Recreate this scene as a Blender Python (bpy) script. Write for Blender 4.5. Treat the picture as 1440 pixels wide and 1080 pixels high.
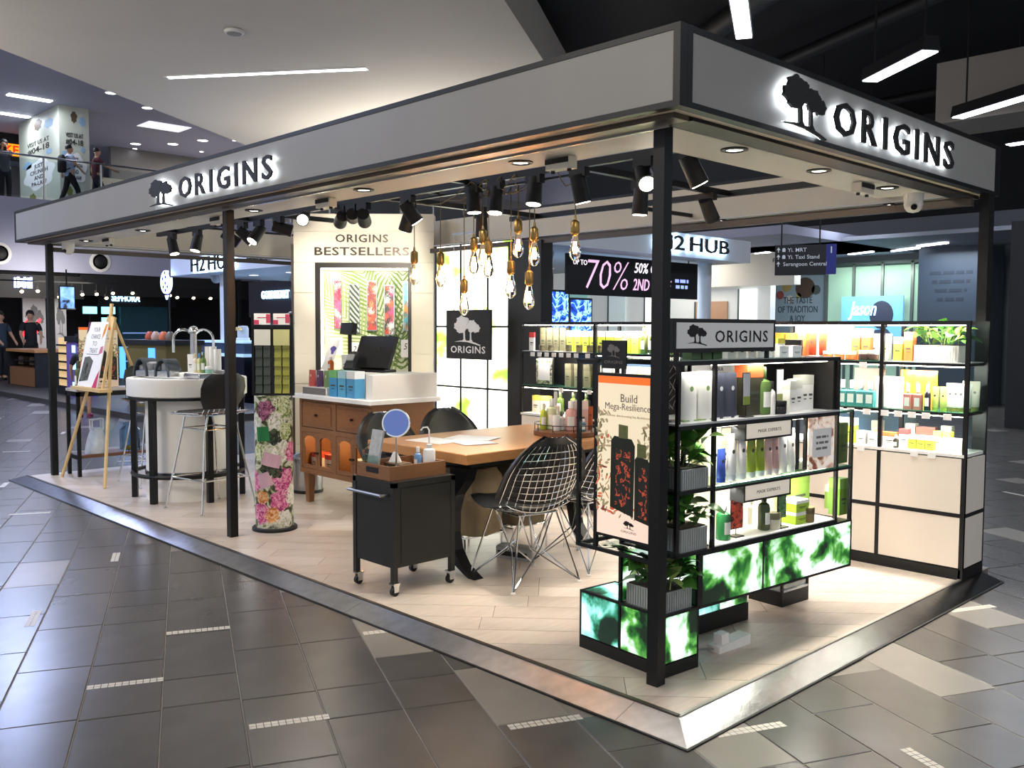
import bpy, math, random
from mathutils import Vector, Matrix, Euler
random.seed(7)
scene = bpy.context.scene
for o in list(bpy.data.objects): bpy.data.objects.remove(o)
C = bpy.data.collections.new('scene'); scene.collection.children.link(C)
PI = math.pi

# ------------------------------------------------------------------ camera
cd = bpy.data.cameras.new('camera'); cam = bpy.data.objects.new('camera', cd); C.objects.link(cam)
YAW, PIT, ROLL = 0.8031, 0.0603, 0.0042
fw = Vector((-math.sin(YAW)*math.cos(PIT), math.cos(YAW)*math.cos(PIT), -math.sin(PIT)))
r0 = Vector((math.cos(YAW), math.sin(YAW), 0)); u0 = r0.cross(fw)
rr = math.cos(ROLL)*r0 + math.sin(ROLL)*u0; uu = -math.sin(ROLL)*r0 + math.cos(ROLL)*u0
cam.matrix_world = Matrix(((rr.x, uu.x, -fw.x, 1.8083), (rr.y, uu.y, -fw.y, -2.5906), (rr.z, uu.z, -fw.z, 1.45), (0, 0, 0, 1)))
cd.sensor_width = 36; cd.lens = 36*1298.17/1440; cd.clip_start = .05; cd.clip_end = 300
scene.camera = cam

# ------------------------------------------------------------------ world, exposure, mall lighting
W = bpy.data.worlds.new('world'); scene.world = W; W.use_nodes = True
W.node_tree.nodes['Background'].inputs[0].default_value = (.68, .70, .76, 1)
W.node_tree.nodes['Background'].inputs[1].default_value = .80
vs = scene.view_settings
vs.view_transform = 'Standard'; vs.look = 'None'; vs.gamma = 1; vs.use_curve_mapping = False
vs.exposure = 0.38
WARM = (1, .86, .66); NEUT = (1, .93, .83); COOL = (.80, .88, 1)
def light(kind, loc, energy, color=(1,1,1), size=.1, aim=None, spot=60, blend=.5, sizey=None, name='lamp_light', parent=None):
    l = bpy.data.lights.new(name, kind); l.energy = energy; l.color = color
    if kind == 'AREA':
        l.size = size
        if sizey: l.shape = 'RECTANGLE'; l.size_y = sizey
    else: l.shadow_soft_size = size
    if kind == 'SPOT': l.spot_size = math.radians(spot); l.spot_blend = blend
    o = bpy.data.objects.new(name, l); C.objects.link(o); o.location = loc
    if aim is not None:
        o.rotation_euler = (Vector(aim)-Vector(loc)).to_track_quat('-Z', 'Y').to_euler()
    if parent is not None: o.parent = parent; o.matrix_parent_inverse = parent.matrix_world.inverted()
    return o
# rows of ceiling luminaires of the mall (the hall goes on behind and beside the camera)
for (x, y, z, e, c) in [(-9, -2.5, 4.9, 190, (.50,.62,1)), (-4.5, -5.5, 4.9, 150, NEUT), (2, -7, 4.9, 150, NEUT), (-15, 2, 4.9, 260, (.50,.60,1)),
                        (-19, 6, 2.9, 60, (.55,.65,1)), (3.0, 2.5, 4.1, 40, COOL), (6, -2, 4.1, 60, NEUT), (-22, 0, 2.9, 60, (.55,.65,1))]:
    light('AREA', (x, y, z), e, c, 1.6, aim=(x, y, 0), sizey=.4, name='mall_ceiling_lamp')

# unseen uplights, added only to brighten the plaster ceiling
for (x, y, z, e) in [(-11.5,8,3.0,150), (-4.5,-6.5,2.7,170), (-12.5,-2.5,2.7,170)]:
    light('AREA', (x, y, z), e, NEUT, 3.5, aim=(x, y, 9), sizey=2., name='added_ceiling_fill')

# ------------------------------------------------------------------ helpers
def lin(c):
    return tuple(((v/255)/12.92 if v/255 <= .04045 else ((v/255+.055)/1.055)**2.4) for v in c)
MATS = {}
def mat(name, col, rough=.5, metal=0., var=.05, scale=9., em=0., emcol=None, trans=0., alpha=1., bump=0., bscale=60., stretch=None, ior=1.45, coat=0.):
    if name in MATS: return MATS[name]
    m = bpy.data.materials.new(name); m.use_nodes = True; nt = m.node_tree; N = nt.nodes; L = nt.links
    p = N['Principled BSDF']; c = lin(col)
    p.inputs['Roughness'].default_value = rough; p.inputs['Metallic'].default_value = metal
    p.inputs['Base Color'].default_value = (*c, 1)
    p.inputs['IOR'].default_value = ior
    if coat: p.inputs['Coat Weight'].default_value = coat
    if trans: p.inputs['Transmission Weight'].default_value = trans
    if alpha < 1: p.inputs['Alpha'].default_value = alpha
    if em:
        p.inputs['Emission Color'].default_value = (*(lin(emcol) if emcol else c), 1); p.inputs['Emission Strength'].default_value = em
    if var or bump:
        tc = N.new('ShaderNodeTexCoord'); mp = N.new('ShaderNodeMapping'); L.new(tc.outputs['Object'], mp.inputs[0])
        if stretch: mp.inputs['Scale'].default_value = stretch
        nz = N.new('ShaderNodeTexNoise'); nz.inputs['Scale'].default_value = scale; nz.inputs['Detail'].default_value = 3
        L.new(mp.outputs[0], nz.inputs[0])
        if var:
            rp = N.new('ShaderNodeValToRGB'); L.new(nz.outputs[0], rp.inputs[0])
            rp.color_ramp.elements[0].position = .3; rp.color_ramp.elements[1].position = .7
            rp.color_ramp.elements[0].color = (*[v*(1-var) for v in c], 1); rp.color_ramp.elements[1].color = (*[min(1, v*(1+var)) for v in c], 1)
            L.new(rp.outputs[0], p.inputs['Base Color'])
        if bump:
            n2 = N.new('ShaderNodeTexNoise'); n2.inputs['Scale'].default_value = bscale; L.new(mp.outputs[0], n2.inputs[0])
            b = N.new('ShaderNodeBump'); b.inputs['Strength'].default_value = bump; b.inputs['Distance'].default_value = .01
            L.new(n2.outputs[0], b.inputs['Height']); L.new(b.outputs[0], p.inputs['Normal'])
    MATS[name] = m; return m
def ramp_mat(name, stops, kind='noise', scale=4., em=0., rough=.4, detail=3., distort=.6, stretch=(1,1,1), rot=(0,0,0), world=False, em_gain=None):
    """printed or backlit picture: a procedural texture through a colour ramp"""
    if name in MATS: return MATS[name]
    m = bpy.data.materials.new(name); m.use_nodes = True; nt = m.node_tree; N = nt.nodes; L = nt.links; p = N['Principled BSDF']
    tc = N.new('ShaderNodeTexCoord'); mp = N.new('ShaderNodeMapping'); mp.inputs['Scale'].default_value = stretch; mp.inputs['Rotation'].default_value = rot
    if world:
        g = N.new('ShaderNodeNewGeometry'); L.new(g.outputs['Position'], mp.inputs[0])
    else: L.new(tc.outputs['Object'], mp.inputs[0])
    if kind == 'voronoi':
        t = N.new('ShaderNodeTexVoronoi'); t.inputs['Scale'].default_value = scale
        wz = N.new('ShaderNodeTexNoise'); wz.inputs['Scale'].default_value = scale*.9
        ad = N.new('ShaderNodeVectorMath'); ad.operation = 'MULTIPLY_ADD'; ad.inputs[1].default_value = (distort*.2,)*3
        L.new(wz.outputs['Color'], ad.inputs[0]); L.new(mp.outputs[0], ad.inputs[2]); L.new(ad.outputs[0], t.inputs['Vector'])
        sp = N.new('ShaderNodeSeparateColor'); L.new(t.outputs['Color'], sp.inputs[0]); out = sp.outputs[0]
        ds = t.outputs['Distance']
    elif kind == 'wave':
        t = N.new('ShaderNodeTexWave'); t.inputs['Scale'].default_value = scale; t.inputs['Distortion'].default_value = distort; t.inputs['Detail'].default_value = detail
        L.new(mp.outputs[0], t.inputs[0]); out = t.outputs['Fac']; ds = None
    else:
        t = N.new('ShaderNodeTexNoise'); t.inputs['Scale'].default_value = scale; t.inputs['Detail'].default_value = detail; t.inputs['Distortion'].default_value = distort
        L.new(mp.outputs[0], t.inputs[0]); out = t.outputs[0]; ds = None
    rp = N.new('ShaderNodeValToRGB'); L.new(out, rp.inputs[0]); cr = rp.color_ramp
    while len(cr.elements) > 1: cr.elements.remove(cr.elements[-1])
    for i, (pos, col) in enumerate(stops):
        e = cr.elements[0] if i == 0 else cr.elements.new(pos)
        e.position = pos; e.color = (*lin(col), 1)
    if kind == 'voronoi': cr.interpolation = 'CONSTANT'
    src = rp.outputs[0]
    if ds is not None:
        mx = N.new('ShaderNodeMix'); mx.data_type = 'RGBA'; mx.blend_type = 'MULTIPLY'; mx.inputs[0].default_value = .55
        r2 = N.new('ShaderNodeValToRGB'); r2.color_ramp.elements[0].color = (1,1,1,1); r2.color_ramp.elements[1].color = (.35,.3,.3,1); r2.color_ramp.elements[1].position = .9
        L.new(ds, r2.inputs[0]); L.new(src, mx.inputs[6]); L.new(r2.outputs[0], mx.inputs[7]); src = mx.outputs[2]
    L.new(src, p.inputs['Base Color']); p.inputs['Roughness'].default_value = rough
    if em: L.new(src, p.inputs['Emission Color']); p.inputs['Emission Strength'].default_value = em
    MATS[name] = m; return m

class B:
    """collects shapes; build() links them as ONE mesh object"""
    def __init__(s): s.v = []; s.f = []
    def add(s, vs_, fs):
        n = len(s.v); s.v += [tuple(v) for v in vs_]; s.f += [tuple(i+n for i in f) for f in fs]; return s
    def box(s, x0, x1, y0, y1, z0, z1):
        return s.add([(x0,y0,z0),(x1,y0,z0),(x1,y1,z0),(x0,y1,z0),(x0,y0,z1),(x1,y0,z1),(x1,y1,z1),(x0,y1,z1)],
                     [(0,3,2,1),(4,5,6,7),(0,1,5,4),(1,2,6,5),(2,3,7,6),(3,0,4,7)])
    def bbox(s, x0, x1, y0, y1, z0, z1, b=.01):
        """box with chamfered vertical and top edges"""
        def ring(i, z): return [(x0+i+b,y0+i,z),(x1-i-b,y0+i,z),(x1-i,y0+i+b,z),(x1-i,y1-i-b,z),(x1-i-b,y1-i,z),(x0+i+b,y1-i,z),(x0+i,y1-i-b,z),(x0+i,y0+i+b,z)]
        v = ring(0,z0)+ring(0,z1-b)+ring(b,z1); f = [tuple(range(7,-1,-1)), tuple(range(16,24))]
        for k in (0, 8):
            for i in range(8): f.append((k+i, k+(i+1)%8, k+8+(i+1)%8, k+8+i))
        return s.add(v, f)
    def obox(s, c, sz, M):
        c = Vector(c); vs_ = []
        for z in (-1,1):
            for (x, y) in ((-1,-1),(1,-1),(1,1),(-1,1)):
                vs_.append(c + M @ Vector((x*sz[0]/2, y*sz[1]/2, z*sz[2]/2)))
        return s.add(vs_, [(0,3,2,1),(4,5,6,7),(0,1,5,4),(1,2,6,5),(2,3,7,6),(3,0,4,7)])
    def cyl(s, p, q, ra, rb=None, n=12, cap=True):
        p = Vector(p); q = Vector(q); rb = ra if rb is None else rb; d = (q-p).normalized()
        a = d.orthogonal().normalized(); b = d.cross(a); vs_ = []
        for (c_, r_) in ((p, ra), (q, rb)):
            for i in range(n):
                t = 2*PI*i/n; vs_.append(c_ + (a*math.cos(t)+b*math.sin(t))*r_)
        f = [(i, (i+1)%n, n+(i+1)%n, n+i) for i in range(n)]
        if cap: f += [tuple(range(n-1,-1,-1)), tuple(range(n, 2*n))]
        return s.add(vs_, f)
    def tube(s, pts, r, n=6, closed=False):
        pts = [Vector(p) for p in pts]; m = len(pts); vs_ = []; pa = None
        for i, p in enumerate(pts):
            a_ = pts[i-1] if (i > 0 or closed) else pts[0]; b_ = pts[(i+1) % m] if (i < m-1 or closed) else pts[-1]
            d = (b_-a_).normalized() if (b_-a_).length > 1e-9 else Vector((0,0,1))
            if pa is None: a = d.orthogonal().normalized()
            else:
                a = pa - d*pa.dot(d); a = a.normalized() if a.length > 1e-6 else d.orthogonal().normalized()
            pa = a; b = d.cross(a); rad = r[i] if isinstance(r, (list, tuple)) else r
            for k in range(n):
                t = 2*PI*k/n; vs_.append(p + (a*math.cos(t)+b*math.sin(t))*rad)
        f = []
        for i in range(m if closed else m-1):
            j = (i+1) % m
            for k in range(n): f.append((i*n+k, i*n+(k+1)%n, j*n+(k+1)%n, j*n+k))
        if not closed: f += [tuple(range(n-1,-1,-1)), tuple((m-1)*n+k for k in range(n))]
        return s.add(vs_, f)
    def lathe(s, prof, c=(0,0,0), n=20, sx=1., sy=1.):
        vs_ = []
        for (r, z) in prof:
            for i in range(n):
                t = 2*PI*i/n; vs_.append((c[0]+r*sx*math.cos(t), c[1]+r*sy*math.sin(t), c[2]+z))
        f = []
        for k in range(len(prof)-1):
            for i in range(n): f.append((k*n+i, k*n+(i+1)%n, (k+1)*n+(i+1)%n, (k+1)*n+i))
        f += [tuple(range(n-1,-1,-1)), tuple((len(prof)-1)*n+i for i in range(n))]
        return s.add(vs_, f)
    def prism(s, poly, h0, h1, O=(0,0,0), U=(1,0,0), V=(0,1,0)):
        """extrude a 2D outline given in the frame O,U,V along U x V"""
        O = Vector(O); U = Vector(U); V = Vector(V); Wn = U.cross(V); n = len(poly)
        vs_ = [O+U*x+V*y+Wn*h for h in (h0, h1) for (x, y) in poly]
        return s.add(vs_, [tuple(range(n-1,-1,-1)), tuple(range(n,2*n))] + [(i,(i+1)%n,n+(i+1)%n,n+i) for i in range(n)])
    def quad(s, a, b, c, d): return s.add([a,b,c,d], [(0,1,2,3)])
    def mesh(s, name, m, smooth=False):
        me = bpy.data.meshes.new(name); me.from_pydata([tuple(v) for v in s.v], [], s.f); me.update()
        if m is not None: me.materials.append(m)
        if smooth:
            me.polygons.foreach_set('use_smooth', [True]*len(me.polygons))
            try: me.set_sharp_from_angle(angle=math.radians(40))
            except Exception: pass
        return me
    def build(s, name, m, parent=None, smooth=False):
        return put(name, s.mesh(name, m, smooth), parent)
def put(name, me, parent=None, loc=None, rz=None, scale=None):
    o = bpy.data.objects.new(name, me); C.objects.link(o)
    if loc is not None: o.location = loc
    if rz is not None: o.rotation_euler = (0, 0, rz)
    if scale is not None: o.scale = scale
    if parent is not None: o.parent = parent
    return o
def tag(o, label, cat, group=None):
    if len(label.split()) > 16 or len(label.split()) < 4: print('LONG', label)
    o['label'] = label; o['category'] = cat
    if group: o['group'] = group
    return o
def thing(name, label, cat, loc=(0,0,0), rz=0, group=None):
    o = bpy.data.objects.new(name, None); C.objects.link(o); o.empty_display_size = .05
    o.location = loc; o.rotation_euler = (0, 0, rz); return tag(o, label, cat, group)
def struct(name, b, m, parent=None, smooth=False):
    o = b.build(name, m, parent, smooth)
    if parent is None: o['kind'] = 'structure'
    return o
def dup(root, loc, rz, label, group=None):
    r = root.copy(); C.objects.link(r); r.location = loc; r.rotation_euler = (0, 0, rz); r['label'] = label
    if group: r['group'] = group
    for ch in list(root.children):
        c_ = ch.copy(); C.objects.link(c_); c_.parent = r
        for g in list(ch.children):
            d = g.copy(); C.objects.link(d); d.parent = c_
    return r
TXT = {}
def text_bm(s, size, extrude=.001, bold=0., align='CENTER', shear=0., spacing=1.):
    """a B() with the extruded letters, lying in XY, facing +Z, base on z=0"""
    key = (s, size, extrude, bold, align, shear, spacing)
    if key not in TXT:
        cu = bpy.data.curves.new('lettering', 'FONT'); cu.body = s; cu.size = size; cu.extrude = extrude; cu.offset = bold
        cu.align_x = align; cu.align_y = 'CENTER'; cu.shear = shear; cu.space_character = spacing; cu.resolution_u = 2
        o = bpy.data.objects.new('lettering', cu); C.objects.link(o)
        bpy.context.view_layer.update()
        me = bpy.data.meshes.new_from_object(o.evaluated_get(bpy.context.evaluated_depsgraph_get()))
        TXT[key] = ([tuple(v.co) for v in me.vertices], [tuple(p.vertices) for p in me.polygons])
        bpy.data.objects.remove(o); bpy.data.meshes.remove(me); bpy.data.curves.remove(cu)
    return TXT[key]
def text(name, s, size, O, U, V, m, parent=None, extrude=.001, bold=0., align='CENTER', fit=None, shear=0., spacing=1.):
    """letters standing on plane O,U,V (unit vectors); fit=(width,height) stretches them to that size"""
    vs_, fs = text_bm(s, size, extrude, bold, align, shear, spacing)
    sx = sy = 1
    xs = [v[0] for v in vs_]; ys = [v[1] for v in vs_]; cx = cy = 0
    if fit:
        sx = fit[0]/(max(xs)-min(xs)); sy = fit[1]/(max(ys)-min(ys)); cx = (max(xs)+min(xs))/2; cy = (max(ys)+min(ys))/2
    O = Vector(O); U = Vector(U).normalized(); V = Vector(V).normalized(); Wn = U.cross(V)
    b = B(); b.add([O + U*((v[0]-cx)*sx) + V*((v[1]-cy)*sy) + Wn*(v[2]+extrude) for v in vs_], fs)
    return b.build(name, m, parent)
def tree_polys():
    """outlines of the two-tree emblem, in a box about 1 wide and 1 high: crowns, trunks, ground stroke"""
    rnd = random.Random(3); out = []
    def crown(cx, cy, rx, ry, n=34, k=7):
        return [(cx+math.cos(t)*rx*(1+.09*math.sin(k*t+cx*9)+.05*math.sin(13*t)+.03*rnd.uniform(-1,1)), cy+math.sin(t)*ry*(1+.09*math.sin(k*t+cx*9)+.05*math.sin(13*t))) for t in [2*PI*i/n for i in range(n)]]
    for (cx, cy, rx, ry) in ((.30,.74,.20,.22),(.20,.60,.18,.17),(.36,.56,.14,.14),(.26,.44,.14,.09),(.48,.80,.09,.10),(.68,.64,.16,.17),(.82,.52,.15,.15),(.66,.47,.11,.09),(.52,.58,.08,.07)): out.append(crown(cx, cy, rx, ry))
    out.append([(.36,.5),(.42,.5),(.435,.14),(.50,.05),(.30,.05),(.375,.14)])
    out.append([(.61,.45),(.655,.45),(.665,.13),(.73,.03),(.56,.05),(.61,.13)])
    out.append([(.02,.04),(.28,.09),(.55,.085),(.80,.02),(1.0,-.06),(.97,-.09),(.78,-.03),(.52,.035),(.28,.05)])
    return out
def emblem(name, O, U, V, w, h, m, parent=None, d0=0., d1=.001):
    b = B()
    for i, poly in enumerate(tree_polys()): b.prism([((x-.5)*w, (y-.45)*h) for x, y in poly], d0, d1+i*.00004, O, U, V)
    return b.build(name, m, parent)

def text_dashes(name, O, U, V, w, h, m, parent, d=.001, seed=0):
    """a line of print too small to read: word-long strokes"""
    O = Vector(O); U = Vector(U).normalized(); V = Vector(V).normalized(); rd = random.Random(seed); b = B(); x = -w/2
    while x < w/2-.001:
        l_ = min(w/2-x, h*rd.uniform(1.2,4.)); b.prism([(x,-h/2),(x+l_,-h/2),(x+l_,h/2),(x,h/2)], 0, d, O, U, V); x += l_+h*.7
    o = b.build(name, m, parent); o['kind'] = 'stuff'; return o
# ------------------------------------------------------------------ shared materials
BLK = mat('black powder-coated steel', (24,25,27), .38, .3, .12, 30)
BLK2 = mat('matt black plastic', (20,20,22), .55, 0, .1, 30)
BRONZE = mat('brown anodised aluminium', (92,84,76), .38, .7, .06, 6, stretch=(1,30,30))
CREAM = mat('cream painted panel', (226,217,198), .55, 0, .03, 3)
WHITE = mat('white painted panel', (238,236,230), .45, 0, .02, 3)
GREYP = mat('grey fascia panel', (150,148,144), .45, .1, .03, 2.5)
CHROME = mat('chrome', (225,228,230), .12, 1, 0)
STEEL = mat('brushed steel', (178,180,184), .22, 1, .10, 40, stretch=(1,25,1), bump=.04, bscale=140)
GLASS = mat('clear shelf glass', (222,240,234), .03, 0, 0, trans=1., ior=1.1)
GEDGE = mat('green glass edge', (60,120,98), .1, 0, .1, 10)
WOOD = mat('warm brown wood veneer', (134,92,60), .42, 0, .16, 14, stretch=(1,9,9))
WOODT = mat('honey oak table top', (186,132,80), .36, 0, .10, 10, stretch=(9,1,9))
WOODD = mat('dark walnut tray wood', (112,72,46), .45, 0, .15, 16, stretch=(1,8,8))
PINE = mat('pale pine wood', (222,190,134), .5, 0, .08, 14, stretch=(9,9,1))
PAPER = mat('white paper', (244,243,240), .7, 0, .015, 20)
INK = mat('black ink', (22,22,22), .6, 0, .05, 20)
GREYINK = mat('grey print', (120,116,112), .6, 0, .05, 20)
LED = mat('white led strip', (255,246,230), .5, 0, 0, em=14., emcol=(255,242,220))
HALO = mat('white backlight', (255,255,255), .5, 0, 0, em=7., emcol=(236,246,255))
COOLEM = mat('cool white luminaire', (245,248,255), .5, 0, 0, em=9., emcol=(236,240,255))

# ------------------------------------------------------------------ mall floor: stone tiles laid at an angle
TA = math.radians(155.6); e1 = Vector((math.cos(TA), math.sin(TA), 0)); e2 = Vector((math.cos(TA-PI/2), math.sin(TA-PI/2), 0))
fl = B(); fl.box(-45, 12, -12, 40, -.3, -.003)
floor = struct('floor', fl, mat('pale grout', (128,122,114), .7, 0, .1, 12))
TILE = [mat('slate grey tile %d' % k, c_, .27, 0, .13, 3.2, bump=.03, bscale=9) for k, c_ in enumerate([(86,82,78),(83,80,77),(89,85,81),(85,82,79)])]
TPALE = mat('pale grey tile', (136,130,122), .30, 0, .08, 4)
PW = .29; R0 = -2.005; G = .004
def inside_kiosk(p): return -7.62 < p.x < -.10 and .10 < p.y < 3.0
tiles = []
rt = random.Random(11)
for r in range(-75, 110):
    off = rt.choice((0., .29)) + .05*rt.random()
    a = -24.; v0 = R0 + PW*r
    while a < 34:
        ln = rt.choice((.58, .58, .58, .29))
        c_ = e1*(a+ln/2+off) + e2*(v0+PW/2)
        d_ = c_ - Vector((1.81,-2.59,0)); dep = d_.dot(fw)
        if dep > -1.5 and abs(d_.dot(rr)) < 1.2*max(dep,0)+4 and dep < 34 and not inside_kiosk(c_) and c_.y < 22 and c_.x > -30:
            seen = dep > .8 and abs(d_.dot(rr)) < .60*dep+.2
            tiles.append((dep if seen else 100+dep, a+off, v0, ln, rt.random()))
        a += ln
tiles.sort()
tmesh = {}
def tile_mesh(ln, mi):
    if (ln, mi) not in tmesh:
        b = B(); h = .0; x1 = ln-G; y1 = PW-G; c = .003
        b.add([(0,0,-.012),(x1,0,-.012),(x1,y1,-.012),(0,y1,-.012),(0,0,-c),(x1,0,-c),(x1,y1,-c),(0,y1,-c),(c,c,0),(x1-c,c,0),(x1-c,y1-c,0),(c,y1-c,0)],
              [(0,1,5,4),(1,2,6,5),(2,3,7,6),(3,0,4,7),(4,5,9,8),(5,6,10,9),(6,7,11,10),(7,4,8,11),(8,9,10,11)])
        tmesh[(ln, mi)] = b.mesh('tile', TPALE if mi == 4 else TILE[mi])
    return tmesh[(ln, mi)]
rotT = math.atan2(e1.y, e1.x)
far = [B(), B(), B(), B(), B()]
ey_ = Vector((-e1.y, e1.x, 0))           # local +y of a tile turned by rotT; equals -e2
for i, (dep, a, v0, ln, q) in enumerate(tiles):
    mi = 4 if q > .975 else int(q*4/.94)
    o = e1*a + e2*(v0+PW)
    if i < 300: put('tile', tile_mesh(ln, mi), floor, o, rotT)
    else:
        p = [o, o+e1*(ln-G), o+e1*(ln-G)+ey_*(PW-G), o+ey_*(PW-G)]
        far[mi].quad(*p)
for k, b in enumerate(far):
    if b.v: b.build('distant_tiles', TPALE if k == 4 else TILE[k], floor)['kind'] = 'stuff'
# white mosaic markers let into the floor
MOS = mat('white mosaic stone', (214,208,196), .4, 0, .08, 30)
def marker(a, v, n_, along, parent=floor):
    b = B(); D, Pn = (e1, e2) if along else (e2, e1)
    O = e1*a + e2*v
    for k in range(n_):
        for w in range(2):
            p = O + D*(k*.0264) + Pn*(w*.0235)
            b.add([p+Vector((0,0,.0008)), p+D*.0235+Vector((0,0,.0008)), p+D*.0235+Pn*.021+Vector((0,0,.0008)), p+Pn*.021+Vector((0,0,.0008))], [(0,1,2,3) if D.cross(Pn).z > 0 else (3,2,1,0)])
    o = b.build('mosaic_marker', MOS, parent); return o
for (a, v, n_, al) in [(1.85,-1.71,11,0),(1.25,-2.0,11,0),(.66,-1.41,11,0),(.35,-.52,11,0),(1.55,-.83,11,0),(5.19,-2.90,11,0),(2.20,-2.36,10,1),(3.41,-2.06,9,1),
                       (.92,2.10,11,0),(.05,.16,11,0),(-.47,.70,9,1),(-.35,1.55,9,1),(2.3,-3.2,11,0),(6.6,-3.2,10,1),(.2,3.6,11,0),(1.6,4.4,11,0),(3.3,5.3,10,1),(9.2,-3.6,11,0),(11.,-3.2,10,1),(8,-2.3,11,0)]:
    marker(a, v, n_, al)

# ------------------------------------------------------------------ kiosk platform: planks clipped to the rectangle, aluminium ramp round it
KX0, KX1, KY0, KY1 = -7.60, -.122, .122, 3.22
pf = B(); pf.box(KX0, KX1, KY0, KY1, -.01, .036)
plat = thing('kiosk_platform', 'raised kiosk floor of pale diagonal wood planks', 'floor'); plat['kind'] = 'structure'
pf.build('platform_base', mat('plank joint', (120,108,98), .6), plat)
def clip(poly, x0, x1, y0, y1):
    for (ax, lim, sg) in ((0,x0,1),(0,x1,-1),(1,y0,1),(1,y1,-1)):
        out = []
        for i in range(len(poly)):
            p, q = poly[i], poly[(i+1) % len(poly)]
            ip, iq = (p[ax]-lim)*sg >= 0, (q[ax]-lim)*sg >= 0
            if ip: out.append(p)
            if ip != iq:
                t = (lim-p[ax])/(q[ax]-p[ax]); out.append((p[0]+(q[0]-p[0])*t, p[1]+(q[1]-p[1])*t))
        poly = out
        if len(poly) < 3: return []
    return poly
PLK = [mat('pale greige wood plank %d' % k, c_, .34, 0, .07, 5, stretch=(9,1.2,1), bump=.02, bscale=30) for k, c_ in enumerate([(206,192,178),(198,183,169),(212,198,185),(203,188,173)])]
pa = math.radians(43); pd = Vector((math.cos(pa), math.sin(pa))); pn = Vector((-pd.y, pd.x)); k = 0
rp_ = random.Random(5)
for r in range(-4, 50):
    a = -9.0 - rp_.random()*1.2
    while a < 5:
        L0, L1, w0, w1 = a, a+1.2-.003, r*.185, r*.185+.182
        poly = [tuple(pd*p_+pn*q_) for p_, q_ in ((L0,w0),(L1,w0),(L1,w1),(L0,w1))]
        poly = clip(poly, KX0, KX1, KY0, KY1)
        if len(poly) >= 3:
            b = B(); b.prism(poly, .036, .040); b.build('plank', PLK[rp_.randrange(4)], plat); k += 1
        a += 1.2
RAMP = mat('scratched aluminium ramp', (172,173,176), .30, 1, .12, 18, stretch=(1,1,1), bump=.05, bscale=90)
RAMPD = mat('aluminium ramp toned against glare', (128,129,131), .24, 1, .12, 18, bump=.05, bscale=90)  # same aluminium, colour darkened to offset the glare on the right side
def ramp_piece(p, q, a, b_):
    """sloped plate from outer edge p-q (z 0) to inner edge a-b (z .043) with a small nose"""
    b = B(); up = Vector((0,0,.004)); P = [Vector(x) for x in (p, q, b_, a)]
    b.add([P[0],P[1],P[2],P[3],P[0]+up,P[1]+up,P[2]+up*.4,P[3]+up*.4], [(4,5,6,7),(0,1,5,4),(1,2,6,5),(3,0,4,7),(0,3,2,1),(2,3,7,6)])
    return b
rg = thing('aluminium_ramp', 'brushed aluminium edge ramp around the kiosk floor', 'ramp'); rg['kind'] = 'structure'
cuts = [0, -.32, -2.09, -4.05, -5.75, -7.69]
for i in range(5):
    x0, x1 = cuts[i], cuts[i+1]; i0 = x0 if i else -.122; i1 = x1 if i < 4 else -7.60
    g0 = -.002 if i else 0
    ramp_piece((x1,0,.0005),(x0+g0,0,.0005),(i1,.122,.043),(i0+g0,.122,.043)).build('ramp_plate', RAMP, rg)
cy = [0, .55, 1.45, 2.35, 3.09]
for i in range(4):
    y0, y1 = cy[i], cy[i+1]; i0 = y0 if i else .122
    ramp_piece((0,y0+(.002 if i else 0),.0005),(0,y1,.0005),(-.122,i0+(.002 if i else 0),.043),(-.122,y1,.043)).build('ramp_plate', RAMPD, rg)
bs = B(); bs.box(-7.70,-.0,-.012,-.001,-.002,.006); bs.box(.001,.012,-.012,3.09,-.002,.006); bs.build('rubber_edge', BLK2, rg)
br = B(); br.box(-7.60,-.125,.117,.135,.036,.050); br.build('threshold_strip', BRONZE, rg)
br = B(); br.box(-.135,-.117,.125,3.0,.036,.048); br.build('threshold_strip', mat('pale aluminium trim', (214,208,200), .3, .8, .04), rg)

# ------------------------------------------------------------------ kiosk posts and canopy
can = thing('kiosk_canopy', 'grey fascia canopy ring with black frame over the cosmetics kiosk', 'canopy')
FX0, FX1, FY0, FY1, ZB, ZT = -7.69, -.145, .102, 3.26, 2.231, 2.5185
def posts():
    b = None
    for (x0, x1, y0, y1, z1, nm) in [(-.403,-.350,.293,.345,2.222,'post'),(-3.955,-3.90,.305,.36,2.222,'post'),(-7.50,-7.445,.305,.36,2.222,'post'),(-.205,-.15,3.12,3.20,2.5,'post'),
                                     (-7.62,-7.55,3.06,3.13,2.222,'post')]:
        b = B(); b.box(x0,x1,y0,y1,.040,z1); b.build(nm, BLK, can)
posts()
t = .045; fr = .022
def fascia(axis, face, lo, hi, inward):
    """one side: panel behind a black border; axis 'x' runs along x at y=face"""
    pn_ = B(); bd = B(); inn = B()
    def add(b, l0, l1, d0, d1, z0, z1):
        d0, d1 = sorted((face+inward*d0, face+inward*d1))
        b.box(l0,l1,d0,d1,z0,z1) if axis == 'x' else b.box(d0,d1,l0,l1,z0,z1)
    add(pn_, lo+.03, hi-.03, .004, .02, ZB+fr, ZT-fr)
    for (l0, l1, z0, z1) in ((lo,hi,ZB,ZB+fr),(lo,hi,ZT-fr,ZT),(lo,lo+.03,ZB+fr,ZT-fr),(hi-.03,hi,ZB+fr,ZT-fr)): add(bd, l0, l1, 0, t, z0, z1)
    add(inn, lo+.03, hi-.03, t-.012, t, ZB+fr, ZT-fr)
    p_ = pn_.build('fascia_panel', GREYP, can); bd.build('fascia_frame', BLK, can); inn.build('inner_fascia', CREAM, can)
    return p_
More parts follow.
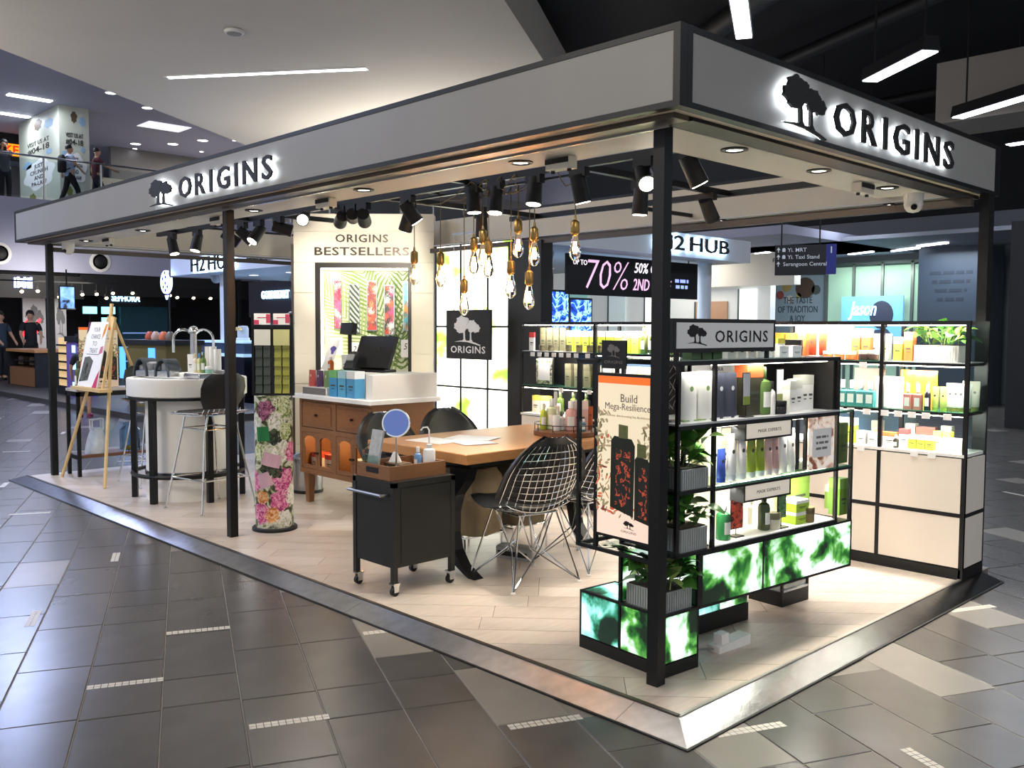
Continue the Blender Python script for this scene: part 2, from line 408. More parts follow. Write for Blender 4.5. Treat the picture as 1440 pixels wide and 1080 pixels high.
pf_front = fascia('x', FY0, FX0, FX1, 1); pf_right = fascia('y', FX1, FY0+.046, FY1-.046, -1)
fascia('x', FY1, FX0, FX1, -1); fascia('y', FX0, FY0+.046, FY1-.046, 1)
# shutter channel and soffit, ring by ring
SOFF = mat('pale soffit board', (214,212,206), .5, 0, .03, 3)
def ring(name, a, b_, z0, z1, m, sides='frlb'):
    x0, x1, y0, y1 = FX0, FX1, FY0, FY1
    bb = B()
    if 'f' in sides: bb.box(x0+a, x1-a, y0+a, y0+b_, z0, z1)
    if 'b' in sides: bb.box(x0+a, x1-a, y1-b_, y1-a, z0, z1)
    if 'r' in sides: bb.box(x1-b_, x1-a, y0+b_, y1-b_, z0, z1)
    if 'l' in sides: bb.box(x0+a, x0+b_, y0+b_, y1-b_, z0, z1)
    return bb.build(name, m, can)
ring('light_slot', .045, .085, ZB+.004, ZB+.014, CREAM)
ring('shutter_channel', .085, .175, ZB-.016, ZB+.012, BRONZE, 'flb')
ring('shutter_channel', .085, .20, ZB-.010, ZB+.012, mat('dark bronze channel', (40,36,33), .45, .5), 'r')
ring('channel_lip', .175, .183, ZB-.024, ZB+.0, mat('bright channel lip', (210,208,204), .2, .9, 0), 'fl')
ring('soffit_board', .205, .50, ZB-.010, ZB+.002, SOFF, 'fr')
ring('soffit_board', .205, .26, ZB-.010, ZB+.002, SOFF, 'lb')
rl = B(); rl.box(-7.4,-.2,2.98,3.02,2.16,2.20); rl.build('rear_rail', BRONZE, can)
rl = B(); rl.box(-7.50,-7.46,.36,3.05,2.15,2.19); rl.build('side_rail', BRONZE, can)
# track beams
for (x0, x1, y0, y1) in [(-6.6,-.62,.983,1.018),(-3.13,-3.09,1.018,2.4),(-1.47,-1.43,1.018,2.4),(-4.50,-4.46,1.018,1.5),(-3.4,-.62,2.4,2.435)]:
    b = B(); b.box(x0,x1,y0,y1,2.275,2.31); b.build('track_beam', BLK, can)
for x in (-6.2,-4.9,-3.7,-2.3,-.8):
    B().box(x,x+.03,.60,.983,2.285,2.31).build('beam_hanger', BLK, can)
    if x > -3.5: B().box(x,x+.03,2.435,3.215,2.285,2.31).build('beam_hanger', BLK, can)
# backlit logo letters standing off the fascia
def logo_sign(O, U, text_c, text_w, emb_c, emb_w, emb_h, hh, label):
    U = Vector(U); V = Vector((0,0,1)); n_ = U.cross(V); O = Vector(O)
    s = thing('logo_sign', label, 'sign', O)
    w = 'ORIGINS'; sp = text_w/6.75
    widths = [1.12,.82,.30,.98,.30,1.02,.72]; gap = .36; tot = sum(widths)+gap*6; sc = text_w/tot; x = text_c-text_w/2
    for ch, wd in zip(w, widths):
        cx = x+wd*sc/2; x += (wd+gap)*sc
        l_ = text('letter', ch, .16, U*cx+n_*.026, U, V, BLK2, s, extrude=.006, bold=.0022, fit=(wd*sc if ch != 'I' else .030, hh))
        text('backlight', ch, .16, U*cx+n_*.018, U, V, HALO, l_, extrude=.002, bold=.001, fit=((wd*sc if ch != 'I' else .030)*.93, hh*.93))
    e_ = emblem('tree_emblem', U*emb_c+n_*.026+V*.0, U, V, emb_w, emb_h, BLK2, s, 0, .012)
    emblem('backlight', U*emb_c+n_*.018, U, V, emb_w*.93, emb_h*.94, HALO, e_, 0, .003)
    return s
logo_sign((-3.5, FY0+.004, 2.352), (1,0,0), .01, 1.20, -.88, .37, .185, .135, 'backlit black tree logo and ORIGINS letters on the long left fascia')
logo_sign((FX1-.004, 1.75, 2.358), (0,1,0), .075, 1.31, -.83, .36, .215, .145, 'backlit black tree logo and ORIGINS letters on the short right fascia')
# recessed downlights
DLT = mat('downlight lens', (255,250,240), .3, 0, 0, em=7., emcol=(255,244,226))
def downlight(x, y, z, label, e=24, aim=None, group='recessed canopy downlights', r=.058):
    s = thing('downlight', label, 'downlight', (x,y,z), 0, group)
    b = B(); b.lathe([(r,0),(r*1.02,-.006),(r*.75,-.010),(r*.70,-.004),(r*.70,0)], n=20); b.build('trim_ring', BLK, s, True)
    b = B(); b.lathe([(r*.66,0),(r*.66,-.003),(r*.4,-.006),(.004,-.007)], n=16); b.build('lens', DLT, s, True)
    light('SPOT', (x,y,z-.02), e, NEUT, .04, aim=aim or (x,y,0), spot=95, blend=.7, name='downlight_lamp')
    return s
ZS = ZB-.010
for i, (x, y, l_) in enumerate([(-3.80,.45,'recessed downlight in the front soffit beside the middle post'),(-2.52,.43,'recessed downlight in the front soffit, second from the middle post'),
        (-1.29,.45,'recessed downlight in the front soffit above the chairs'),(-.42,.88,'recessed downlight in the right soffit nearest the corner post'),(-.42,1.62,'second recessed downlight along the right soffit'),
        (-.42,2.38,'third recessed downlight along the right soffit'),(-5.6,.45,'recessed downlight in the front soffit above the round counter'),(-6.85,.45,'recessed downlight in the front soffit nearest the left corner')]):
    downlight(x, y, ZS, l_, 55 if x > -.6 else 24)
downlight(-.70, 3.035, ZS, 'recessed downlight in the rear soffit near the right corner', r=.035)
downlight(-1.9, 3.035, ZS, 'recessed downlight in the rear soffit beyond the corner post', r=.035)
# emergency fittings and dome cameras under the soffit
def fitting(x, y, rz, label):
    s = thing('emergency_light', label, 'emergency light', (x,y,ZS), rz, 'emergency lights under the canopy')
    b = B(); b.bbox(-.075,.075,-.03,.03,-.055,0,.006); b.build('housing', mat('off white plastic', (222,218,208), .5), s)
    b = B(); b.box(-.07,.07,-.034,-.029,-.03,-.006); b.build('vent', BLK2, s)
    for dx in (-.05,.05):
        b = B(); b.cyl((dx,0,-.055),(dx,0,-.068),.010,n=10); b.build('knob', BLK2, s)
fitting(-1.08,.50,0,'white box emergency light under the soffit beside the bulb cluster'); fitting(-2.98,.48,0,'white box emergency light under the front soffit above the cylinder rack')
fitting(-4.32,.46,0,'white box emergency light left of the middle post'); fitting(-.45,2.15,PI/2,'white box emergency light under the right soffit'); fitting(-6.5,.52,0,'white box emergency light near the left corner of the canopy')
def dome(x, y, label):
    s = thing('dome_camera', label, 'camera', (x,y,ZS))
    b = B(); b.lathe([(.055,0),(.055,-.03),(.05,-.05)], n=20); b.build('base', mat('white plastic', (232,230,226), .35), s, True)
    b = B(); b.lathe([(.05,-.045),(.052,-.06),(.045,-.085),(.03,-.102),(.004,-.108)], n=20); d_ = b.build('eyeball', mat('white plastic', (232,230,226), .35), s, True)
    b = B(); b.cyl((.02,-.035,-.075),(.024,-.048,-.082),.017,n=14); b.build('lens', mat('camera glass', (10,10,14), .1), d_)
dome(-.42,2.72,'white dome camera under the right end of the canopy'); dome(-7.22,.42,'white dome camera beside the left corner post')
# ------------------------------------------------------------------ the mall around the kiosk
CEILW = mat('white plaster ceiling', (206,200,190), .7, 0, .02, 1)
LILAC = mat('lilac grey plaster', (176,178,200), .65, 0, .02, 1)
b = B(); poly = [(-.9,-14.8),(4.26,-10.5),(-9.3,10.0),(-18.2,11.2)]
b.prism(poly, 5.0, 5.62); struct('ceiling', b, CEILW)
b = B(); b.box(-9.2, 12, -14, 32, 5.9, 6.1); struct('ceiling', b, mat('black service ceiling', (14,14,16), .8, 0, .3, 2))
b = B(); b.box(-45, -16, -6, 34, 8.0, 8.2); struct('ceiling', b, LILAC)
b = B(); b.box(-26, -6.2, 11.5, 34, 3.05, 3.2); struct('ceiling', b, LILAC)
# services under the black ceiling
for (p, q, r_) in [((-7.5,9.5,5.55),(1.5,4.2,5.55),.16),((-8,11.6,5.6),(4,6.2,5.6),.10),((-6,13,5.3),(6,12.2,5.3),.07)]:
    b = B(); b.cyl(p, q, r_, n=14); tag(b.build('ceiling_duct', mat('black duct', (17,17,19), .6, .2, .2, 4), None, True), ['wide black duct under the dark ceiling above the corner','black pipe run under the dark ceiling behind the wide duct','thin black conduit under the far dark ceiling'][int(r_ < .15)+int(r_ < .09)], 'duct')
# recessed strip light in the plaster ceiling
d_ = Vector((-8.9+11.216, 4.88-3.165, 0)).normalized(); n_ = Vector((-d_.y, d_.x, 0))
s = thing('strip_light', 'long recessed strip light in the white plaster ceiling', 'ceiling light', (-10.05,4.03,5.0))
b = B(); b.prism([(-1.46,-.055),(1.46,-.055),(1.46,.055),(-1.46,.055)], -.012, -.006, (0,0,0), d_, n_); b.build('diffuser', COOLEM, s)
for v in (-.068, .055): b = B(); b.prism([(-1.49,v),(1.49,v),(1.49,v+.013),(-1.49,v+.013)], -.016, -.002, (0,0,0), d_, n_); b.build('frame_bar', WHITE, s)
s = thing('smoke_detector', 'round smoke detector on the white plaster ceiling', 'smoke detector', (-8.65,2.85,5.0))
b = B(); b.lathe([(.11,0),(.12,-.01),(.11,-.035),(.09,-.04)], n=24); b.build('base', WHITE, s, True)
b = B(); b.lathe([(.09,-.04),(.085,-.045),(.01,-.05)], n=24); b.build('cover', mat('grey grille', (150,148,144), .6), s, True)
# suspended black linear lamps under the dark ceiling
def linear_lamp(p, q, label, w=.16, e=26):
    p = Vector(p); q = Vector(q); d_ = (q-p).normalized(); n_ = Vector((0,0,1)).cross(d_).normalized(); ln = (q-p).length; m_ = (p+q)/2
    s = thing('pendant_linear_lamp', label, 'pendant lamp', m_, 0, 'linear lamps under the dark ceiling')
    b = B(); b.prism([(-w/2,0),(w/2,0),(w*.36,.14),(-w*.36,.14)], -ln/2, ln/2, (0,0,0), n_, Vector((0,0,1))); b.build('housing', BLK2, s)
    b = B(); b.prism([(-ln/2+.02,-w*.42),(ln/2-.02,-w*.42),(ln/2-.02,w*.42),(-ln/2+.02,w*.42)], -.012, -.002, (0,0,0), d_, Vector((0,0,1)).cross(d_)); b.build('diffuser', COOLEM, s)
    for k in (-.4, .4):
        b = B(); b.cyl(d_*ln*k+Vector((0,0,.13)), d_*ln*k+Vector((0,0,5.9-m_.z)), .012, n=8); b.build('rod', BLK2, s)
    light('AREA', m_+Vector((0,0,-.03)), e, COOL, ln, aim=m_-Vector((0,0,3)), sizey=w, name='linear_lamp_light')
linear_lamp((-3.09,5.17,4.2), (-2.2,3.6,4.2), 'black linear lamp cut by the top of the picture', .17)
linear_lamp((-2.95,7.48,4.2), (-2.0,6.80,4.2), 'black linear lamp above the right logo letters', .2)
linear_lamp((-2.95,10.0,4.2), (-1.5,9.2,4.2), 'black suspended linear lamp at the upper right edge', .2)
linear_lamp((-3.1,12.35,4.2), (-1.8,12.2,4.2), 'small black linear lamp furthest right, low at the edge', .2)
linear_lamp((-6.3,13.3,3.6), (-5.3,12.7,3.6), 'far black linear lamp above the hanging direction sign', .2, 10)
b = B(); b.box(-3.3,6,10.2,11.2,4.20,5.0); struct('trim_2', b, mat('beige bulkhead', (160,151,140), .6, 0, .03, 2))
b = B(); b.box(-10.5,12,16.2,17.0,3.35,3.7); struct('trim_3', b, mat('grey bulkhead', (120,124,134), .6, 0, .03, 2))

# ---- upper gallery on the left
b = B(); b.box(-26.2,-26,-10,30,2.95,4.98); struct('wall_left', b, LILAC)
b = B(); b.box(-45,-26.2,-10,30,4.70,4.98); struct('trim_4', b, mat('gallery floor slab', (150,148,150), .5))
b = B(); b.box(-40.2,-40,-10,34,4.98,8.0); struct('wall_back', b, mat('grey gallery wall', (128,124,122), .6, 0, .05, .6))
b = B(); b.box(-33,-32.8,10.5,34,4.98,8.0); struct('wall_back', b, mat('grey gallery wall', (128,124,122), .6, 0, .05, .6))
rail = thing('glass_balustrade', 'glass balustrade with steel handrail along the upper gallery', 'balustrade', (-26.05,0,4.98))
b = B(); b.tube([(0,-4,1.18),(0,30,1.18)], .03, 8); b.build('handrail', STEEL, rail)
yy = -3.2
while yy < 26:
    b = B(); b.box(-.025,.025,yy-.02,yy+.02,0,1.16); b.build('post', STEEL, rail)
    b = B(); b.box(-.006,.006,yy+.06,yy+1.49,.06,1.08); b.build('glass_pane', mat('gallery glass', (225,235,240), .02, 0, 0, trans=1., ior=1.05), rail)
    yy += 1.55
for yv in (4.95, 9.9):
    s = thing('round_vent', 'round recessed spotlight port in the lilac bulkhead, %s' % ('at the left edge' if yv < 6 else 'above the easel'), 'port', (-26,yv-.05 if yv<6 else 7.55,3.42 if yv<6 else 3.33))
    b = B(); b.lathe([(.30,0),(.30,.03),(.22,.05),(.22,.0)], n=24); o = b.build('ring', WHITE, s, True); o.rotation_euler = (0, PI/2, 0)
    b = B(); b.lathe([(.17,0),(.17,.06),(.12,.09),(.01,.1)], n=20); o = b.build('lens', BLK2, s, True); o.rotation_euler = (0, PI/2, 0)
# gallery column with stickers
COLM = mat('pale green column wrap', (196,200,184), .5, 0, .03, 2)
cw = thing('advert_column', 'square column wrapped in adverts reading VISIT US AT #04-18', 'column', (-29.4,7.43,4.98))
b = B(); b.box(-1.9,1.9,-.43,.43,0,3.02); b.build('shaft', COLM, cw)
DKT = mat('dark print', (40,38,36), .6)
SKY = mat('light blue print', (150,186,214), .6); PINKP = mat('pink print', (206,150,150), .6)
def stickers(O, U, w, first):
    O = Vector(O); U = Vector(U); V = Vector((0,0,1)); n_ = U.cross(V)
    text('lettering', 'VISIT US AT', .16, O+V*2.18, U, V, DKT, cw, .004, .0, fit=(w*.62,.13))
    text('lettering', '#04-18', .22, O+V*1.97, U, V, DKT, cw, .004, .002, fit=(w*.62,.19))
    text('lettering', 'JUST\nCRUNCH\nAND\nPA-LAH!', .2, O+V*1.20, U, V, DKT, cw, .004, .002, fit=(w*.50,.66))
    for (cx, cz, rx, rz_, m_, nm) in ((0,1.2,.43*w,.45,PAPER,'speech_bubble'),(.30*w,2.62,.12*w,.14,SKY,'cloud'),(-.32*w,1.58,.13*w,.12,SKY,'cloud'),(-.2*w,.5,.10*w,.16,mat('olive print',(120,124,60),.6),'sticker'),(.3*w,1.78,.08*w,.08,SKY,'cloud'),(.05*w,.3,.12*w,.10,PINKP,'sticker')):
        bb = B(); bb.prism([(cx+math.cos(t)*rx*(1+.10*math.sin(6*t)), cz+math.sin(t)*rz_*(1+.10*math.sin(6*t))) for t in [2*PI*i/36 for i in range(36)]], .0, .003, O, U, V); bb.build(nm, m_, cw)
    bb = B(); bb.prism([(math.cos(t)*.11*w*(1+.16*math.sin(5*t)), 2.72+math.sin(t)*.17*(1+.12*math.sin(7*t))) for t in [2*PI*i/30 for i in range(30)]], 0, .003, O, U, V); bb.build('brown_sticker', mat('brown print', (92,74,58), .6), cw)
stickers((0,-.432,0), (1,0,0), 3.3, 1); stickers((1.902,0,0), (0,1,0), .80, 0)
# lights in the gallery ceiling
def ceil_disc(x, y, z, r_, label, grp):
    s = thing('ceiling_downlight', label, 'downlight', (x,y,z), 0, grp)
    b = B(); b.lathe([(r_,0),(r_,-.02),(r_*.9,-.025),(r_*.86,-.01)], n=18); b.build('trim_ring', WHITE, s, True)
    b = B(); b.lathe([(r_*.84,-.004),(r_*.82,-.015),(.01,-.016)], n=18); b.build('lens', COOLEM, s, True)
for i, (x, y, r_, l_) in enumerate([(-24.95,7.57,.17,'round gallery ceiling light nearest the plaster edge above the column'),(-25.98,9.02,.17,'round gallery ceiling light second along the plaster edge'),(-31.7,10.96,.2,'round gallery ceiling light above the man in maroon'),
        (-30.77,11.92,.2,'round gallery ceiling light second to the right behind the column'),(-29.4,12.39,.2,'round gallery ceiling light furthest right near the canopy'),(-28.6,13.2,.10,'tiny gallery ceiling light nearest the canopy top'),(-32.6,11.3,.09,'tiny gallery ceiling light behind the round ones'),(-33.5,12.5,.09,'tiny gallery ceiling light furthest back'),(-31.4,13.3,.09,'tiny gallery ceiling light right of the far pair'),(-34.4,10.6,.12,'tiny gallery ceiling light left of the far pair')]):
    ceil_disc(x, y, 8.0, r_, l_, None)
for (x0, x1, y0, y1, l_) in [(-27.45,-26.9,5.55,6.7,'gallery ceiling strip light above the advert column'),(-30.1,-29.6,5.4,6.9,'gallery ceiling strip light left of the advert column'),(-36.9,-35.9,6.3,7.8,'bright gallery ceiling cove light far left')]:
    s = thing('gallery_strip_light', l_, 'ceiling light', ((x0+x1)/2,(y0+y1)/2,8.0))
    hx, hy = (x1-x0)/2, (y1-y0)/2
    b = B(); b.box(-hx*.5,hx*.5,-hy,hy,-.03,-.01); b.build('diffuser', COOLEM, s)
    b = B(); b.box(-hx*.6,hx*.6,-hy-.03,hy+.03,-.011,0); b.build('frame', WHITE, s)
    light('AREA', ((x0+x1)/2,(y0+y1)/2,7.9), 45, COOL, hx, aim=((x0+x1)/2,(y0+y1)/2,0), sizey=hy*2, name='gallery_lamp')
light('AREA', (-30,14,7.9), 200, NEUT, 2, aim=(-30,14,0), sizey=3, name='gallery_lamp')
s = thing('skylight_recess', 'lit rectangular recess in the gallery ceiling', 'ceiling recess', (-28.2,10.5,8.0))
b = B(); b.box(-.5,.5,-.7,.7,-.02,-.005); b.build('panel', mat('lit recess panel', (230,230,235), .6, 0, 0, em=.8), s)
s = thing('gallery_banner', 'white and yellow banner with red heading behind the gallery rail', 'banner', (-31.0,10.2,5.0))
for y in (-1.2,1.2): B().box(0,.05,y-.03,y+.03,-.02,.1).build('leg', STEEL, s)
b = B(); b.box(0,.05,-1.3,1.3,.1,1.55); b.build('board', mat('cream banner', (222,214,196), .6), s)
b = B(); b.prism([(-1.3,.1),(-.7,.1),(-.55,.5),(-.8,.9),(-1.3,1.0)], .051, .056, (0,0,0), (0,1,0), (0,0,1)); b.build('yellow_patch', mat('amber print', (214,160,40), .6), s)
text('heading', 'Hot Pot', .2, (.052,0,1.32), (0,1,0), (0,0,1), mat('red print', (180,30,30), .6), s, .003, .004, fit=(.8,.16))
for k in range(5): text_dashes('body_text', (.052,.1,1.08-k*.16), (0,1,0), (0,0,1), 1.5, .06, GREYINK, s, .003, k)
s = thing('lit_sign_box', 'orange and red illuminated sign with K E letters at the far left edge', 'sign', (-33,7.25,7.45))
b = B(); b.box(-.1,0,-.40,.40,-.36,.55); b.build('box', BLK2, s)
b = B(); b.box(0,.02,-.30,.30,-.20,.20); b.build('panel', mat('amber sign panel', (240,140,20), .5, 0, 0, em=1.4), s)
text('lettering', 'KE', .5, (.021,0,0), (0,1,0), (0,0,1), mat('red sign letter', (220,40,20), .5, 0, 0, em=1.2), s, .004, .012, fit=(.46,.30))

# ---- ground floor shops under the gallery
b = B(); b.box(-30.2,-30,-10,30,0,2.95); struct('wall_back', b, mat('dark shop wall', (34,34,38), .7, 0, .2, 1))
b = B(); b.box(-30,-26.2,-10,30,2.90,2.95); struct('ceiling', b, mat('dark shop ceiling', (30,30,33), .7))
b = B(); b.box(-26.2,-26.05,7.0,16,2.35,2.95); struct('trim_5', b, BLK2)
s = thing('shop_sign', 'glowing blue white block letters on the far left shop', 'sign', (-25.9,5.45,2.65))
b = B(); b.box(-.12,-.02,-.9,1.6,-.42,.22); b.build('fascia', BLK2, s)
NEO = mat('blue white neon', (225,230,255), .5, 0, 0, em=4, emcol=(150,175,255))
for k, (w_, h_) in enumerate(((.05,.28),(.06,.30),(.07,.26),(.05,.30),(.07,.28),(.05,.30))): B().box(0,.04,-.24+k*.082,-.24+k*.082+w_,-.15,-.15+h_).build('glowing_stroke', NEO, s)
for (x0, y0, y1, z1, l_) in ((-26.6,5.62,6.22,2.42,'white shop panel with a grey tree drawing at the far left'),(-26.3,6.30,6.68,2.40,'narrow white shop panel with a grey tree drawing beside the left post')):
    s = thing('partition_screen', l_, 'panel', (x0,(y0+y1)/2,0)); h = (y1-y0)/2
    b = B(); b.box(-.06,0,-h,h,0,z1); b.build('board', mat('grey white shop panel', (186,188,192), .6, 0, .03, 2), s)
    emblem('tree_print', (.002,h*.2,z1*.66), (0,1,0), (0,0,1), h*1.3, .9, mat('grey tree print', (112,114,116), .7), s, 0, .003)
s = thing('wall_screen', 'blue television screen hung below the left bulkhead', 'screen', (-24.0,5.96,2.21))
b = B(); b.box(-.08,0,-.20,.20,-.31,.31); b.build('housing', BLK2, s)
b = B(); b.box(0,.006,-.175,.175,-.28,.28); b.build('display', ramp_mat('blue screen picture', [(.3,(150,190,235)),(.55,(96,140,205)),(.62,(40,40,50))], 'noise', 3, em=1.5, distort=1), s)
b = B(); b.cyl((-.04,0,.31),(-.04,0,.74),.02,n=8); b.build('bracket', BLK2, s)
s = thing('round_cookie_sign', 'round glowing white and blue sign with a bite out of it', 'sign', (-16.9,5.58,2.37))
b = B(); pts = [(.24*math.cos(t), .24*math.sin(t)) for t in [math.radians(75+i*9) for i in range(35)]]; pts += [(.10,.09),(.05,.16)]
b.prism(pts, 0, .05, (0,0,0), (1,0,0), (0,0,1)); b.build('disc', mat('blue white neon', (225,230,255), .5), s)
for (dx, dz) in ((-.12,.07),(.0,-.02),(-.10,-.10),(.10,-.10),(.02,.10),(.0,-.17),(-.02,.19)):
    b = B(); b.prism([(dx+.032*math.cos(t),dz+.032*math.sin(t)) for t in [i*PI/6 for i in range(12)]], .05, .055, (0,0,0), (1,0,0), (0,0,1)); b.build('blue_dot', mat('blue sign dot', (40,60,200), .5, 0, 0, em=.8), s)
b = B(); b.cyl((0,.03,-2.27),(0,.03,.1),.02,n=8); b.build('rod', BLK2, s)
b = B(); b.prism([(-.08,-.27),(.06,-.27),(-.02,-.36)], 0, .03, (0,0,0), (1,0,0), (0,0,1)); b.build('pointer', mat('blue white neon', (225,230,255), .5), s)
s = thing('shop_sign', 'glowing SEPHORA letters in the dark shop behind the easel', 'sign', (-27,8.66,2.32))
b = B(); b.box(-.1,-.02,-.8,1.6,-.25,.58); b.build('fascia', BLK2, s)
text('lettering', 'SEPHORA', .3, (0,0,0), (0,1,0), (0,0,1), mat('cyan white neon', (215,240,255), .5, 0, 0, em=2.4, emcol=(170,220,255)), s, .02, .008, fit=(.86,.20))
s = thing('shop_display', 'dark teal lit shop display wall behind the round counter', 'display', (-27.4,9.4,0))
b = B(); b.box(-.3,0,-.75,.75,0,2.1); b.build('unit', mat('dark teal panel', (14,44,56), .4, 0, .2, 2, em=.25), s)
for k in range(5):
    b = B(); b.box(0,.08,-.7,.7,.35+k*.22,.39+k*.22); b.build('shelf', mat('blue lit shelf', (120,150,210), .4, 0, 0, em=.5), s)
for (y0_, z0_) in ((-1.05,1.95),(-1.05,1.62),(-1.6,1.95)):
    s = thing('lit_picture', 'cyan lit picture panel in the far shop, %s' % ('upper right' if y0_ > -1.1 and z0_ > 1.8 else 'lower right' if y0_ > -1.1 else 'upper left'), 'panel', (-27.6,9.4+y0_,z0_))
    b = B(); b.box(-.03,0,-.24,.24,-.13,.13); b.build('frame', BLK2, s)
    b = B(); b.box(-.03,-.01,-.02,.02,-z0_,-.13); b.build('stand', BLK2, s)
    b = B(); b.box(0,.01,-.21,.21,-.11,.11); b.build('face', mat('cyan lit panel', (150,225,245), .4, 0, 0, em=1.6), s)
WSP = mat('warm spot lens', (255,228,190), .4, 0, 0, em=10, emcol=(255,225,180))
tr_ = thing('lighting_truss', 'black lighting truss spanning the far left shops', 'truss', (-24.6,0,0))
for y in (3.6,11.2): B().box(-.04,.04,y-.04,y+.04,.0 if y > 6 else .1,2.9).build('upright', BLK2, tr_)
for z in (2.62,2.86): B().box(-.02,.02,3.6,11.2,z,z+.04).build('chord', BLK2, tr_)
ys = [5.03,5.42,6.28,6.55,6.93,7.19,7.37,7.92,8.06,9.0,9.22,9.72,10.25,5.95,10.7]; zs = [2.40,2.42,2.30,2.36,2.38,2.28,2.42,2.44,2.30,2.40,2.35,2.35,2.35,2.28,2.32]
PLC = ['first','second','third','fourth','fifth','sixth','seventh','eighth','ninth','tenth','eleventh','twelfth','thirteenth','fourteenth','rightmost']
for i, yv in enumerate(sorted(ys)):
    z_ = zs[ys.index(yv)]
    s = thing('track_spotlight', 'small spotlight with warm lens on the far truss, %s from the left' % PLC[i] if i < 14 else 'small spotlight with warm lens at the right end of the far truss', 'spotlight', (-24.6,yv,z_), 0, 'far shop spotlights')
    b = B(); b.cyl((-.05,0,.05),(.03,-.01,-.04),.045,.055,n=12); b.build('head', BLK2, s)
    b = B(); b.cyl((.031,-.01,-.041),(.036,-.011,-.046),.046,n=12); b.build('lens', WSP, s)
    b = B(); b.cyl((0,0,.04),(0,0,2.63-z_),.008,n=6); b.build('stem', BLK2, s)
light('AREA', (-24.5,5.8,2.6), 50, NEUT, 2, aim=(-26.5,6.0,1.2), name='added_shop_fill')  # unseen fill light added to brighten the white shop panels
s = thing('red_neon', 'pair of red curved neon strokes in the far left shop', 'neon sign', (-25.2,5.25,1.35))
for k in (0, .28):
    b = B(); b.tube([(0,k-.05,-.16),(0,k+.0,.0),(0,k+.02,.16),(0,k+.12,.30)], [.05,.06,.05,.03], 8); b.build('stroke', mat('red neon', (255,50,60), .5, 0, 0, em=3.5, emcol=(255,30,45)), s, True)
B().box(-.03,-.01,.08,.12,-1.25,-.05).build('post', BLK2, s)
# neighbouring kiosk platform with counters
b = B(); b.box(-26,-11.4,3.05,5.4,0,.10); struct('trim_6', b, mat('dark kiosk platform', (58,56,54), .4, 0, .1, 2))
s = thing('wood_counter', 'wooden shop counter with an open shelf at the far left edge', 'counter', (-20.95,4.3,.05))
b = B(); b.box(-1.05,1.03,-.4,.4,.82,.88); b.build('worktop', WOODT, s)
for x in (-1.0,.94): B().box(x,x+.06,-.38,.38,.05,.82).build('side_frame', BLK2, s)
b = B(); b.box(-.93,.93,-.36,.34,.06,.47); b.build('lower_cabinet', WOOD, s)
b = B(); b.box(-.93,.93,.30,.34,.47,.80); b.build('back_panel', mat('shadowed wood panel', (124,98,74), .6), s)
b = B(); b.box(-.8,.5,-.3,.1,.60,.63); b.build('shelf', STEEL, s)
for i in range(2):
    tag(B().bbox(-.16,.16,-.14,.14,0,.18,.02).build('storage_basket', mat('dark wicker', (70,56,44), .8, 0, .3, 30)), 'dark basket on the wood counter shelf, %s' % ('left' if i == 0 else 'right'), 'basket').location = (-21.5+i*.8, 4.2, .575)
s = thing('swatch_rack', 'tan stacked display rack with black shelves beside the left post', 'display rack', (-17.5,3.9,.10))
for k in range(6):
    b = B(); b.box(-.42,.42,-.15,.15,.17+k*.165,.30+k*.165); b.build('lit_box', mat('tan lit box', (226,190,134), .5, 0, .08, 6, em=.5), s)
    b = B(); b.box(-.46,.46,-.18,.18,.135+k*.165,.17+k*.165); b.build('shelf', BLK2, s)
b = B(); b.box(-.46,.46,.18,.22,0,1.2); b.box(-.46,.46,-.18,.18,0,.13); b.build('frame', BLK2, s)
s = thing('purple_stand', 'purple cosmetics stand with pale screens behind the easel', 'display stand', (-16.75,3.8,.10))
b = B(); b.bbox(-.28,.28,-.2,.2,0,1.06,.02); b.build('cabinet', mat('purple laminate', (112,92,168), .5, 0, .05), s)
b = B(); b.box(-.30,.34,-.22,.22,1.06,1.16); b.build('top', BLK2, s)
for k, z_ in enumerate((.92,.60,.22)):
    b = B(); b.box(.06,.24,-.206,-.2,z_-.07,z_+.07); b.build('screen', mat('pale cyan screen', (190,235,235), .5, 0, 0, em=1.), s)
s = thing('olive_cabinet', 'olive green shop cabinet with black top behind the round counter', 'cabinet', (-13.5,4.0,.10))
b = B(); b.box(-.75,.80,-.3,.3,0,1.05); b.build('body', mat('olive laminate', (104,92,44), .5, 0, .06, 3), s)
b = B(); b.box(-1.1,.85,-.33,.33,1.05,1.13); b.build('top', BLK2, s)
for (x_, z0_, z1_) in ((-.98,.45,1.0),(.25,.75,1.0)):
    b = B(); b.box(x_-.13,x_+.13,-.31,-.30,z0_,z1_); b.build('screen', mat('blue screen', (80,150,240), .5, 0, 0, em=1.4), s)
for i, (dx, c_) in enumerate(((-.55,(190,90,60)),(-.3,(200,170,150)),(.02,(220,120,80)),(.28,(120,110,100)))):
    tag(B().lathe([(.07,0),(.08,.05),(.05,.12),(.03,.14)], n=14).build('bowl', mat('bowl glaze %d' % i, c_, .4), None, True), 'small %s bowl of trinkets on the olive cabinet' % ('rust','beige','orange','grey')[i], 'bowl').location = (-13.5+dx, 4.0, 1.231)

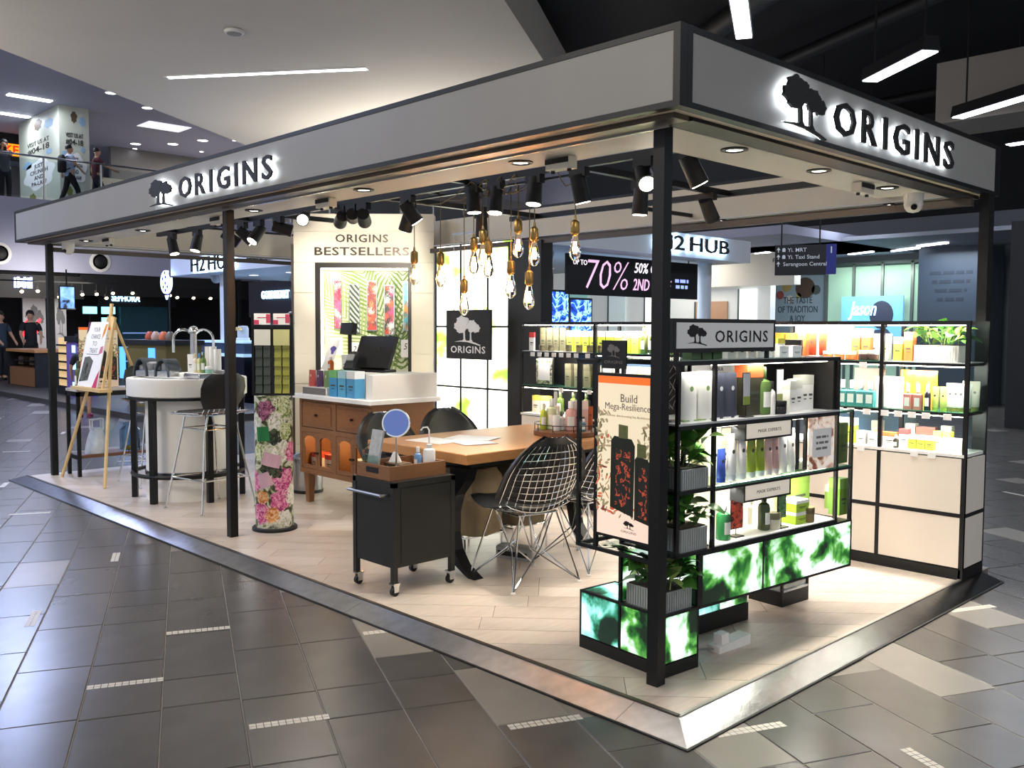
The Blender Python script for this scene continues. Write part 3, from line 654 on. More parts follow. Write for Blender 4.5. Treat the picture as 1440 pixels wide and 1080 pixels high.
# ---- watch shop island behind: white canopy, glass counters
h2 = thing('watch_island_canopy', 'white flat canopy of the watch shop island behind the kiosk', 'canopy', (0,0,0))
HW = mat('white canopy laminate', (216,222,230), .45, 0, .02, 1)
b = B(); b.box(-16.9,-6.2,5.65,10.4,2.50,2.58); b.build('soffit', HW, h2)
for (x0,x1,y0,y1) in ((-16.9,-6.2,5.65,5.75),(-6.3,-6.2,5.75,10.4),(-16.9,-16.8,5.75,10.4),(-16.8,-6.3,10.3,10.4)):
    b = B(); b.box(x0,x1,y0,y1,2.58,2.84); b.build('fascia', HW, h2)
for (x, y) in ((-15.4,6.1),(-6.75,9.95),(-15.4,9.9),(-10.8,6.0)):
    b = B(); b.cyl((x,y,0),(x,y,2.5),.11,n=18); b.build('column', HW, h2, True)
def halo_text(s, O, U, w_, h_, parent_name, m=INK):
    V = Vector((0,0,1)); U = Vector(U); n_ = U.cross(V); O = Vector(O)
    l_ = text('lettering', s, .3, O+n_*.05, U, V, BLK2, h2s, .012, .004, fit=(w_, h_))
    text('backlight', s, .3, O+n_*.032, U, V, mat('blue white backlight', (255,255,255), .5, 0, 0, em=18., emcol=(190,225,255)), l_, .004, .003, fit=(w_*.985, h_*.94))
h2s = thing('shop_sign', 'backlit H2 HUB timepieces letters on the left face of the white canopy', 'sign', (0,0,0))
halo_text('H2', (-15.52,5.65,2.67), (1,0,0), .60, .27, 'letters'); halo_text('HUB', (-14.58,5.65,2.67), (1,0,0), 1.0, .27, 'letters')
text('small_letters', 'timepieces', .15, (-13.2,5.647,2.66), (1,0,0), (0,0,1), INK, h2s, .006, .002, fit=(.95,.13))
h2s = thing('shop_sign', 'backlit H2 HUB letters on the right face of the white canopy', 'sign', (0,0,0))
halo_text('H2', (-6.2,8.22,2.685), (0,1,0), .62, .205, 'letters'); halo_text('HUB', (-6.2,9.18,2.685), (0,1,0), 1.02, .205, 'letters')
ORD_ = ['first','second','third','fourth','fifth','sixth']
for i, (x, y) in enumerate([(-16.2,6.5),(-15.0,6.5),(-13.6,6.5),(-12.3,6.6),(-14.4,8.2),(-12.4,8.2),(-7.19,6.7),(-7.19,7.66),(-7.19,8.62),(-7.3,9.6),(-9.3,7.6),(-9.3,9.0),(-10.8,9.6),(-8.5,10.0)]):
    ceil_disc(x, y, 2.5, .10, 'round white downlight in the watch canopy, %s of the %s' % (ORD_[i % 6], 'left part' if i < 6 else 'right part' if i < 12 else 'rear edge'), 'watch island downlights')
for (x, y) in ((-15,7.3),(-8,7.2),(-8,9.4),(-12,8.5)): light('AREA', (x,y,2.45), 45, COOL, 1.2, aim=(x,y,0), name='watch_island_lamp')
dome2 = B(); 
for (x, y, l_) in ((-16.0,6.2,'grey dome camera under the left corner of the watch canopy'),(-7.0,6.55,'grey dome camera under the near corner of the watch canopy')):
    tag(B().lathe([(.11,0),(.11,-.04),(.09,-.11),(.05,-.15),(.01,-.16)], n=18).build('dome_camera', mat('grey camera plastic', (170,176,184), .4), None, True), l_, 'camera').location = (x, y, 2.5)
GBLUE = ramp_mat('blue watch advert', [(.30,(14,24,80)),(.42,(30,70,190)),(.5,(150,200,255)),(.56,(40,90,220)),(.7,(10,16,50))], 'noise', 7., em=2.2, detail=6, distort=1.2)
def watch_counter(x0, x1, y0, y1, label):
    s = thing('glass_counter', label, 'display case', ((x0+x1)/2,(y0+y1)/2,0)); hx, hy = (x1-x0)/2, (y1-y0)/2
    b = B(); b.box(-hx,hx,-hy,hy,.0,.88); b.build('cabinet', mat('navy laminate', (22,26,40), .35, 0, .1, 2), s)
    b = B(); b.box(-hx-.02,hx+.02,-hy-.02,hy+.02,.88,.94); b.build('rim', mat('pale blue lit rim', (170,205,235), .4, 0, 0, em=.55), s)
    b = B(); b.box(-hx+.02,hx-.02,-hy+.02,hy-.02,.94,1.14); b.build('glass_top', mat('smoked case glass', (70,84,104), .06, 0, 0), s)
    b = B(); b.box(-hx-.01,hx+.01,-hy-.01,hy+.01,1.14,1.18); b.build('top_frame', mat('pale blue lit rim', (170,205,235), .4), s)
watch_counter(-16.4,-14.3,5.9,6.6,'dark glass watch counter with pale blue rim, left of the middle post')
watch_counter(-13.9,-11.2,5.9,6.6,'dark glass watch counter with blue rim behind the mask rack')
watch_counter(-7.3,-6.6,6.4,9.2,'dark glass watch counter on the right side of the watch island')
for (x, y, ax, w_, z0, z1, l_) in ((-13.2,5.86,'x',.8,.35,1.12,'bright blue watch poster low on the counter front behind the mask rack'),(-12.0,5.86,'x',.9,.30,1.10,'bright blue watch poster right of the mask rack'),
        (-6.9,6.72,'y',.34,1.20,1.95,'blue lit watch advert beside the dark kiosk column'),(-6.9,7.16,'y',.42,1.20,1.85,'blue lit watch advert with slatted top above the rear shelves')):
    s = thing('lit_advert', l_, 'advert', (x, y, 0))
    U = Vector((1,0,0)) if ax == 'x' else Vector((0,1,0)); V = Vector((0,0,1))
    b = B(); b.prism([(-w_/2-.03,z0-.03),(w_/2+.03,z0-.03),(w_/2+.03,z1+.03),(-w_/2-.03,z1+.03)], -.05, 0, (0,0,0), U, V); b.build('frame', mat('grey advert frame', (90,94,104), .4, .4), s)
    b = B(); b.prism([(-w_/2,z0),(w_/2,z0),(w_/2,z1),(-w_/2,z1)], .0, .006, (0,0,0), U, V); b.build('picture', GBLUE, s)
    b = B(); b.prism([(-.03,0),(.03,0),(.03,z0),(-.03,z0)], -.05, -.02, (0,0,0), U, V); b.build('stand', BLK2, s)
s = thing('watch_case', 'small glass dome case with gold watches on the watch counter', 'display case', (-14.9,6.2,1.181))
b = B(); b.lathe([(.13,0),(.13,.06),(.02,.07)], n=18); b.build('base', HW, s, True)
b = B(); b.lathe([(.11,.06),(.11,.24),(.09,.29),(.01,.30)], n=18); b.build('glass', mat('pale case glass', (190,195,200), .1), s, True)
b = B()
for k in range(5): b.lathe([(.02,0),(.03,.02),(.02,.04)], ((k-2)*.045,-.10,.20+.03*(k%2)), 10)
b.build('watches', mat('gold watch metal', (220,190,120), .3, .8), s, True)
s = thing('purple_banner', 'tall purple banner beside the middle post in the watch island', 'banner', (-13.7,7.4,0))
b = B(); b.box(-.32,.32,-.02,.02,.9,2.15); b.build('cloth', ramp_mat('purple banner print', [(.3,(120,70,160)),(.6,(150,100,190)),(.7,(210,180,230))], 'noise', 4, em=.35), s)
b = B(); b.box(-.36,.36,-.03,.03,2.15,2.2); b.cyl((0,0,.0),(0,0,.9),.03,n=10); b.box(-.3,.3,-.2,.2,0,.03); b.build('stand', BLK2, s)
s = thing('shop_sign', 'small glowing GOLDHEART letters on a dark shop front', 'sign', (-18.55,9.0,2.25))
b = B(); b.box(-1.4,2.2,.03,.4,-.55,.35); b.build('fascia', mat('dark navy fascia', (30,32,42), .5), s)
text('lettering', 'GOLDHEART', .3, (0,0,0), (1,0,0), (0,0,1), mat('cyan white neon', (215,240,255), .5), s, .015, .008, fit=(1.32,.20))
b = B(); b.box(-20.0,-16.0,9.4,9.6,0,2.9); struct('wall_back', b, mat('grey shop front', (120,126,138), .5, 0, .04, 1))
s = thing('sale_banner', 'black banner reading 70% 50% OFF 2ND PIECE in pink neon script', 'sign', (-6.62,7.95,2.18))
b = B(); b.box(-.05,0,-1.38,1.62,-.27,.28); b.build('board', BLK2, s)
PNK = mat('pink neon print', (244,196,232), .5, 0, 0, em=.8); WPR = mat('pale neon print', (240,230,240), .5, 0, 0, em=1.)
text('lettering', 'UP TO', .1, (.001,-1.13,.17), (0,1,0), (0,0,1), WPR, s, .003, fit=(.28,.07)); text('lettering', '70%', .4, (.001,-.55,.02), (0,1,0), (0,0,1), PNK, s, .003, -.006, fit=(.92,.40), shear=.2)
text('lettering', '50% OFF', .2, (.001,.40,.15), (0,1,0), (0,0,1), WPR, s, .003, .001, fit=(.72,.15), shear=.2); text('lettering', '2ND PIECE', .2, (.001,.47,-.09), (0,1,0), (0,0,1), PNK, s, .003, .001, fit=(.92,.17), shear=.2)
text_dashes('small_print', (.001,1.2,.0), (0,1,0), (0,0,1), .34, .05, mat('blue neon print', (150,170,255), .5, 0, 0, em=1.), s, .003, 3); text_dashes('small_print', (.001,1.2,-.09), (0,1,0), (0,0,1), .30, .05, MATS['blue neon print'], s, .003, 4)
b = B(); b.cyl((-.02,-1.2,.28),(-.02,-1.2,.32),.01,n=6); b.cyl((-.02,1.4,.28),(-.02,1.4,.32),.01,n=6); b.build('hanger', BLK2, s)
s = thing('slatted_screen', 'grey slatted awning piece above the blue watch advert', 'awning', (-6.95,7.18,1.93))
for k in range(9): B().box(0,.02,-.27+k*.06,-.235+k*.06,0,.05).build('slat', BLK2, s)

# ---- shops at the right rear
b = B(); b.box(-16,12,17.0,17.3,0,3.4); struct('wall_right', b, mat('grey green shop wall', (112,120,124), .6, 0, .05, .7))
b = B(); b.box(-16,12,17.0,17.3,3.4,6); struct('wall_right', b, mat('dark upper wall', (26,28,33), .7, 0, .05, .7))
def wall_board(x0, x1, z0, z1, m, label, cat, name, y=16.97, d=.03):
    s = thing(name, label, cat, ((x0+x1)/2, y, z0)); w_ = x1-x0; h_ = z1-z0
    b = B(); b.box(-w_/2,w_/2,0,d,0,h_); b.build('board', m, s); return s, w_, h_
s, w_, h_ = wall_board(-9.62,-8.36,.2,2.76,mat('blue grey poster', (120,138,148), .5, 0, .05, 2, em=.12),'grey blue poster reading THE TASTE OF TRADITION & JOY on the far wall','poster','wall_poster')
text('lettering', 'THE TASTE\nOF TRADITION\n& JOY', .2, (.0,-.001,h_*.66), (1,0,0), (0,0,1), mat('dark slate print', (60,74,86), .6), s, .003, .002, fit=(1.0,.62))
for (dx, dz, r_, c_) in ((-.28,2.25,.13,(170,150,90)),(.18,2.2,.24,(80,64,52)),(-.45,2.05,.1,(150,80,70)),(-.2,1.95,.09,(190,190,180)),(.45,2.15,.11,(70,80,80)),(.02,2.02,.07,(160,150,90))):
    b = B(); b.prism([(dx+r_*math.cos(t),dz+r_*math.sin(t)) for t in [i*PI/9 for i in range(18)]], .0, .004, (0,0,0), (1,0,0), (0,0,1)); b.build('food_print', mat('food print %d' % c_[0], c_, .6), s)
b = B(); b.box(-10.1,-9.65,16.6,17,0,3.35); struct('trim_7', b, mat('dark stone pilaster', (74,74,80), .5, 0, .15, 2))
# glass shop front, lit inside
sf = thing('storefront', 'green tinted glass shop front lit from inside on the far wall', 'shop front', (-7.0,16.9,0))
b = B(); b.box(-1.25,1.05,.02,.06,0,2.82); b.build('backdrop', mat('pale green lit interior', (186,200,186), .5, 0, .06, 1, em=.55), sf)
for k, x in enumerate((-1.25,-.62,.02,.66,1.05)):
    b = B(); b.box(x-.03,x+.03,-.02,.02,0,2.9); b.build('mullion', mat('grey green mullion', (92,106,104), .4, .4), sf)
for k in range(4):
    x0 = (-1.22,-.59,.05,.69)[k]; x1 = (-.65,-.01,.63,1.02)[k]
    b = B(); b.box(x0,x1,-.004,.004,.02,2.86); b.build('pane', mat('green shop pane', (205,228,222), .03, 0, 0, trans=1., ior=1.05), sf)
b = B(); b.box(-1.25,1.05,-.02,.02,2.86,2.92); b.build('header', mat('grey green mullion', (92,106,104), .4, .4), sf)
s = thing('portrait_poster', 'bright blue poster with a dark haired portrait in the glass shop front', 'poster', (-7.15,16.80,.75))
b = B(); b.box(-.68,.68,-.02,.02,0,1.42); b.build('sheet', mat('sky blue poster', (110,180,225), .5, 0, .06, 2, em=.55), s)
for x in (-.6,.6): B().box(x-.03,x+.03,-.01,.01,-.75,.0).build('leg', mat('grey green mullion', (92,106,104), .4, .4), s)
b = B(); b.prism([(.22+.26*math.cos(t),1.02+.30*math.sin(t)) for t in [i*PI/10 for i in range(20)]], .021, .024, (0,0,0), (1,0,0), (0,0,1)); b.build('dark_print', mat('dark blue print', (52,62,84), .6), s)
b = B(); b.prism([(-.1,.0),(.6,.0),(.55,.5),(.35,.72),(.1,.70),(-.08,.5)], .021, .023, (0,0,0), (1,0,0), (0,0,1)); b.build('striped_print', ramp_mat('striped shirt print', [(.4,(60,80,110)),(.6,(150,200,230))], 'wave', 6., stretch=(0,0,1)), s)
s = thing('neon_script', 'blue white neon script sign reading Jason in the shop window', 'neon sign', (-7.35,16.778,1.86))
text('script', 'Jason', .4, (0,0,0), (1,0,0), (0,0,1), mat('blue script neon', (220,235,255), .5, 0, 0, em=4, emcol=(150,190,255)), s, .01, .002, fit=(.62,.40), shear=.3)
s, w_, h_ = wall_board(-6.25,-5.7,.4,2.3,mat('grey portrait print', (150,160,166), .5, 0, .1, 2, em=.2),'grey poster of a face beside the blue portrait poster','poster','face_poster',16.96)
b = B(); b.prism([(-.2,1.45),(.25,1.6),(.26,1.75),(.0,1.85),(-.26,1.75)], 0, .004, (0,0,0), (1,0,0), (0,0,1)); b.build('hair_print', mat('dark hair print', (56,60,66), .6), s)
pl = thing('notice_pillar', 'blue grey pillar with faint lettering right of the shop front', 'pillar', (-5.15,16.3,0))
b = B(); b.box(-.62,.62,-.5,.5,0,3.35); b.build('shaft', mat('blue grey pillar', (62,74,86), .45, 0, .06, 1), pl)
for k in range(4): text_dashes('print_line', (0,-.502,2.55-k*.17), (1,0,0), (0,0,1), .8-.1*k, .06, mat('dark pillar print', (46,55,66), .6), pl, .003, k)
b = B(); b.box(-2.95,2.0,12.2,13.2,0,3.05); struct('wall_right', b, mat('very dark cladding', (26,29,33), .5, 0, .1, 1))
for (x0, y0, l_) in ((-6.6,15.0,'far ceiling strip light left of the right post'),(-7.0,15.9,'far ceiling strip light above the glass shop front'),(-6.0,15.7,'far ceiling strip light right of the glass shop front'),(-8.6,14.6,'far ceiling strip light beside the direction sign')):
    s = thing('far_strip_light', l_, 'ceiling light', (x0+1.4 if y0 < 15.5 and x0 > -7 else x0, y0, 3.05)); b = B(); b.obox((0,0,-.02),(.75,.09,.02),Matrix.Rotation(-.5,3,'Z')); b.build('diffuser', COOLEM, s)
b = B(); b.box(-11,-2.2,13.4,16.2,3.05,3.12); struct('ceiling', b, mat('grey corridor ceiling', (128,132,142), .6))
for x in (-7.4,-5.0): light('AREA', (x,15,2.95), 40, COOL, 1.2, aim=(x,15,0), name='corridor_lamp')
light('AREA', (-7,16.4,2.7), 20, NEUT, 1.5, aim=(-7,17,1.5), sizey=.2, name='shop_window_lamp')
ds = thing('direction_sign', 'hanging black direction sign with arrows, MRT, Taxi Stand and Serangoon Central', 'sign', (-5.88,11.39,2.59), math.atan2(11.564-11.179,-5.521+6.222))
b = B(); b.box(-.40,.40,0,.14,-.245,.245); b.build('panel', mat('navy black sign', (26,30,40), .4), ds)
b = B(); b.box(.402,.56,-.004,.144,-.235,.25); b.build('level_panel', mat('royal blue sign', (30,40,120), .4, 0, 0, em=.25), ds)
SGN = mat('sign white print', (200,205,215), .5, 0, 0, em=.25)
for k, t_ in enumerate(('Yi. MRT','Yi. Taxi Stand','Serangoon Central')):
    text('lettering', t_, .09, (-.20 if k < 2 else -.27,-.001,.16-.115*k), (1,0,0), (0,0,1), SGN, ds, .002, .0005, align='LEFT')
    b = B(); b.prism([(-.352,-.04),(-.338,-.04),(-.338,.0),(-.315,.0),(-.345,.045),(-.375,.0),(-.352,.0)], 0, .004, (0,0,.165-.115*k), (1,0,0), (0,0,1)); b.build('arrow', SGN, ds)
    if k < 2:
        b = B(); b.prism([(-.285,-.03),(-.235,-.03),(-.235,.015),(-.245,.032),(-.275,.032),(-.285,.015)], 0, .004, (0,0,.165-.115*k), (1,0,0), (0,0,1)); b.build('pictogram', SGN, ds)
text('lettering', '1', .15, (.48,-.005,.15), (1,0,0), (0,0,1), SGN, ds, .002, .002)
b = B()
for x in (-.3,.3): b.cyl((x,.07,.245),(x,.07,3.3),.012,n=8)
b.build('hanger_rods', BLK2, ds)
# interior of the far corner shop under the watch canopy line of sight
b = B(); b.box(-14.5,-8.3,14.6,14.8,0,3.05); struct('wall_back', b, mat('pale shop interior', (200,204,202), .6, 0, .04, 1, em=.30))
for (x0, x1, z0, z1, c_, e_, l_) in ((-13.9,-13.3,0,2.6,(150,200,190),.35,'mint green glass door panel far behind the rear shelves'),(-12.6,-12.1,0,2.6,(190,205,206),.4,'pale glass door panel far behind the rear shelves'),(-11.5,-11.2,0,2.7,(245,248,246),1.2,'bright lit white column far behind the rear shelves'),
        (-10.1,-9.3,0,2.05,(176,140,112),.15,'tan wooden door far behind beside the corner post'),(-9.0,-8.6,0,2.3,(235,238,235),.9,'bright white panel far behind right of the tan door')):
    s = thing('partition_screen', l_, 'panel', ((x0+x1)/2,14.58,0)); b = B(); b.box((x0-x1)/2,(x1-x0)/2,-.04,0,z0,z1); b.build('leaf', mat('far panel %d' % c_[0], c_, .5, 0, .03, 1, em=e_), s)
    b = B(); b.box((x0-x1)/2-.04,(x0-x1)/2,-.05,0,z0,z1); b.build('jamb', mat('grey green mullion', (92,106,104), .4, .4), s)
s = thing('shop_bulkhead', 'white bulkhead with shop number 01-41 right of the watch canopy', 'bulkhead', (-8.6,14.3,0))
b = B(); b.box(-1.5,1.0,0,.25,2.35,3.0); b.build('board', mat('warm white bulkhead', (206,202,192), .5, 0, .02, 1, em=.15), s)
text('lettering', '#01-41', .12, (.72,-.002,2.86), (1,0,0), (0,0,1), INK, s, .003, fit=(.42,.10))
light('AREA', (-10,13.6,2.9), 40, NEUT, 1.5, aim=(-10,14.6,1), name='shop_interior_lamp')
# ------------------------------------------------------------------ products: prototypes cached per look
PC = {}
def pm(col, rough=.35, **k): return mat('product %d %d %d %g' % (*col, rough), col, rough, 0, .03, 20, **k)
def loft(b, rings):
    n = len(rings[0]); v = [p for r_ in rings for p in r_]; f = []
    for k in range(len(rings)-1):
        for i in range(n): f.append((k*n+i, k*n+(i+1)%n, (k+1)*n+(i+1)%n, (k+1)*n+i))
    f += [tuple(range(n-1,-1,-1)), tuple((len(rings)-1)*n+i for i in range(n))]; return b.add(v, f)
def ell(rx, ry, z, n=14): return [(rx*math.cos(2*PI*i/n), ry*math.sin(2*PI*i/n), z) for i in range(n)]
MARK = mat('brand mark print', (70,76,66), .6)
def parts_of(kind, w, h, c1, c2, d=None):
    key = (kind, w, h, c1, c2, d)
    if key in PC: return PC[key]
    out = []
    if kind == 'tube':            # squeeze tube standing on its cap
        ch = h*.13; b = B(); loft(b, [ell(w*.40,w*.30,ch),ell(w*.46,w*.33,ch+.004),ell(w*.49,w*.22,h*.55),ell(w*.5,w*.06,h*.96),ell(w*.5,.0025,h)]); out.append(('body', b.mesh('body', pm(c1), True)))
        b = B(); loft(b, [ell(w*.42,w*.31,0),ell(w*.42,w*.31,ch)]); out.append(('cap', b.mesh('cap', pm(c2), True)))
        b = B(); b.prism([(w*.16*math.cos(t),h*.62+w*.16*math.sin(t)) for t in [i*PI/6 for i in range(12)]], w*.20, w*.205, (0,0,0), (1,0,0), (0,0,1)); out.append(('logo_print', b.mesh('logo_print', MARK)))
    elif kind == 'pouch':
        b = B(); loft(b, [ell(w*.5,w*.20,0),ell(w*.5,w*.19,h*.2),ell(w*.5,w*.10,h*.75),ell(w*.5,.004,h*.97),ell(w*.5,.003,h)]); out.append(('body', b.mesh('body', pm(c1, .28), True)))
        b = B(); b.box(-w*.5,w*.5,-w*.19,w*.19,h*.0,h*.03); out.append(('gusset', b.mesh('gusset', pm(c2, .28))))
        b = B(); b.prism([(w*.12*math.cos(t),h*.66+w*.12*math.sin(t)) for t in [i*PI/6 for i in range(12)]], w*.17, w*.175, (0,0,0), (1,0,0), (0,0,1)); out.append(('logo_print', b.mesh('logo_print', pm(c2))))
    elif kind == 'bottle':
        r_ = w/2; b = B(); b.lathe([(r_*.9,0),(r_,h*.02),(r_,h*.60),(r_*.86,h*.69),(r_*.42,h*.74),(r_*.40,h*.77)], n=18); out.append(('body', b.mesh('body', pm(c1, .2), True)))
        b = B(); b.lathe([(r_*.46,h*.765),(r_*.48,h*.78),(r_*.46,h*.985),(r_*.40,h)], n=16); out.append(('cap', b.mesh('cap', pm(c2, .3), True)))
        b = B()
        n_ = 18; v = []
        for z in (h*.16,h*.48):
            for i in range(8): a = -PI/2-.7+1.4*i/7; v.append((r_*1.01*math.cos(a), r_*1.01*math.sin(a), z))
        b.add(v, [(i,i+1,9+i,8+i) for i in range(7)]); out.append(('label', b.mesh('label', pm((236,236,228)))))
    elif kind == 'flask':         # square shouldered glass bottle
        r_ = w/2; b = B(); b.bbox(-r_,r_,-r_*.6,r_*.6,0,h*.62,w*.12); b.lathe([(r_*.34,h*.60),(r_*.32,h*.70)], n=14); out.append(('body', b.mesh('body', pm(c1, .15), True)))
        b = B(); b.lathe([(r_*.40,h*.68),(r_*.40,h*.96),(r_*.34,h)], n=16); out.append(('cap', b.mesh('cap', pm(c2, .3), True)))
        b = B(); b.box(-r_*.6,r_*.6,-r_*.63,-r_*.61,h*.12,h*.46); out.append(('label', b.mesh('label', pm((226,232,228)))))
    elif kind == 'carton':
        dd = d or w*.6; b = B(); b.box(-w/2,w/2,-dd/2,dd/2,0,h); out.append(('box', b.mesh('box', pm(c1, .5))))
        b = B(); b.box(-w/2-.0006,w/2+.0006,-dd/2-.0006,dd/2+.0006,h*.72,h+.0006); out.append(('band', b.mesh('band', pm(c2, .5))))
        b = B(); b.box(-w*.28,w*.28,-dd/2-.0012,-dd/2-.0006,h*.40,h*.46); b.box(-w*.2,w*.2,-dd/2-.0012,-dd/2-.0006,h*.30,h*.33); out.append(('print', b.mesh('print', MARK)))
    elif kind == 'jar':
        r_ = w/2; b = B(); b.lathe([(r_*.92,0),(r_,h*.05),(r_,h*.55),(r_*.95,h*.6)], n=20); out.append(('body', b.mesh('body', pm(c1, .25), True)))
        b = B(); b.lathe([(r_,h*.60),(r_*1.02,h*.62),(r_*1.02,h*.95),(r_*.97,h)], n=20); out.append(('lid', b.mesh('lid', pm(c2, .3), True)))
    elif kind == 'pump':
        r_ = w/2; b = B(); b.lathe([(r_*.92,0),(r_,h*.02),(r_,h*.58),(r_*.9,h*.66),(r_*.4,h*.71),(r_*.4,h*.75)], n=18); out.append(('body', b.mesh('body', pm(c1, .2), True)))
        b = B(); b.lathe([(r_*.5,h*.74),(r_*.5,h*.83),(r_*.16,h*.84),(r_*.16,h*.94)], n=14); b.box(-r_*.9,r_*.2,-r_*.18,r_*.18,h*.94,h); out.append(('pump', b.mesh('pump', pm(c2, .3), True)))
        b = B(); b.box(-r_*.5,r_*.5,-r_*1.03,-r_*1.005,h*.15,h*.45); out.append(('label', b.mesh('label', pm((236,236,228)))))
    PC[key] = out; return out
NAMES = dict(tube='squeeze_tube', pouch='refill_pouch', bottle='product_bottle', flask='glass_bottle', carton='product_carton', jar='cream_jar', pump='pump_bottle')
CATS = dict(tube='tube', pouch='pouch', bottle='bottle', flask='bottle', carton='carton', jar='jar', pump='bottle')
ORD = ['first','second','third','fourth','fifth','sixth','seventh','eighth','ninth','tenth']
def product(kind, w, h, c1, c2, loc, rz, label, group=None, d=None, scale=None):
    s = thing(NAMES[kind], label, CATS[kind], loc, rz, group)
    for nm, me in parts_of(kind, w, h, c1, c2, d): put(nm, me, s)
    return s
def row(kind, n, p, q, w, h, c1, c2, look, place, rz=0, d=None, jit=.0):
    """n alike products from p to q, numbered from the left"""
    p = Vector(p); q = Vector(q)
    for i in range(n):
        t = i/(n-1) if n > 1 else 0
        lb = ('%s, %s from left %s' % (look, ORD[i], place)) if n > 1 else '%s %s' % (look, place)
        if len(lb.split()) > 16: print('LONG', lb)
        product(kind, w, h, c1, c2, p.lerp(q, t), rz+random.uniform(-jit, jit), lb, ('%s %s' % (look, place)) if n > 1 else None, d)

# ------------------------------------------------------------------ bestsellers wall, set diagonally
wa = math.atan2(.955, .93)
bw = thing('display_wall', 'cream panelled wall reading ORIGINS BESTSELLERS with a framed niche', 'display wall', (-6.0,2.05,.04), wa)
WW, WZ = 1.335, 2.49
def U_(px): return (px-411)/147.3
def Zp(py): return (460.6-py)/147.3+1.41
nu0, nu1, nz0, nz1 = U_(441.5), U_(576), .92, Zp(370)
b = B(); b.box(.004,WW-.004,.03,.22,0,WZ-.002); 
b = B(); b.box(.002,nu0-.001,.02,.22,0,WZ-.003); b.box(nu1+.001,WW-.002,.02,.22,0,WZ-.003); b.box(nu0,nu1,.02,.22,nz1+.001,WZ-.003); b.box(nu0,nu1,.02,.22,0,nz0-.001); b.box(nu0,nu1,.18,.22,nz0,nz1); b.build('core', CREAM, bw)
edges = [0,.29,.58,.87,1.16,1.45,1.74,2.03,2.32,WZ]
for k in range(len(edges)-1):
    z0, z1 = edges[k]+.002, edges[k+1]-.002
    segs = [(0,WW)] if (z1 <= nz0 or z0 >= nz1) else [(0,nu0),(nu1,WW)]
    if z0 < nz1 < z1:
        B().box(nu0,nu1,0,.02,nz1,z1).build('panel', CREAM, bw)
    if z0 < nz0 < z1:
        B().box(nu0,nu1,0,.02,z0,nz0).build('panel', CREAM, bw)
    for (a_, b_) in segs: B().box(a_,b_,0,.02,z0,z1).build('panel', CREAM, bw)
b = B(); b.box(-.025,-.003,.0,.04,.10,2.2); b.build('edge_channel', BRONZE, bw)
fb = .05
b = B(); b.box(nu0,nu1,-.02,.16,nz1-fb,nz1); b.box(nu0,nu0+fb,-.02,.16,nz0,nz1-fb); b.box(nu1-fb*.6,nu1,-.02,.16,nz0,nz1-fb); b.build('niche_frame', mat('dark bronze frame', (46,42,38), .4, .4), bw)
b = B(); b.box(nu0+fb,nu1-fb*.6,.165,.178,nz0,nz1-fb); b.build('backdrop', mat('pale lime backdrop', (202,208,174), .6, 0, .05, 5), bw)
def frond(u0, z0, u1, z1, n, ln, m, side):
    """flat printed palm frond: leaflets along a midrib"""
    b = B(); d_ = Vector((u1-u0, z1-z0)); L_ = d_.length; d_.normalize()
    for k in range(n):
        t = (k+.5)/n; p = Vector((u0,z0))+d_*L_*t; l_ = ln*(.55+.75*math.sin(PI*(.15+.8*t)))
        for sg in side:
            a_ = math.atan2(d_.y, d_.x)+sg*(.95-.35*t); e_ = Vector((math.cos(a_),math.sin(a_))); q = Vector((-e_.y,e_.x))*.011
            pts = [p-q*.6, p+e_*l_*.45-q, p+e_*l_, p+e_*l_*.45+q, p+q*.6]
            pts = [(min(nu1-fb*.62,max(nu0+fb+.002,x)), min(nz1-fb-.02,max(nz0+.002,y))) for x, y in pts]
            b.prism(pts, 0, .0006+.00003*(k%7), (0,.1645,0), (1,0,0), (0,0,1))
    b.build('palm_frond_print', m, bw)['kind'] = 'stuff'
PG = [mat('palm green %d' % q, c_, .6, 0, .12, 8) for q, c_ in enumerate([(108,136,62),(82,112,48),(146,166,98)])]
frond(.95,.95,.25,1.75,24,.34,PG[2],(-1,1)); frond(1.05,1.0,.60,2.0,22,.36,PG[0],(-1,1)); frond(1.0,.98,1.02,2.0,18,.22,PG[1],(-1,1))
b = B(); b.box(nu0+fb,nu1-fb*.6,.02,.05,nz1-fb-.014,nz1-fb); b.box(nu0+fb+.001,nu0+fb+.016,.02,.05,nz0,nz1-fb-.02); b.build('led_strip', LED, bw)
prints = [ramp_mat('pink floral print', [(.0,(150,30,70)),(.3,(214,90,130)),(.5,(240,214,210)),(.65,(236,200,180)),(.8,(206,60,70))], 'voronoi', 22, em=.2),
          ramp_mat('dark leaf print', [(.35,(34,46,34)),(.55,(40,60,40)),(.62,(170,190,160))], 'wave', 9, em=.1, distort=1.5, rot=(0,.7,0)),
          ramp_mat('red tomato print', [(.0,(140,30,20)),(.35,(222,60,34)),(.55,(240,200,180)),(.7,(96,50,30)),(.85,(220,130,60))], 'voronoi', 20, em=.2),
          ramp_mat('orange dark print', [(.0,(40,30,24)),(.3,(220,90,40)),(.5,(200,60,110)),(.65,(236,236,226)),(.8,(46,54,34))], 'voronoi', 20, em=.2),
          ramp_mat('teal orange print', [(.0,(70,170,180)),(.4,(120,200,200)),(.6,(230,150,40)),(.8,(60,90,60))], 'voronoi', 18, em=.2)]
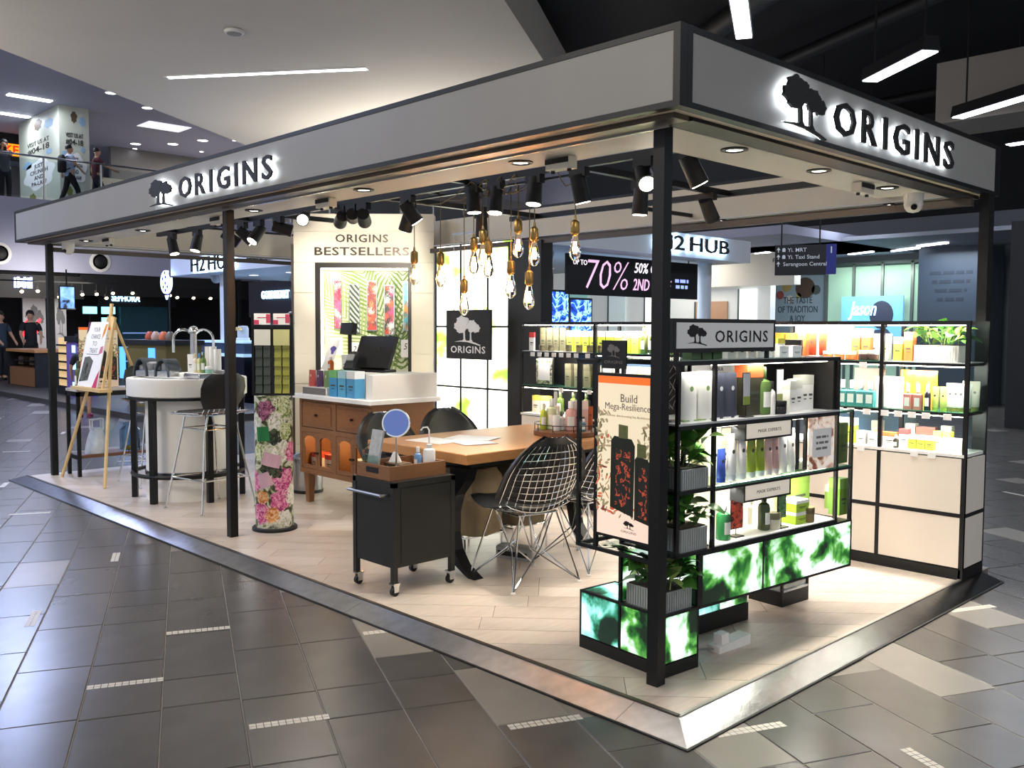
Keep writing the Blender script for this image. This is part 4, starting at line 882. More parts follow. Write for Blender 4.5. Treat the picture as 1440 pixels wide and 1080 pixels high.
for k, (p0, p1, y0, y1) in enumerate([(464.7,475.8,394,463),(486.3,501.3,398.7,468),(511.3,525.8,394,465),(535.8,550.8,400,471),(562.5,570.5,395,465)]):
    b = B(); b.box(U_(p0),U_(p1),.085,.10,Zp(y1),Zp(y0)); o = b.build('hanging_banner', STEEL, bw)
    b = B(); b.box(U_(p0)+.007,U_(p1)-.007,.082,.086,Zp(y1)+.01,Zp(y0)-.01); b.build('banner_print', prints[k], o)
    zc = Zp((487,494,484,495,490)[k]); uc = (U_(p0)+U_(p1))/2
    b = B(); b.box(uc-.045,uc+.045,.075,.08,zc-.085,zc+.085); o = b.build('number_card', PAPER, bw)
    text('numeral', str(k+1), .09, (uc,.0745,zc+.02), (1,0,0), (0,0,1), INK, o, .0008, fit=(.035,.06), shear=.25)
LETT = mat('bronze letter', (74,64,54), .35, .6)
text('lettering', 'ORIGINS', .1, (U_(507),-.001,Zp(336)), (1,0,0), (0,0,1), LETT, bw, .006, .0012, fit=(.50,.075), spacing=1.1)
text('lettering', 'BESTSELLERS', .1, (U_(507),-.001,Zp(354)), (1,0,0), (0,0,1), LETT, bw, .006, .0012, fit=(.90,.078), spacing=1.05)
# bottles on the niche ledge
# ------------------------------------------------------------------ backlit foliage wall beside it
FOLW = ramp_mat('bright foliage lightbox', [(.0,(60,110,30)),(.34,(130,176,60)),(.40,(206,226,130)),(.45,(250,252,238)),(1,(255,255,255))], 'noise', 3.4, em=2.6, detail=2.5, distort=.5, world=True)
lw = thing('foliage_lightbox', 'tall white and green backlit leaf panel wall in a black grid', 'lightbox', (-5.05,3.02,.04))
cols = [0,.36,.73,1.06]; rows_ = [0,.37,.86,1.42,2.18]
b = B(); b.box(0,1.08,.02,.12,0,2.20); b.build('casing', BLK, lw)
for i in range(3):
    for j in range(4):
        B().box(cols[i]+.012,cols[i+1]-.006,.0,.02,rows_[j]+.012,rows_[j+1]-.006).build('light_panel', FOLW, lw)
for x in cols: B().box(x-.008,x+.010,-.008,.02,0,2.20).build('grid_bar', BLK, lw)
for z in rows_: B().box(0,1.07,-.007,.02,z-.006 if z else 0,z+.010).build('grid_bar', BLK, lw)
b = B(); b.box(-4.0,-3.60,2.96,3.10,.04,2.19); o = tag(b.build('dark_column', mat('charcoal column laminate', (34,35,37), .45, 0, .06, 2)), 'charcoal flat column right of the backlit leaf wall', 'column')
hs = thing('hanging_sign', 'black square sign with white tree and ORIGINS hung before the leaf wall', 'sign', (-4.33,2.80,1.175))
b = B(); b.box(-.295,.295,-.01,.01,0,.435); b.build('board', BLK2, hs)
emblem('tree_emblem', (-.01,-.0105,.255), (1,0,0), (0,0,1), .36, .25, PAPER, hs, 0, .002)
text('lettering', 'ORIGINS', .08, (0,-.0105,.085), (1,0,0), (0,0,1), PAPER, hs, .001, .001, fit=(.46,.062), spacing=1.1)
for dx in (-.20,.20):
    b = B(); b.cyl((dx,0,.435),(dx,0,1.125),.004,n=6); b.build('hanger_rod', STEEL, hs)
B().box(-.22,.22,-.004,.004,1.10,1.12).build('hanger_bar', STEEL, hs)
# ------------------------------------------------------------------ till counter
ct = thing('till_counter', 'walnut till cabinet with drawers, glazed doors and white worktop', 'counter', (-4.19,1.6,.04))
X0, X1, Y0, Y1 = -.53, .48, -.27, .30
b = B()
b.box(X0,X1,Y0+.02,Y1,.245,.27); b.box(X0,X1,Y1-.02,Y1,.27,.85); b.box(X0,X0+.02,Y0+.02,Y1-.02,.27,.85); b.box(X1-.02,X1,Y0+.02,Y1-.02,.27,.85); b.box(X0+.02,X1-.02,Y0+.02,Y1-.02,.83,.85); b.box(X0+.02,X1-.02,Y0+.03,Y1-.02,.58,.60)
b.box(-.035,-.015,Y0+.03,Y1-.02,.27,.58); b.build('carcass', WOOD, ct)
fx = [X0,X0+.035,-.045,-.005,X1-.035,X1]
b = B()
for (a_, c_) in ((fx[0],fx[1]),(fx[2],fx[3]),(fx[4],fx[5])): b.box(a_,c_,Y0,Y0+.02,.245,.85)
for (a_, c_) in ((fx[1],fx[2]),(fx[3],fx[4])):
    for (z0, z1) in ((.245,.285),(.58,.615),(.825,.85)): b.box(a_,c_,Y0,Y0+.02,z0,z1)
b.build('face_frame', WOOD, ct)
KNOB = mat('aged bronze knob', (70,58,46), .3, .9)
AMB = mat('amber lit interior', (226,160,90), .6, 0, .05)
for (a_, c_) in ((fx[1],fx[2]),(fx[3],fx[4])):
    b = B(); b.box(a_+.004,c_-.004,Y0+.004,Y0+.02,.62,.82); 
    o = b.build('drawer', WOOD, ct)
    B().box(a_+.03,c_-.03,Y0-.001,Y0+.006,.65,.79).build('raised_panel', mat('walnut drawer panel', (140,90,52), .42, 0, .16, 14, stretch=(1,9,9)), o)
    kb = B(); kb.cyl(((a_+c_)/2,Y0,.72),((a_+c_)/2,Y0-.02,.72),.007,.012,n=12); kb.build('knob', KNOB, o)
    B().box(a_,c_,.10,.11,.285,.58).build('lit_back', AMB, ct)
    mid = (a_+c_)/2
    for (p_, q_) in ((a_+.003,mid-.002),(mid+.002,c_-.003)):
        b = B(); st = .03
        w_ = q_-p_; arch = [(p_+st+ (w_-2*st)*(.5-.5*math.cos(PI*i/8)), .52+ .03*math.sin(PI*i/8)) for i in range(9)]
        outl = [(p_,.288),(q_,.288),(q_,.577),(p_,.577)]
        b.box(p_,p_+st,Y0+.002,Y0+.02,.288,.577); b.box(q_-st,q_,Y0+.002,Y0+.02,.288,.577); b.box(p_+st,q_-st,Y0+.002,Y0+.02,.288,.318)
        for i in range(8): b.add([(arch[i][0],Y0+.002,arch[i][1]),(arch[i+1][0],Y0+.002,arch[i+1][1]),(arch[i+1][0],Y0+.002,.577),(arch[i][0],Y0+.002,.577),(arch[i][0],Y0+.02,arch[i][1]),(arch[i+1][0],Y0+.02,arch[i+1][1]),(arch[i+1][0],Y0+.02,.577),(arch[i][0],Y0+.02,.577)], [(0,1,2,3),(7,6,5,4),(0,4,5,1),(2,6,7,3)])
        dr = b.build('glazed_door', WOOD, ct)
        B().box(p_+st,q_-st,Y0+.010,Y0+.013,.318,.55).build('pane', mat('cabinet pane', (235,240,238), .03, 0, 0, trans=1., ior=1.05), dr)
        kx = q_-.012 if p_ < mid-.01 and q_ < mid else p_+.012
        kb = B(); kb.cyl((kx,Y0+.002,.42),(kx,Y0-.018,.42),.006,.010,n=12); kb.build('knob', KNOB, dr)
    light('POINT', (-4.19+(a_+c_)/2, 1.6+Y0+.12, .04+.55), 3.2, (1,.66,.34), .03, name='cabinet_lamp')
for (x, y) in ((X0+.05,Y0+.06),(X1-.05,Y0+.06),(X0+.05,Y1-.06),(X1-.05,Y1-.06)):
    b = B(); b.add([(x-.035,y-.035,.245),(x+.035,y-.035,.245),(x+.035,y+.035,.245),(x-.035,y+.035,.245),(x-.022,y-.022,0),(x+.022,y-.022,0),(x+.022,y+.022,0),(x-.022,y+.022,0)], [(0,1,2,3),(7,6,5,4),(0,4,5,1),(1,5,6,2),(2,6,7,3),(3,7,4,0)]); b.build('leg', WOOD, ct)
MARB = mat('white stone worktop', (240,238,232), .3, 0, .03, 4)
b = B(); b.bbox(X0-.035,X1+.05,Y0-.06,Y1+.03,.85,.885,.006); b.build('worktop', MARB, ct)
b = B(); b.box(X0+.06,X1-.06,Y0+.09,Y1-.02,.885,1.065); b.build('riser', WHITE, ct)
b = B(); b.bbox(X1-.06,X1+.03,Y0-.02,Y1+.01,.886,1.068,.004); b.build('riser_side', WHITE, ct)
# items inside the glazed doors
for (x, c1, c2, l_) in ((-4.62,(226,222,216),(190,70,50),'white and red gift box behind the leftmost glazed door'),(-4.42,(228,224,218),(190,80,60),'white and red gift box behind the second glazed door'),(-4.04,(110,170,190),(190,220,220),'blue gift box behind the third glazed door'),(-3.87,(150,200,200),(120,180,120),'pale blue gift box behind the rightmost glazed door')):
    product('carton', .12, .13, c1, c2, (x,1.46,.3105), 0, l_, d=.1)
# things on the counter ledge
ZL = .04+1.066
lb = thing('card_stand', 'white folded card with a blue flower leaning at the left end of the till ledge', 'card', (-4.62,1.56,ZL))
b = B(); b.add([(-.07,-.05,0),(.07,-.05,0),(.10,.03,.25),(-.04,.03,.25),(-.07,-.046,0),(.07,-.046,0),(.10,.034,.25),(-.04,.034,.25)], [(0,1,2,3),(7,6,5,4),(0,4,5,1),(1,5,6,2),(2,6,7,3),(3,7,4,0)]); b.build('sheet', PAPER, lb)
b = B(); b.prism([(.04+.035*math.cos(t)*(1+.4*math.sin(3*t)),.17+.035*math.sin(t)) for t in [i*PI/8 for i in range(16)]], .0005, .001, (0,-.052,0), (1,0,0), Vector((0,.305,.952))); b.build('flower_print', mat('violet print', (80,70,150), .6), lb)
pd_ = thing('customer_display', 'black customer display on a pole beside the till screen', 'display', (-4.40,1.60,ZL))
B().bbox(-.05,.05,-.06,.06,0,.015,.005).build('base', BLK2, pd_); b = B(); b.cyl((0,0,.015),(0,0,.30),.016,n=12); b.build('pole', BLK2, pd_, True)
b = B(); b.obox((0,-.01,.335),(.16,.05,.09),Matrix.Rotation(-.15,3,'X')); b.build('head', BLK2, pd_)
mo = thing('till_screen', 'black point of sale screen seen from behind on the till ledge', 'monitor', (-4.10,1.62,ZL), .3)
b = B(); b.obox((0,.02,.15),(.34,.035,.27),Matrix.Rotation(-.45,3,'X')); b.build('screen', BLK2, mo); b = B(); b.obox((0,.03,.10),(.10,.08,.18),Matrix.Rotation(-.3,3,'X')); b.build('arm', BLK2, mo); B().bbox(-.13,.13,-.10,.12,0,.02,.008).build('foot', BLK2, mo)
ct2 = thing('card_terminal', 'silver and black card payment terminal propped before the till screen', 'card reader', (-4.17,1.46,ZL), .5)
b = B(); b.obox((0,0,.085),(.075,.035,.17),Matrix.Rotation(-.75,3,'X')); b.build('body', mat('graphite plastic', (66,68,72), .35), ct2); b = B(); b.obox((0,-.018,.115),(.055,.012,.06),Matrix.Rotation(-.75,3,'X')); b.build('display', mat('pale lcd', (190,196,196), .3), ct2); B().bbox(-.045,.045,-.06,.05,0,.025,.008).build('cradle', BLK2, ct2)
product('bottle', .05, .11, (222,120,50), (240,236,230), (-4.52,1.50,ZL), 0, 'small orange candle jar on the left of the till ledge')
product('carton', .10, .13, (244,244,242), (240,240,238), (-4.32,1.52,ZL), .2, 'white leaning price card beside the customer pole display', d=.02)
B_ = tag(B().box(-.09,.09,-.05,.05,0,.004).build('receipt_paper', PAPER), 'white paper slip on the till ledge by the card terminal', 'paper'); B_.location = (-3.98,1.47,ZL); B_.rotation_euler = (0,0,.3)
# packs standing in front on the worktop
ZW = .04+.8855
s = thing('pack_tray', 'white tray holding printed pouches on the till worktop', 'tray', (-4.42,1.335,ZW)); B().box(-.17,.17,-.055,.055,0,.06).build('box', WHITE, s); B().box(-.165,.165,-.0565,-.055,.004,.056).build('price_strip', GREYINK, s)
for i, (c1, c2, nm) in enumerate((((206,90,80),(232,190,180),'coral'),((90,50,92),(200,170,200),'purple'),((120,150,96),(210,220,190),'green'))):
    product('pouch', .095, .13, c1, c2, (-4.53+i*.108,1.335,ZW+.0605), 0, '%s printed refill pouch in the white tray on the till' % nm)
for i, (c1, c2, nm) in enumerate((((70,150,200),(120,190,120),'blue box with green top nearest the pouches'),((90,170,210),(170,210,220),'pale blue gift box in the middle of the till front'),((86,160,206),(236,240,240),'blue fish patterned gift box at the corner of the till'))):
    product('carton', .105, .20, c1, c2, (-4.17+i*.118,1.335,ZW), 0, nm, d=.09)

# ------------------------------------------------------------------ bin behind the counter
bn = thing('pedal_bin', 'round brushed steel pedal bin behind the flower cylinder', 'bin', (-5.08,1.62,.04))
b = B(); b.lathe([(.125,0),(.128,.01),(.128,.29),(.122,.295)], n=28); b.build('body', STEEL, bn, True); b = B(); b.lathe([(.13,0),(.133,.02),(.131,.025)], n=28); b.build('base_ring', BLK2, bn, True)
b = B(); b.lathe([(.129,.292),(.127,.31),(.09,.335),(.01,.34)], n=28); b.build('lid', STEEL, bn, True); B().box(-.14,-.115,-.03,.03,.22,.30).build('hinge', BLK2, bn)

# ------------------------------------------------------------------ consultation table and wire chairs
tb = thing('consultation_table', 'honey oak topped table on black curved metal legs', 'table', (-2.47,1.45,.04))
b = B(); b.bbox(-.47,.47,-.71,.71,.655,.712,.004); b.build('top', WOODT, tb)
B().box(-.40,.40,-.62,.62,.62,.655).build('apron', BLK, tb)
def curved_leg(sx, y):
    c_ = [(.34,.62),(.33,.55),(.27,.46),(.245,.36),(.245,.24),(.27,.14),(.33,.06),(.42,.012),(.45,.0)]; w_ = [.16,.13,.09,.07,.062,.062,.066,.06,.05]
    b = B(); v = []
    for (x, z), ww in zip(c_, w_):
        for (dx, dy) in ((-ww/2,-.035),(ww/2,-.035),(ww/2,.035),(-ww/2,.035)): v.append((sx*(x+dx), y+dy, max(z, 0)))
    f = [(0,1,2,3), tuple((len(c_)-1)*4+i for i in (3,2,1,0))]
    for k in range(len(c_)-1):
        for i in range(4): f.append((k*4+i, k*4+4+i, k*4+4+(i+1)%4, k*4+(i+1)%4))
    b.add(v, f if sx > 0 else [tuple(reversed(q)) for q in f]); b.build('leg', BLK, tb)
for y in (-.62,.42):
    for sx in (1,-1): curved_leg(sx, y)
def chair_surface(u, t):
    """u in -1..1 across, t in 0..1 from seat front to back top; seat faces -y"""
    if t < .5:
        q = t/.5; y = -.22+.40*q; z = .445-.03*math.sin(PI*q)-.035*q; w = .235+.0*q
        w = .20+.045*math.sin(PI*min(1,q*.9))
        side = .05*abs(u)**2.2*(.4+.6*q)
        return Vector((u*w, y, z+side))
    q = (t-.5)/.5; w = .24 if q < .42 else .24*math.sqrt(max(0,1-((q-.42)/.60)**2))
    y = .18+.045*math.sin(q*PI/2)+.10*q; z = .41+.42*q + .0
    y -= .07*abs(u)**2*(1-.6*q)
    if q < .25: z -= 0
    return Vector((u*w, y, z+.05*abs(u)**2.2*max(0,1-1.6*q)))
def make_wire_chair(label):
    s = thing('wire_chair', label, 'chair', (0,0,0), 0, 'wire chairs around the table')
    b = B(); N_ = 26
    us = [-.86+1.72*i/10 for i in range(11)]
    for u in us: b.tube([chair_surface(u, .02+.93*k/N_) for k in range(N_+1)], .0032, 5)
    for k in range(1, 20):
        t = .03+.92*k/20; b.tube([chair_surface(-.90+1.80*i/12, t) for i in range(13)], .0032, 5)
    rim = [chair_surface(-1+2*i/12, 0) for i in range(13)]+[chair_surface(1, k/18) for k in range(1,19)]+[chair_surface(1-2*i/12, 1) for i in range(1,13)]+[chair_surface(-1, 1-k/18) for k in range(1,18)]
    b.tube(rim, .0045, 6, closed=True); b.build('wire_shell', CHROME, s, True)
    def pad(t0, t1, nm, out):
        nu, nt = 10, 14; v = []; f = []
        for layer in (.006, .026):
            for k in range(nt+1):
                for i in range(nu+1):
                    u = (-1+2*i/nu)*(1.05 if out < .8 else 1.12); t = t0+(t1-t0)*k/nt
                    p = chair_surface(u, t); du = chair_surface(min(1,u+.05), t)-chair_surface(max(-1,u-.05), t); dt = chair_surface(u, min(1,t+.02))-chair_surface(u, max(0,t-.02))
                    n_ = du.cross(dt).normalized()
                    e_ = 1-min(1,(min(i,nu-i,k,nt-k)/1.0)); lay = layer if layer > .01 else layer
                    v.append(p+n_*(lay-.010*e_*(layer > .01)-.012*out*e_*(layer<.01)))
        m_ = (nu+1)*(nt+1)
        for k in range(nt):
            for i in range(nu):
                a = k*(nu+1)+i; f.append((a+1,a,a+nu+1,a+nu+2)); f.append((m_+a,m_+a+1,m_+a+nu+2,m_+a+nu+1))
        ring_ = [i for i in range(nu)]+[k*(nu+1)+nu for k in range(nt)]+[nt*(nu+1)+nu-i for i in range(nu)]+[(nt-k)*(nu+1) for k in range(nt)]
        for q in range(len(ring_)): a, c_ = ring_[q], ring_[(q+1)%len(ring_)]; f.append((a,c_,m_+c_,m_+a))
        b = B(); b.add(v, f); b.build(nm, mat('black leather pad', (26,27,28), .42, 0, .1, 40, bump=.05, bscale=120), s, True)
    pad(.0, .46, 'seat_pad', .6); pad(.56, 1.0, 'back_pad', 1.)
    b = B(); F = [(-.225,-.20),(.225,-.20),(.225,.23),(-.225,.23)]; Tm = [(-.10,-.11),(.10,-.11),(.10,.13),(-.10,.13)]
    for i in range(4):
        fx_, fy_ = F[i]; p = (fx_,fy_,.012)
        bb = B(); bb.tube([p,(Tm[i][0]*1.25,Tm[i][1]*1.1,.395)], .0055, 6)
        j = i ^ 1
        bb.tube([p,(Tm[j][0]*.35,Tm[j][1]*.95,.20),(Tm[j][0]*1.1,Tm[j][1],.39)], .0045, 6)
        k_ = 3-i; bb.tube([p,(Tm[i][0]*.9,Tm[i][1]*.15,.18),(Tm[k_][0]*1.05,Tm[k_][1],.385)], .0045, 6)
        bb.build('leg', CHROME, s, True)
        bb = B(); bb.lathe([(.014,0),(.015,.006),(.008,.014)], (fx_,fy_,0), 12); bb.build('glide', mat('white plastic glide', (225,222,214), .4), s)
    b.tube([(-.13,-.12,.395),(.13,-.12,.395),(.13,.14,.395),(-.13,.14,.395)], .006, 6, closed=True)
    b.build('mount_frame', CHROME, s, True)
    return s
ch0 = make_wire_chair('chrome wire chair with black pad nearest the corner, seen from behind')
ch0.location = (-1.84,1.02,.04); ch0.rotation_euler = (0,0,-PI/2-.16)
dup(ch0, (-1.86,1.54,.04), -PI/2+.06, 'second chrome wire chair partly behind the poster frame', 'wire chairs around the table')
dup(ch0, (-3.05,1.16,.04), PI/2+.1, 'wire chair with black back across the table beside the mirror', 'wire chairs around the table')
dup(ch0, (-3.02,1.66,.04), PI/2-.05, 'wire chair with black back across the table before the leaf wall', 'wire chairs around the table')
# papers, tray of samples on the table
ZTb = .04+.7125
for i, (x, y, rz, l_) in enumerate(((-2.62,1.02,.1,'white paper sheet on the table by the trolley'),(-2.42,1.14,-.25,'second white paper sheet overlapping on the table'),(-2.55,1.27,.4,'third white paper sheet nearest the table middle'))):
    o = tag(B().box(-.15,.15,-.11,.11,0,.0015).build('paper_sheet', PAPER), l_, 'paper'); o.location = (x,y,ZTb+.0016*i); o.rotation_euler = (0,0,rz)
tr = thing('sample_tray', 'round wooden tray with thin wire rail holding skincare samples', 'tray', (-2.30,1.88,ZTb))
b = B(); b.lathe([(.215,0),(.22,.005),(.22,.03),(.205,.034)], n=36); b.build('base', WOODD, tr, True)
for z in (.075,):
    b = B(); b.tube([(.215*math.cos(t),.215*math.sin(t),z) for t in [2*PI*i/36 for i in range(36)]], .003, 5, True); b.build('rail', BLK, tr, True)
for k in range(10):
    t = 2*PI*k/10; b = B(); b.cyl((.215*math.cos(t),.215*math.sin(t),.03),(.215*math.cos(t),.215*math.sin(t),.075),.003,n=5); b.build('rail_post', BLK, tr)
def on_tray(kind, w, h, c1, c2, dx, dy, label): product(kind, w, h, c1, c2, (-2.30+dx,1.88+dy,ZTb+.0345), .8, label)
# dx along image right is (.695,.719)
def TR(a, d_): return (.695*a-.72*d_, .719*a+.695*d_)
for (kind, w, h, c1, c2, a, d_, l_) in [('bottle',.045,.17,(190,206,70),(225,228,200),-.155,.0,'lime green bottle at the left of the sample tray'),('bottle',.075,.20,(206,214,176),(236,236,226),-.10,.02,'pale green tall bottle on the sample tray'),
      ('jar',.05,.10,(238,236,232),(244,244,240),-.075,-.09,'small white jar low on the left of the sample tray'),('bottle',.045,.12,(236,234,228),(70,70,66),-.04,-.05,'white bottle with black cap on the sample tray'),
      ('bottle',.07,.19,(216,168,160),(240,238,234),.02,-.06,'rose pink rounded bottle on the sample tray'),('carton',.10,.19,(214,172,166),(226,208,204),.085,-.02,'rose pink flat tube pack on the sample tray'),
      ('tube',.035,.15,(184,110,66),(150,84,50),.125,.05,'brown squeeze tube on the sample tray'),('tube',.035,.15,(192,104,56),(150,84,50),.155,.02,'rust squeeze tube at the right of the sample tray'),('bottle',.03,.08,(60,110,120),(240,240,238),.10,-.12,'tiny teal bottle at the front of the sample tray'),
      ('flask',.06,.24,(226,216,206),(205,205,200),-.07,.12,'tall beige bottle behind on the sample tray')]:
    dx, dy = TR(a, d_); on_tray(kind, w, h, c1, c2, dx, dy, l_)
# khaki bags under the table
KH = mat('khaki canvas', (156,138,106), .75, 0, .12, 14, bump=.3, bscale=12); KH2 = mat('dark olive canvas', (116,104,80), .75, 0, .12, 14, bump=.2, bscale=14)
def bag(loc, rz, w, d, h, m, label, seed):
    s = thing('canvas_bag', label, 'bag', loc, rz); rb = random.Random(seed); rings = []
    for k in range(9):
        z = h*k/8; sc = (.92+.10*math.sin(PI*k/8)) if k < 8 else .86
        ring_ = []
        for i in range(20):
            t = 2*PI*i/20; cx, sy_ = math.cos(t), math.sin(t)
            ring_.append((w/2*sc*math.copysign(abs(cx)**.55,cx)+rb.uniform(-.012,.012), d/2*sc*math.copysign(abs(sy_)**.55,sy_)+rb.uniform(-.012,.012), z+(rb.uniform(-.008,.008) if 0 < k < 8 else 0)))
        rings.append(ring_)
    b = B(); loft(b, rings); b.build('body', m, s, True)
    b = B(); b.tube([(-w*.2,-d*.3,h*.95),(-w*.18,-d*.36,h*1.14),(w*.18,-d*.36,h*1.14),(w*.2,-d*.3,h*.95)], .010, 6); b.build('handle', KH2, s, True)
    B().box(-w*.35,w*.35,-d*.53,-d*.50,h*.55,h*.75).build('pocket', m, s)
# the bags rest on low wire racks below the table
def bag_rack(x, y, label):
    s = thing('wire_rack', label, 'rack', (x, y, .04))
    b = B(); b.tube([(-.22,-.16,.16),(.22,-.16,.16),(.22,.16,.16),(-.22,.16,.16)], .006, 6, True)
    for k in range(5): b.tube([(-.22+.11*k,-.16,.16),(-.22+.11*k,.16,.16)], .004, 5)
    b.build('grid', CHROME, s)
    for (dx, dy) in ((-.21,-.15),(.21,-.15),(.21,.15),(-.21,.15)): b = B(); b.cyl((dx,dy,0),(dx,dy,.16),.006,n=6); b.build('leg', CHROME, s)
bag_rack(-2.50,1.13,'low chrome rack under the table carrying the near khaki bag'); bag_rack(-2.50,1.53,'low chrome rack under the table carrying the far olive bag')
bag((-2.48,1.10,.208), .3, .54, .32, .40, KH, 'khaki canvas shopping bag under the table nearest the trolley', 1)
bag((-2.48,1.55,.208), -.1, .46, .30, .40, KH2, 'dark olive canvas bag under the table behind the khaki one', 2)
pb = thing('floor_box', 'small grey cable box on the floor under the table', 'box', (-2.2,1.32,.04), .3); B().bbox(-.12,.12,-.05,.05,0,.08,.01).build('housing', mat('grey box plastic', (150,150,148), .5), pb); B().box(-.1,.1,-.052,-.05,.02,.05).build('socket_strip', BLK2, pb)

# ------------------------------------------------------------------ black trolley
ty = thing('salon_trolley', 'black metal trolley cabinet on castors with a steel push bar', 'trolley', (-2.225,.48,.04), 0)
TM = mat('charcoal sheet metal', (44,45,43), .42, .3, .06, 8)
hx, hy = .185, .21
b = B(); b.box(-hx+.004,hx-.004,-hy+.004,hy-.004,.15,.575); b.build('body', TM, ty)
for (sx, sy_) in ((-1,-1),(1,-1),(1,1),(-1,1)):
    b = B(); b.box(min(sx*hx,sx*(hx-.028)),max(sx*hx,sx*(hx-.028)),min(sy_*hy,sy_*(hy-.028)),max(sy_*hy,sy_*(hy-.028)),.07,.60); b.build('corner_post', TM, ty)
    ck = B(); x, y = sx*(hx-.02), sy_*(hy-.02); ck.cyl((x-.011,y,.024),(x+.011,y,.024),.024,n=16); c_ = ck.build('castor_wheel', BLK2, ty, True)
    ck = B(); ck.box(x-.016,x-.012,y-.012,y+.02,.02,.062); ck.box(x+.012,x+.016,y-.012,y+.02,.02,.062); ck.box(x-.022,x+.022,y-.02,y+.022,.060,.070); ck.build('castor_fork', CHROME, c_)
B().box(hx-.006,hx-.001,-hy+.05,hy-.03,.17,.57).build('side_panel', mat('charcoal recessed metal', (40,41,39), .45, .3), ty)
B().box(-hx,hx,-hy,hy,.575,.605).build('top_frame', TM, ty)
b = B(); b.tube([(-hx+.02,-hy,.535),(-hx+.02,-hy-.045,.535),(hx-.05,-hy-.045,.535),(hx-.05,-hy,.535)], .009, 8); b.build('push_bar', STEEL, ty, True)
wt = thing('wooden_tray', 'brown wooden open tray on top of the black trolley', 'tray', (-2.235,.47,.646))
b = B(); b.box(-.15,.15,-.19,.19,0,.012); b.box(-.15,.15,-.19,-.178,.012,.075); b.box(-.15,.15,.178,.19,.012,.075); b.box(-.15,-.138,-.178,.178,.012,.075); b.box(.138,.15,-.178,.178,.012,.075); b.build('box', WOOD, wt)
B().box(-.06,.05,-.1925,-.19,.03,.06).build('hand_slot', BLK2, wt)
ZI = .646+.0125
lh = thing('leaflet_holder', 'clear holder with grey leaflets on the trolley tray', 'leaflet holder', (-2.32,.36,ZI))
b = B(); b.obox((0,.0,.13),(.10,.012,.21),Matrix.Rotation(-.2,3,'X')); b.build('leaflets', mat('grey leaflet print', (176,178,180), .6, 0, .2, 30), lh); B().box(-.06,.06,-.035,-.03,0,.10).build('clear_front', GLASS, lh); B().box(-.06,.06,-.035,.05,0,.006).build('base', GLASS, lh); b = B(); b.tube([(-.065,-.03,.0),(-.07,-.03,.12),(-.06,.0,.15),(-.05,.03,.13)], .005, 6); b.build('side_hook', GLASS, lh)
mi = thing('vanity_mirror', 'round tilted vanity mirror reflecting blue on a steel stem', 'mirror', (-2.255,.45,ZI))
b = B(); b.cyl((0,0,0),(0,0,.008),.05,n=24); b.build('foot', CHROME, mi, True); b = B(); b.cyl((0,0,.008),(0,0,.24),.005,n=10); b.build('stem', CHROME, mi, True)
nrm = Vector((.62,-.70,.16)).normalized(); cc = Vector((0,0,.27))
b = B(); b.cyl(cc-nrm*.008, cc+nrm*.006, .078, n=32); o = b.build('frame', CHROME, mi, True)
b = B(); b.cyl(cc+nrm*.0062, cc+nrm*.0075, .070, n=32); b.build('mirror_glass', mat('mirror with painted blue reflection', (120,140,200), .04, 1, 0), o)  # blue reflection put into the mirror's base colour
tw = thing('tissue_tuft', 'white tissue sticking up behind the mirror stem', 'tissue', (-2.33,.50,ZI)); rings = [[((.07-.03*k)*(1+.2*math.sin(3*t+k))*math.cos(t),(.05-.02*k)*(1+.2*math.cos(4*t+k))*math.sin(t),.05*k) for t in [2*PI*i/14 for i in range(14)]] for k in range(3)]; b = B(); loft(b, rings); b.build('paper', PAPER, tw, True); B().bbox(-.1,.1,-.045,.045,-.0,.045,.005).build('tissue_box', WOOD, tw)
product('bottle', .042, .13, (120,165,215), (240,240,240), (-2.235,.585,ZI), 0, 'small dropper bottle with blue liquid on the trolley tray')
sb = thing('squeeze_bottle', 'white wash bottle with a bent spout on the trolley tray', 'bottle', (-2.185,.625,ZI)); b = B(); b.lathe([(.033,0),(.035,.006),(.035,.105),(.030,.118),(.016,.125)], n=20); b.build('body', mat('milky plastic', (236,236,234), .35), sb, True); b = B(); b.lathe([(.017,.122),(.017,.145),(.008,.15)], n=14); b.build('cap', mat('white plastic', (232,230,226), .35), sb, True); b = B(); b.tube([(0,0,.148),(0,0,.225),(-.008,-.006,.24),(-.028,-.02,.238),(-.038,-.028,.222)], .0045, 8); b.build('spout', mat('white plastic', (232,230,226), .35), sb, True)
s = thing('acrylic_box', 'clear low acrylic box on the trolley tray', 'box', (-2.20,.42,ZI)); b = B(); b.box(-.06,.06,-.04,.04,0,.004); b.box(-.06,.06,-.04,-.037,.004,.06); b.box(-.06,.06,.037,.04,.004,.06); b.box(-.06,-.057,-.037,.037,.004,.06); b.box(.057,.06,-.037,.037,.004,.06); b.build('walls', GLASS, s)
B().box(-.045,.045,-.03,.03,.005,.03).build('cotton_pads', PAPER, s)

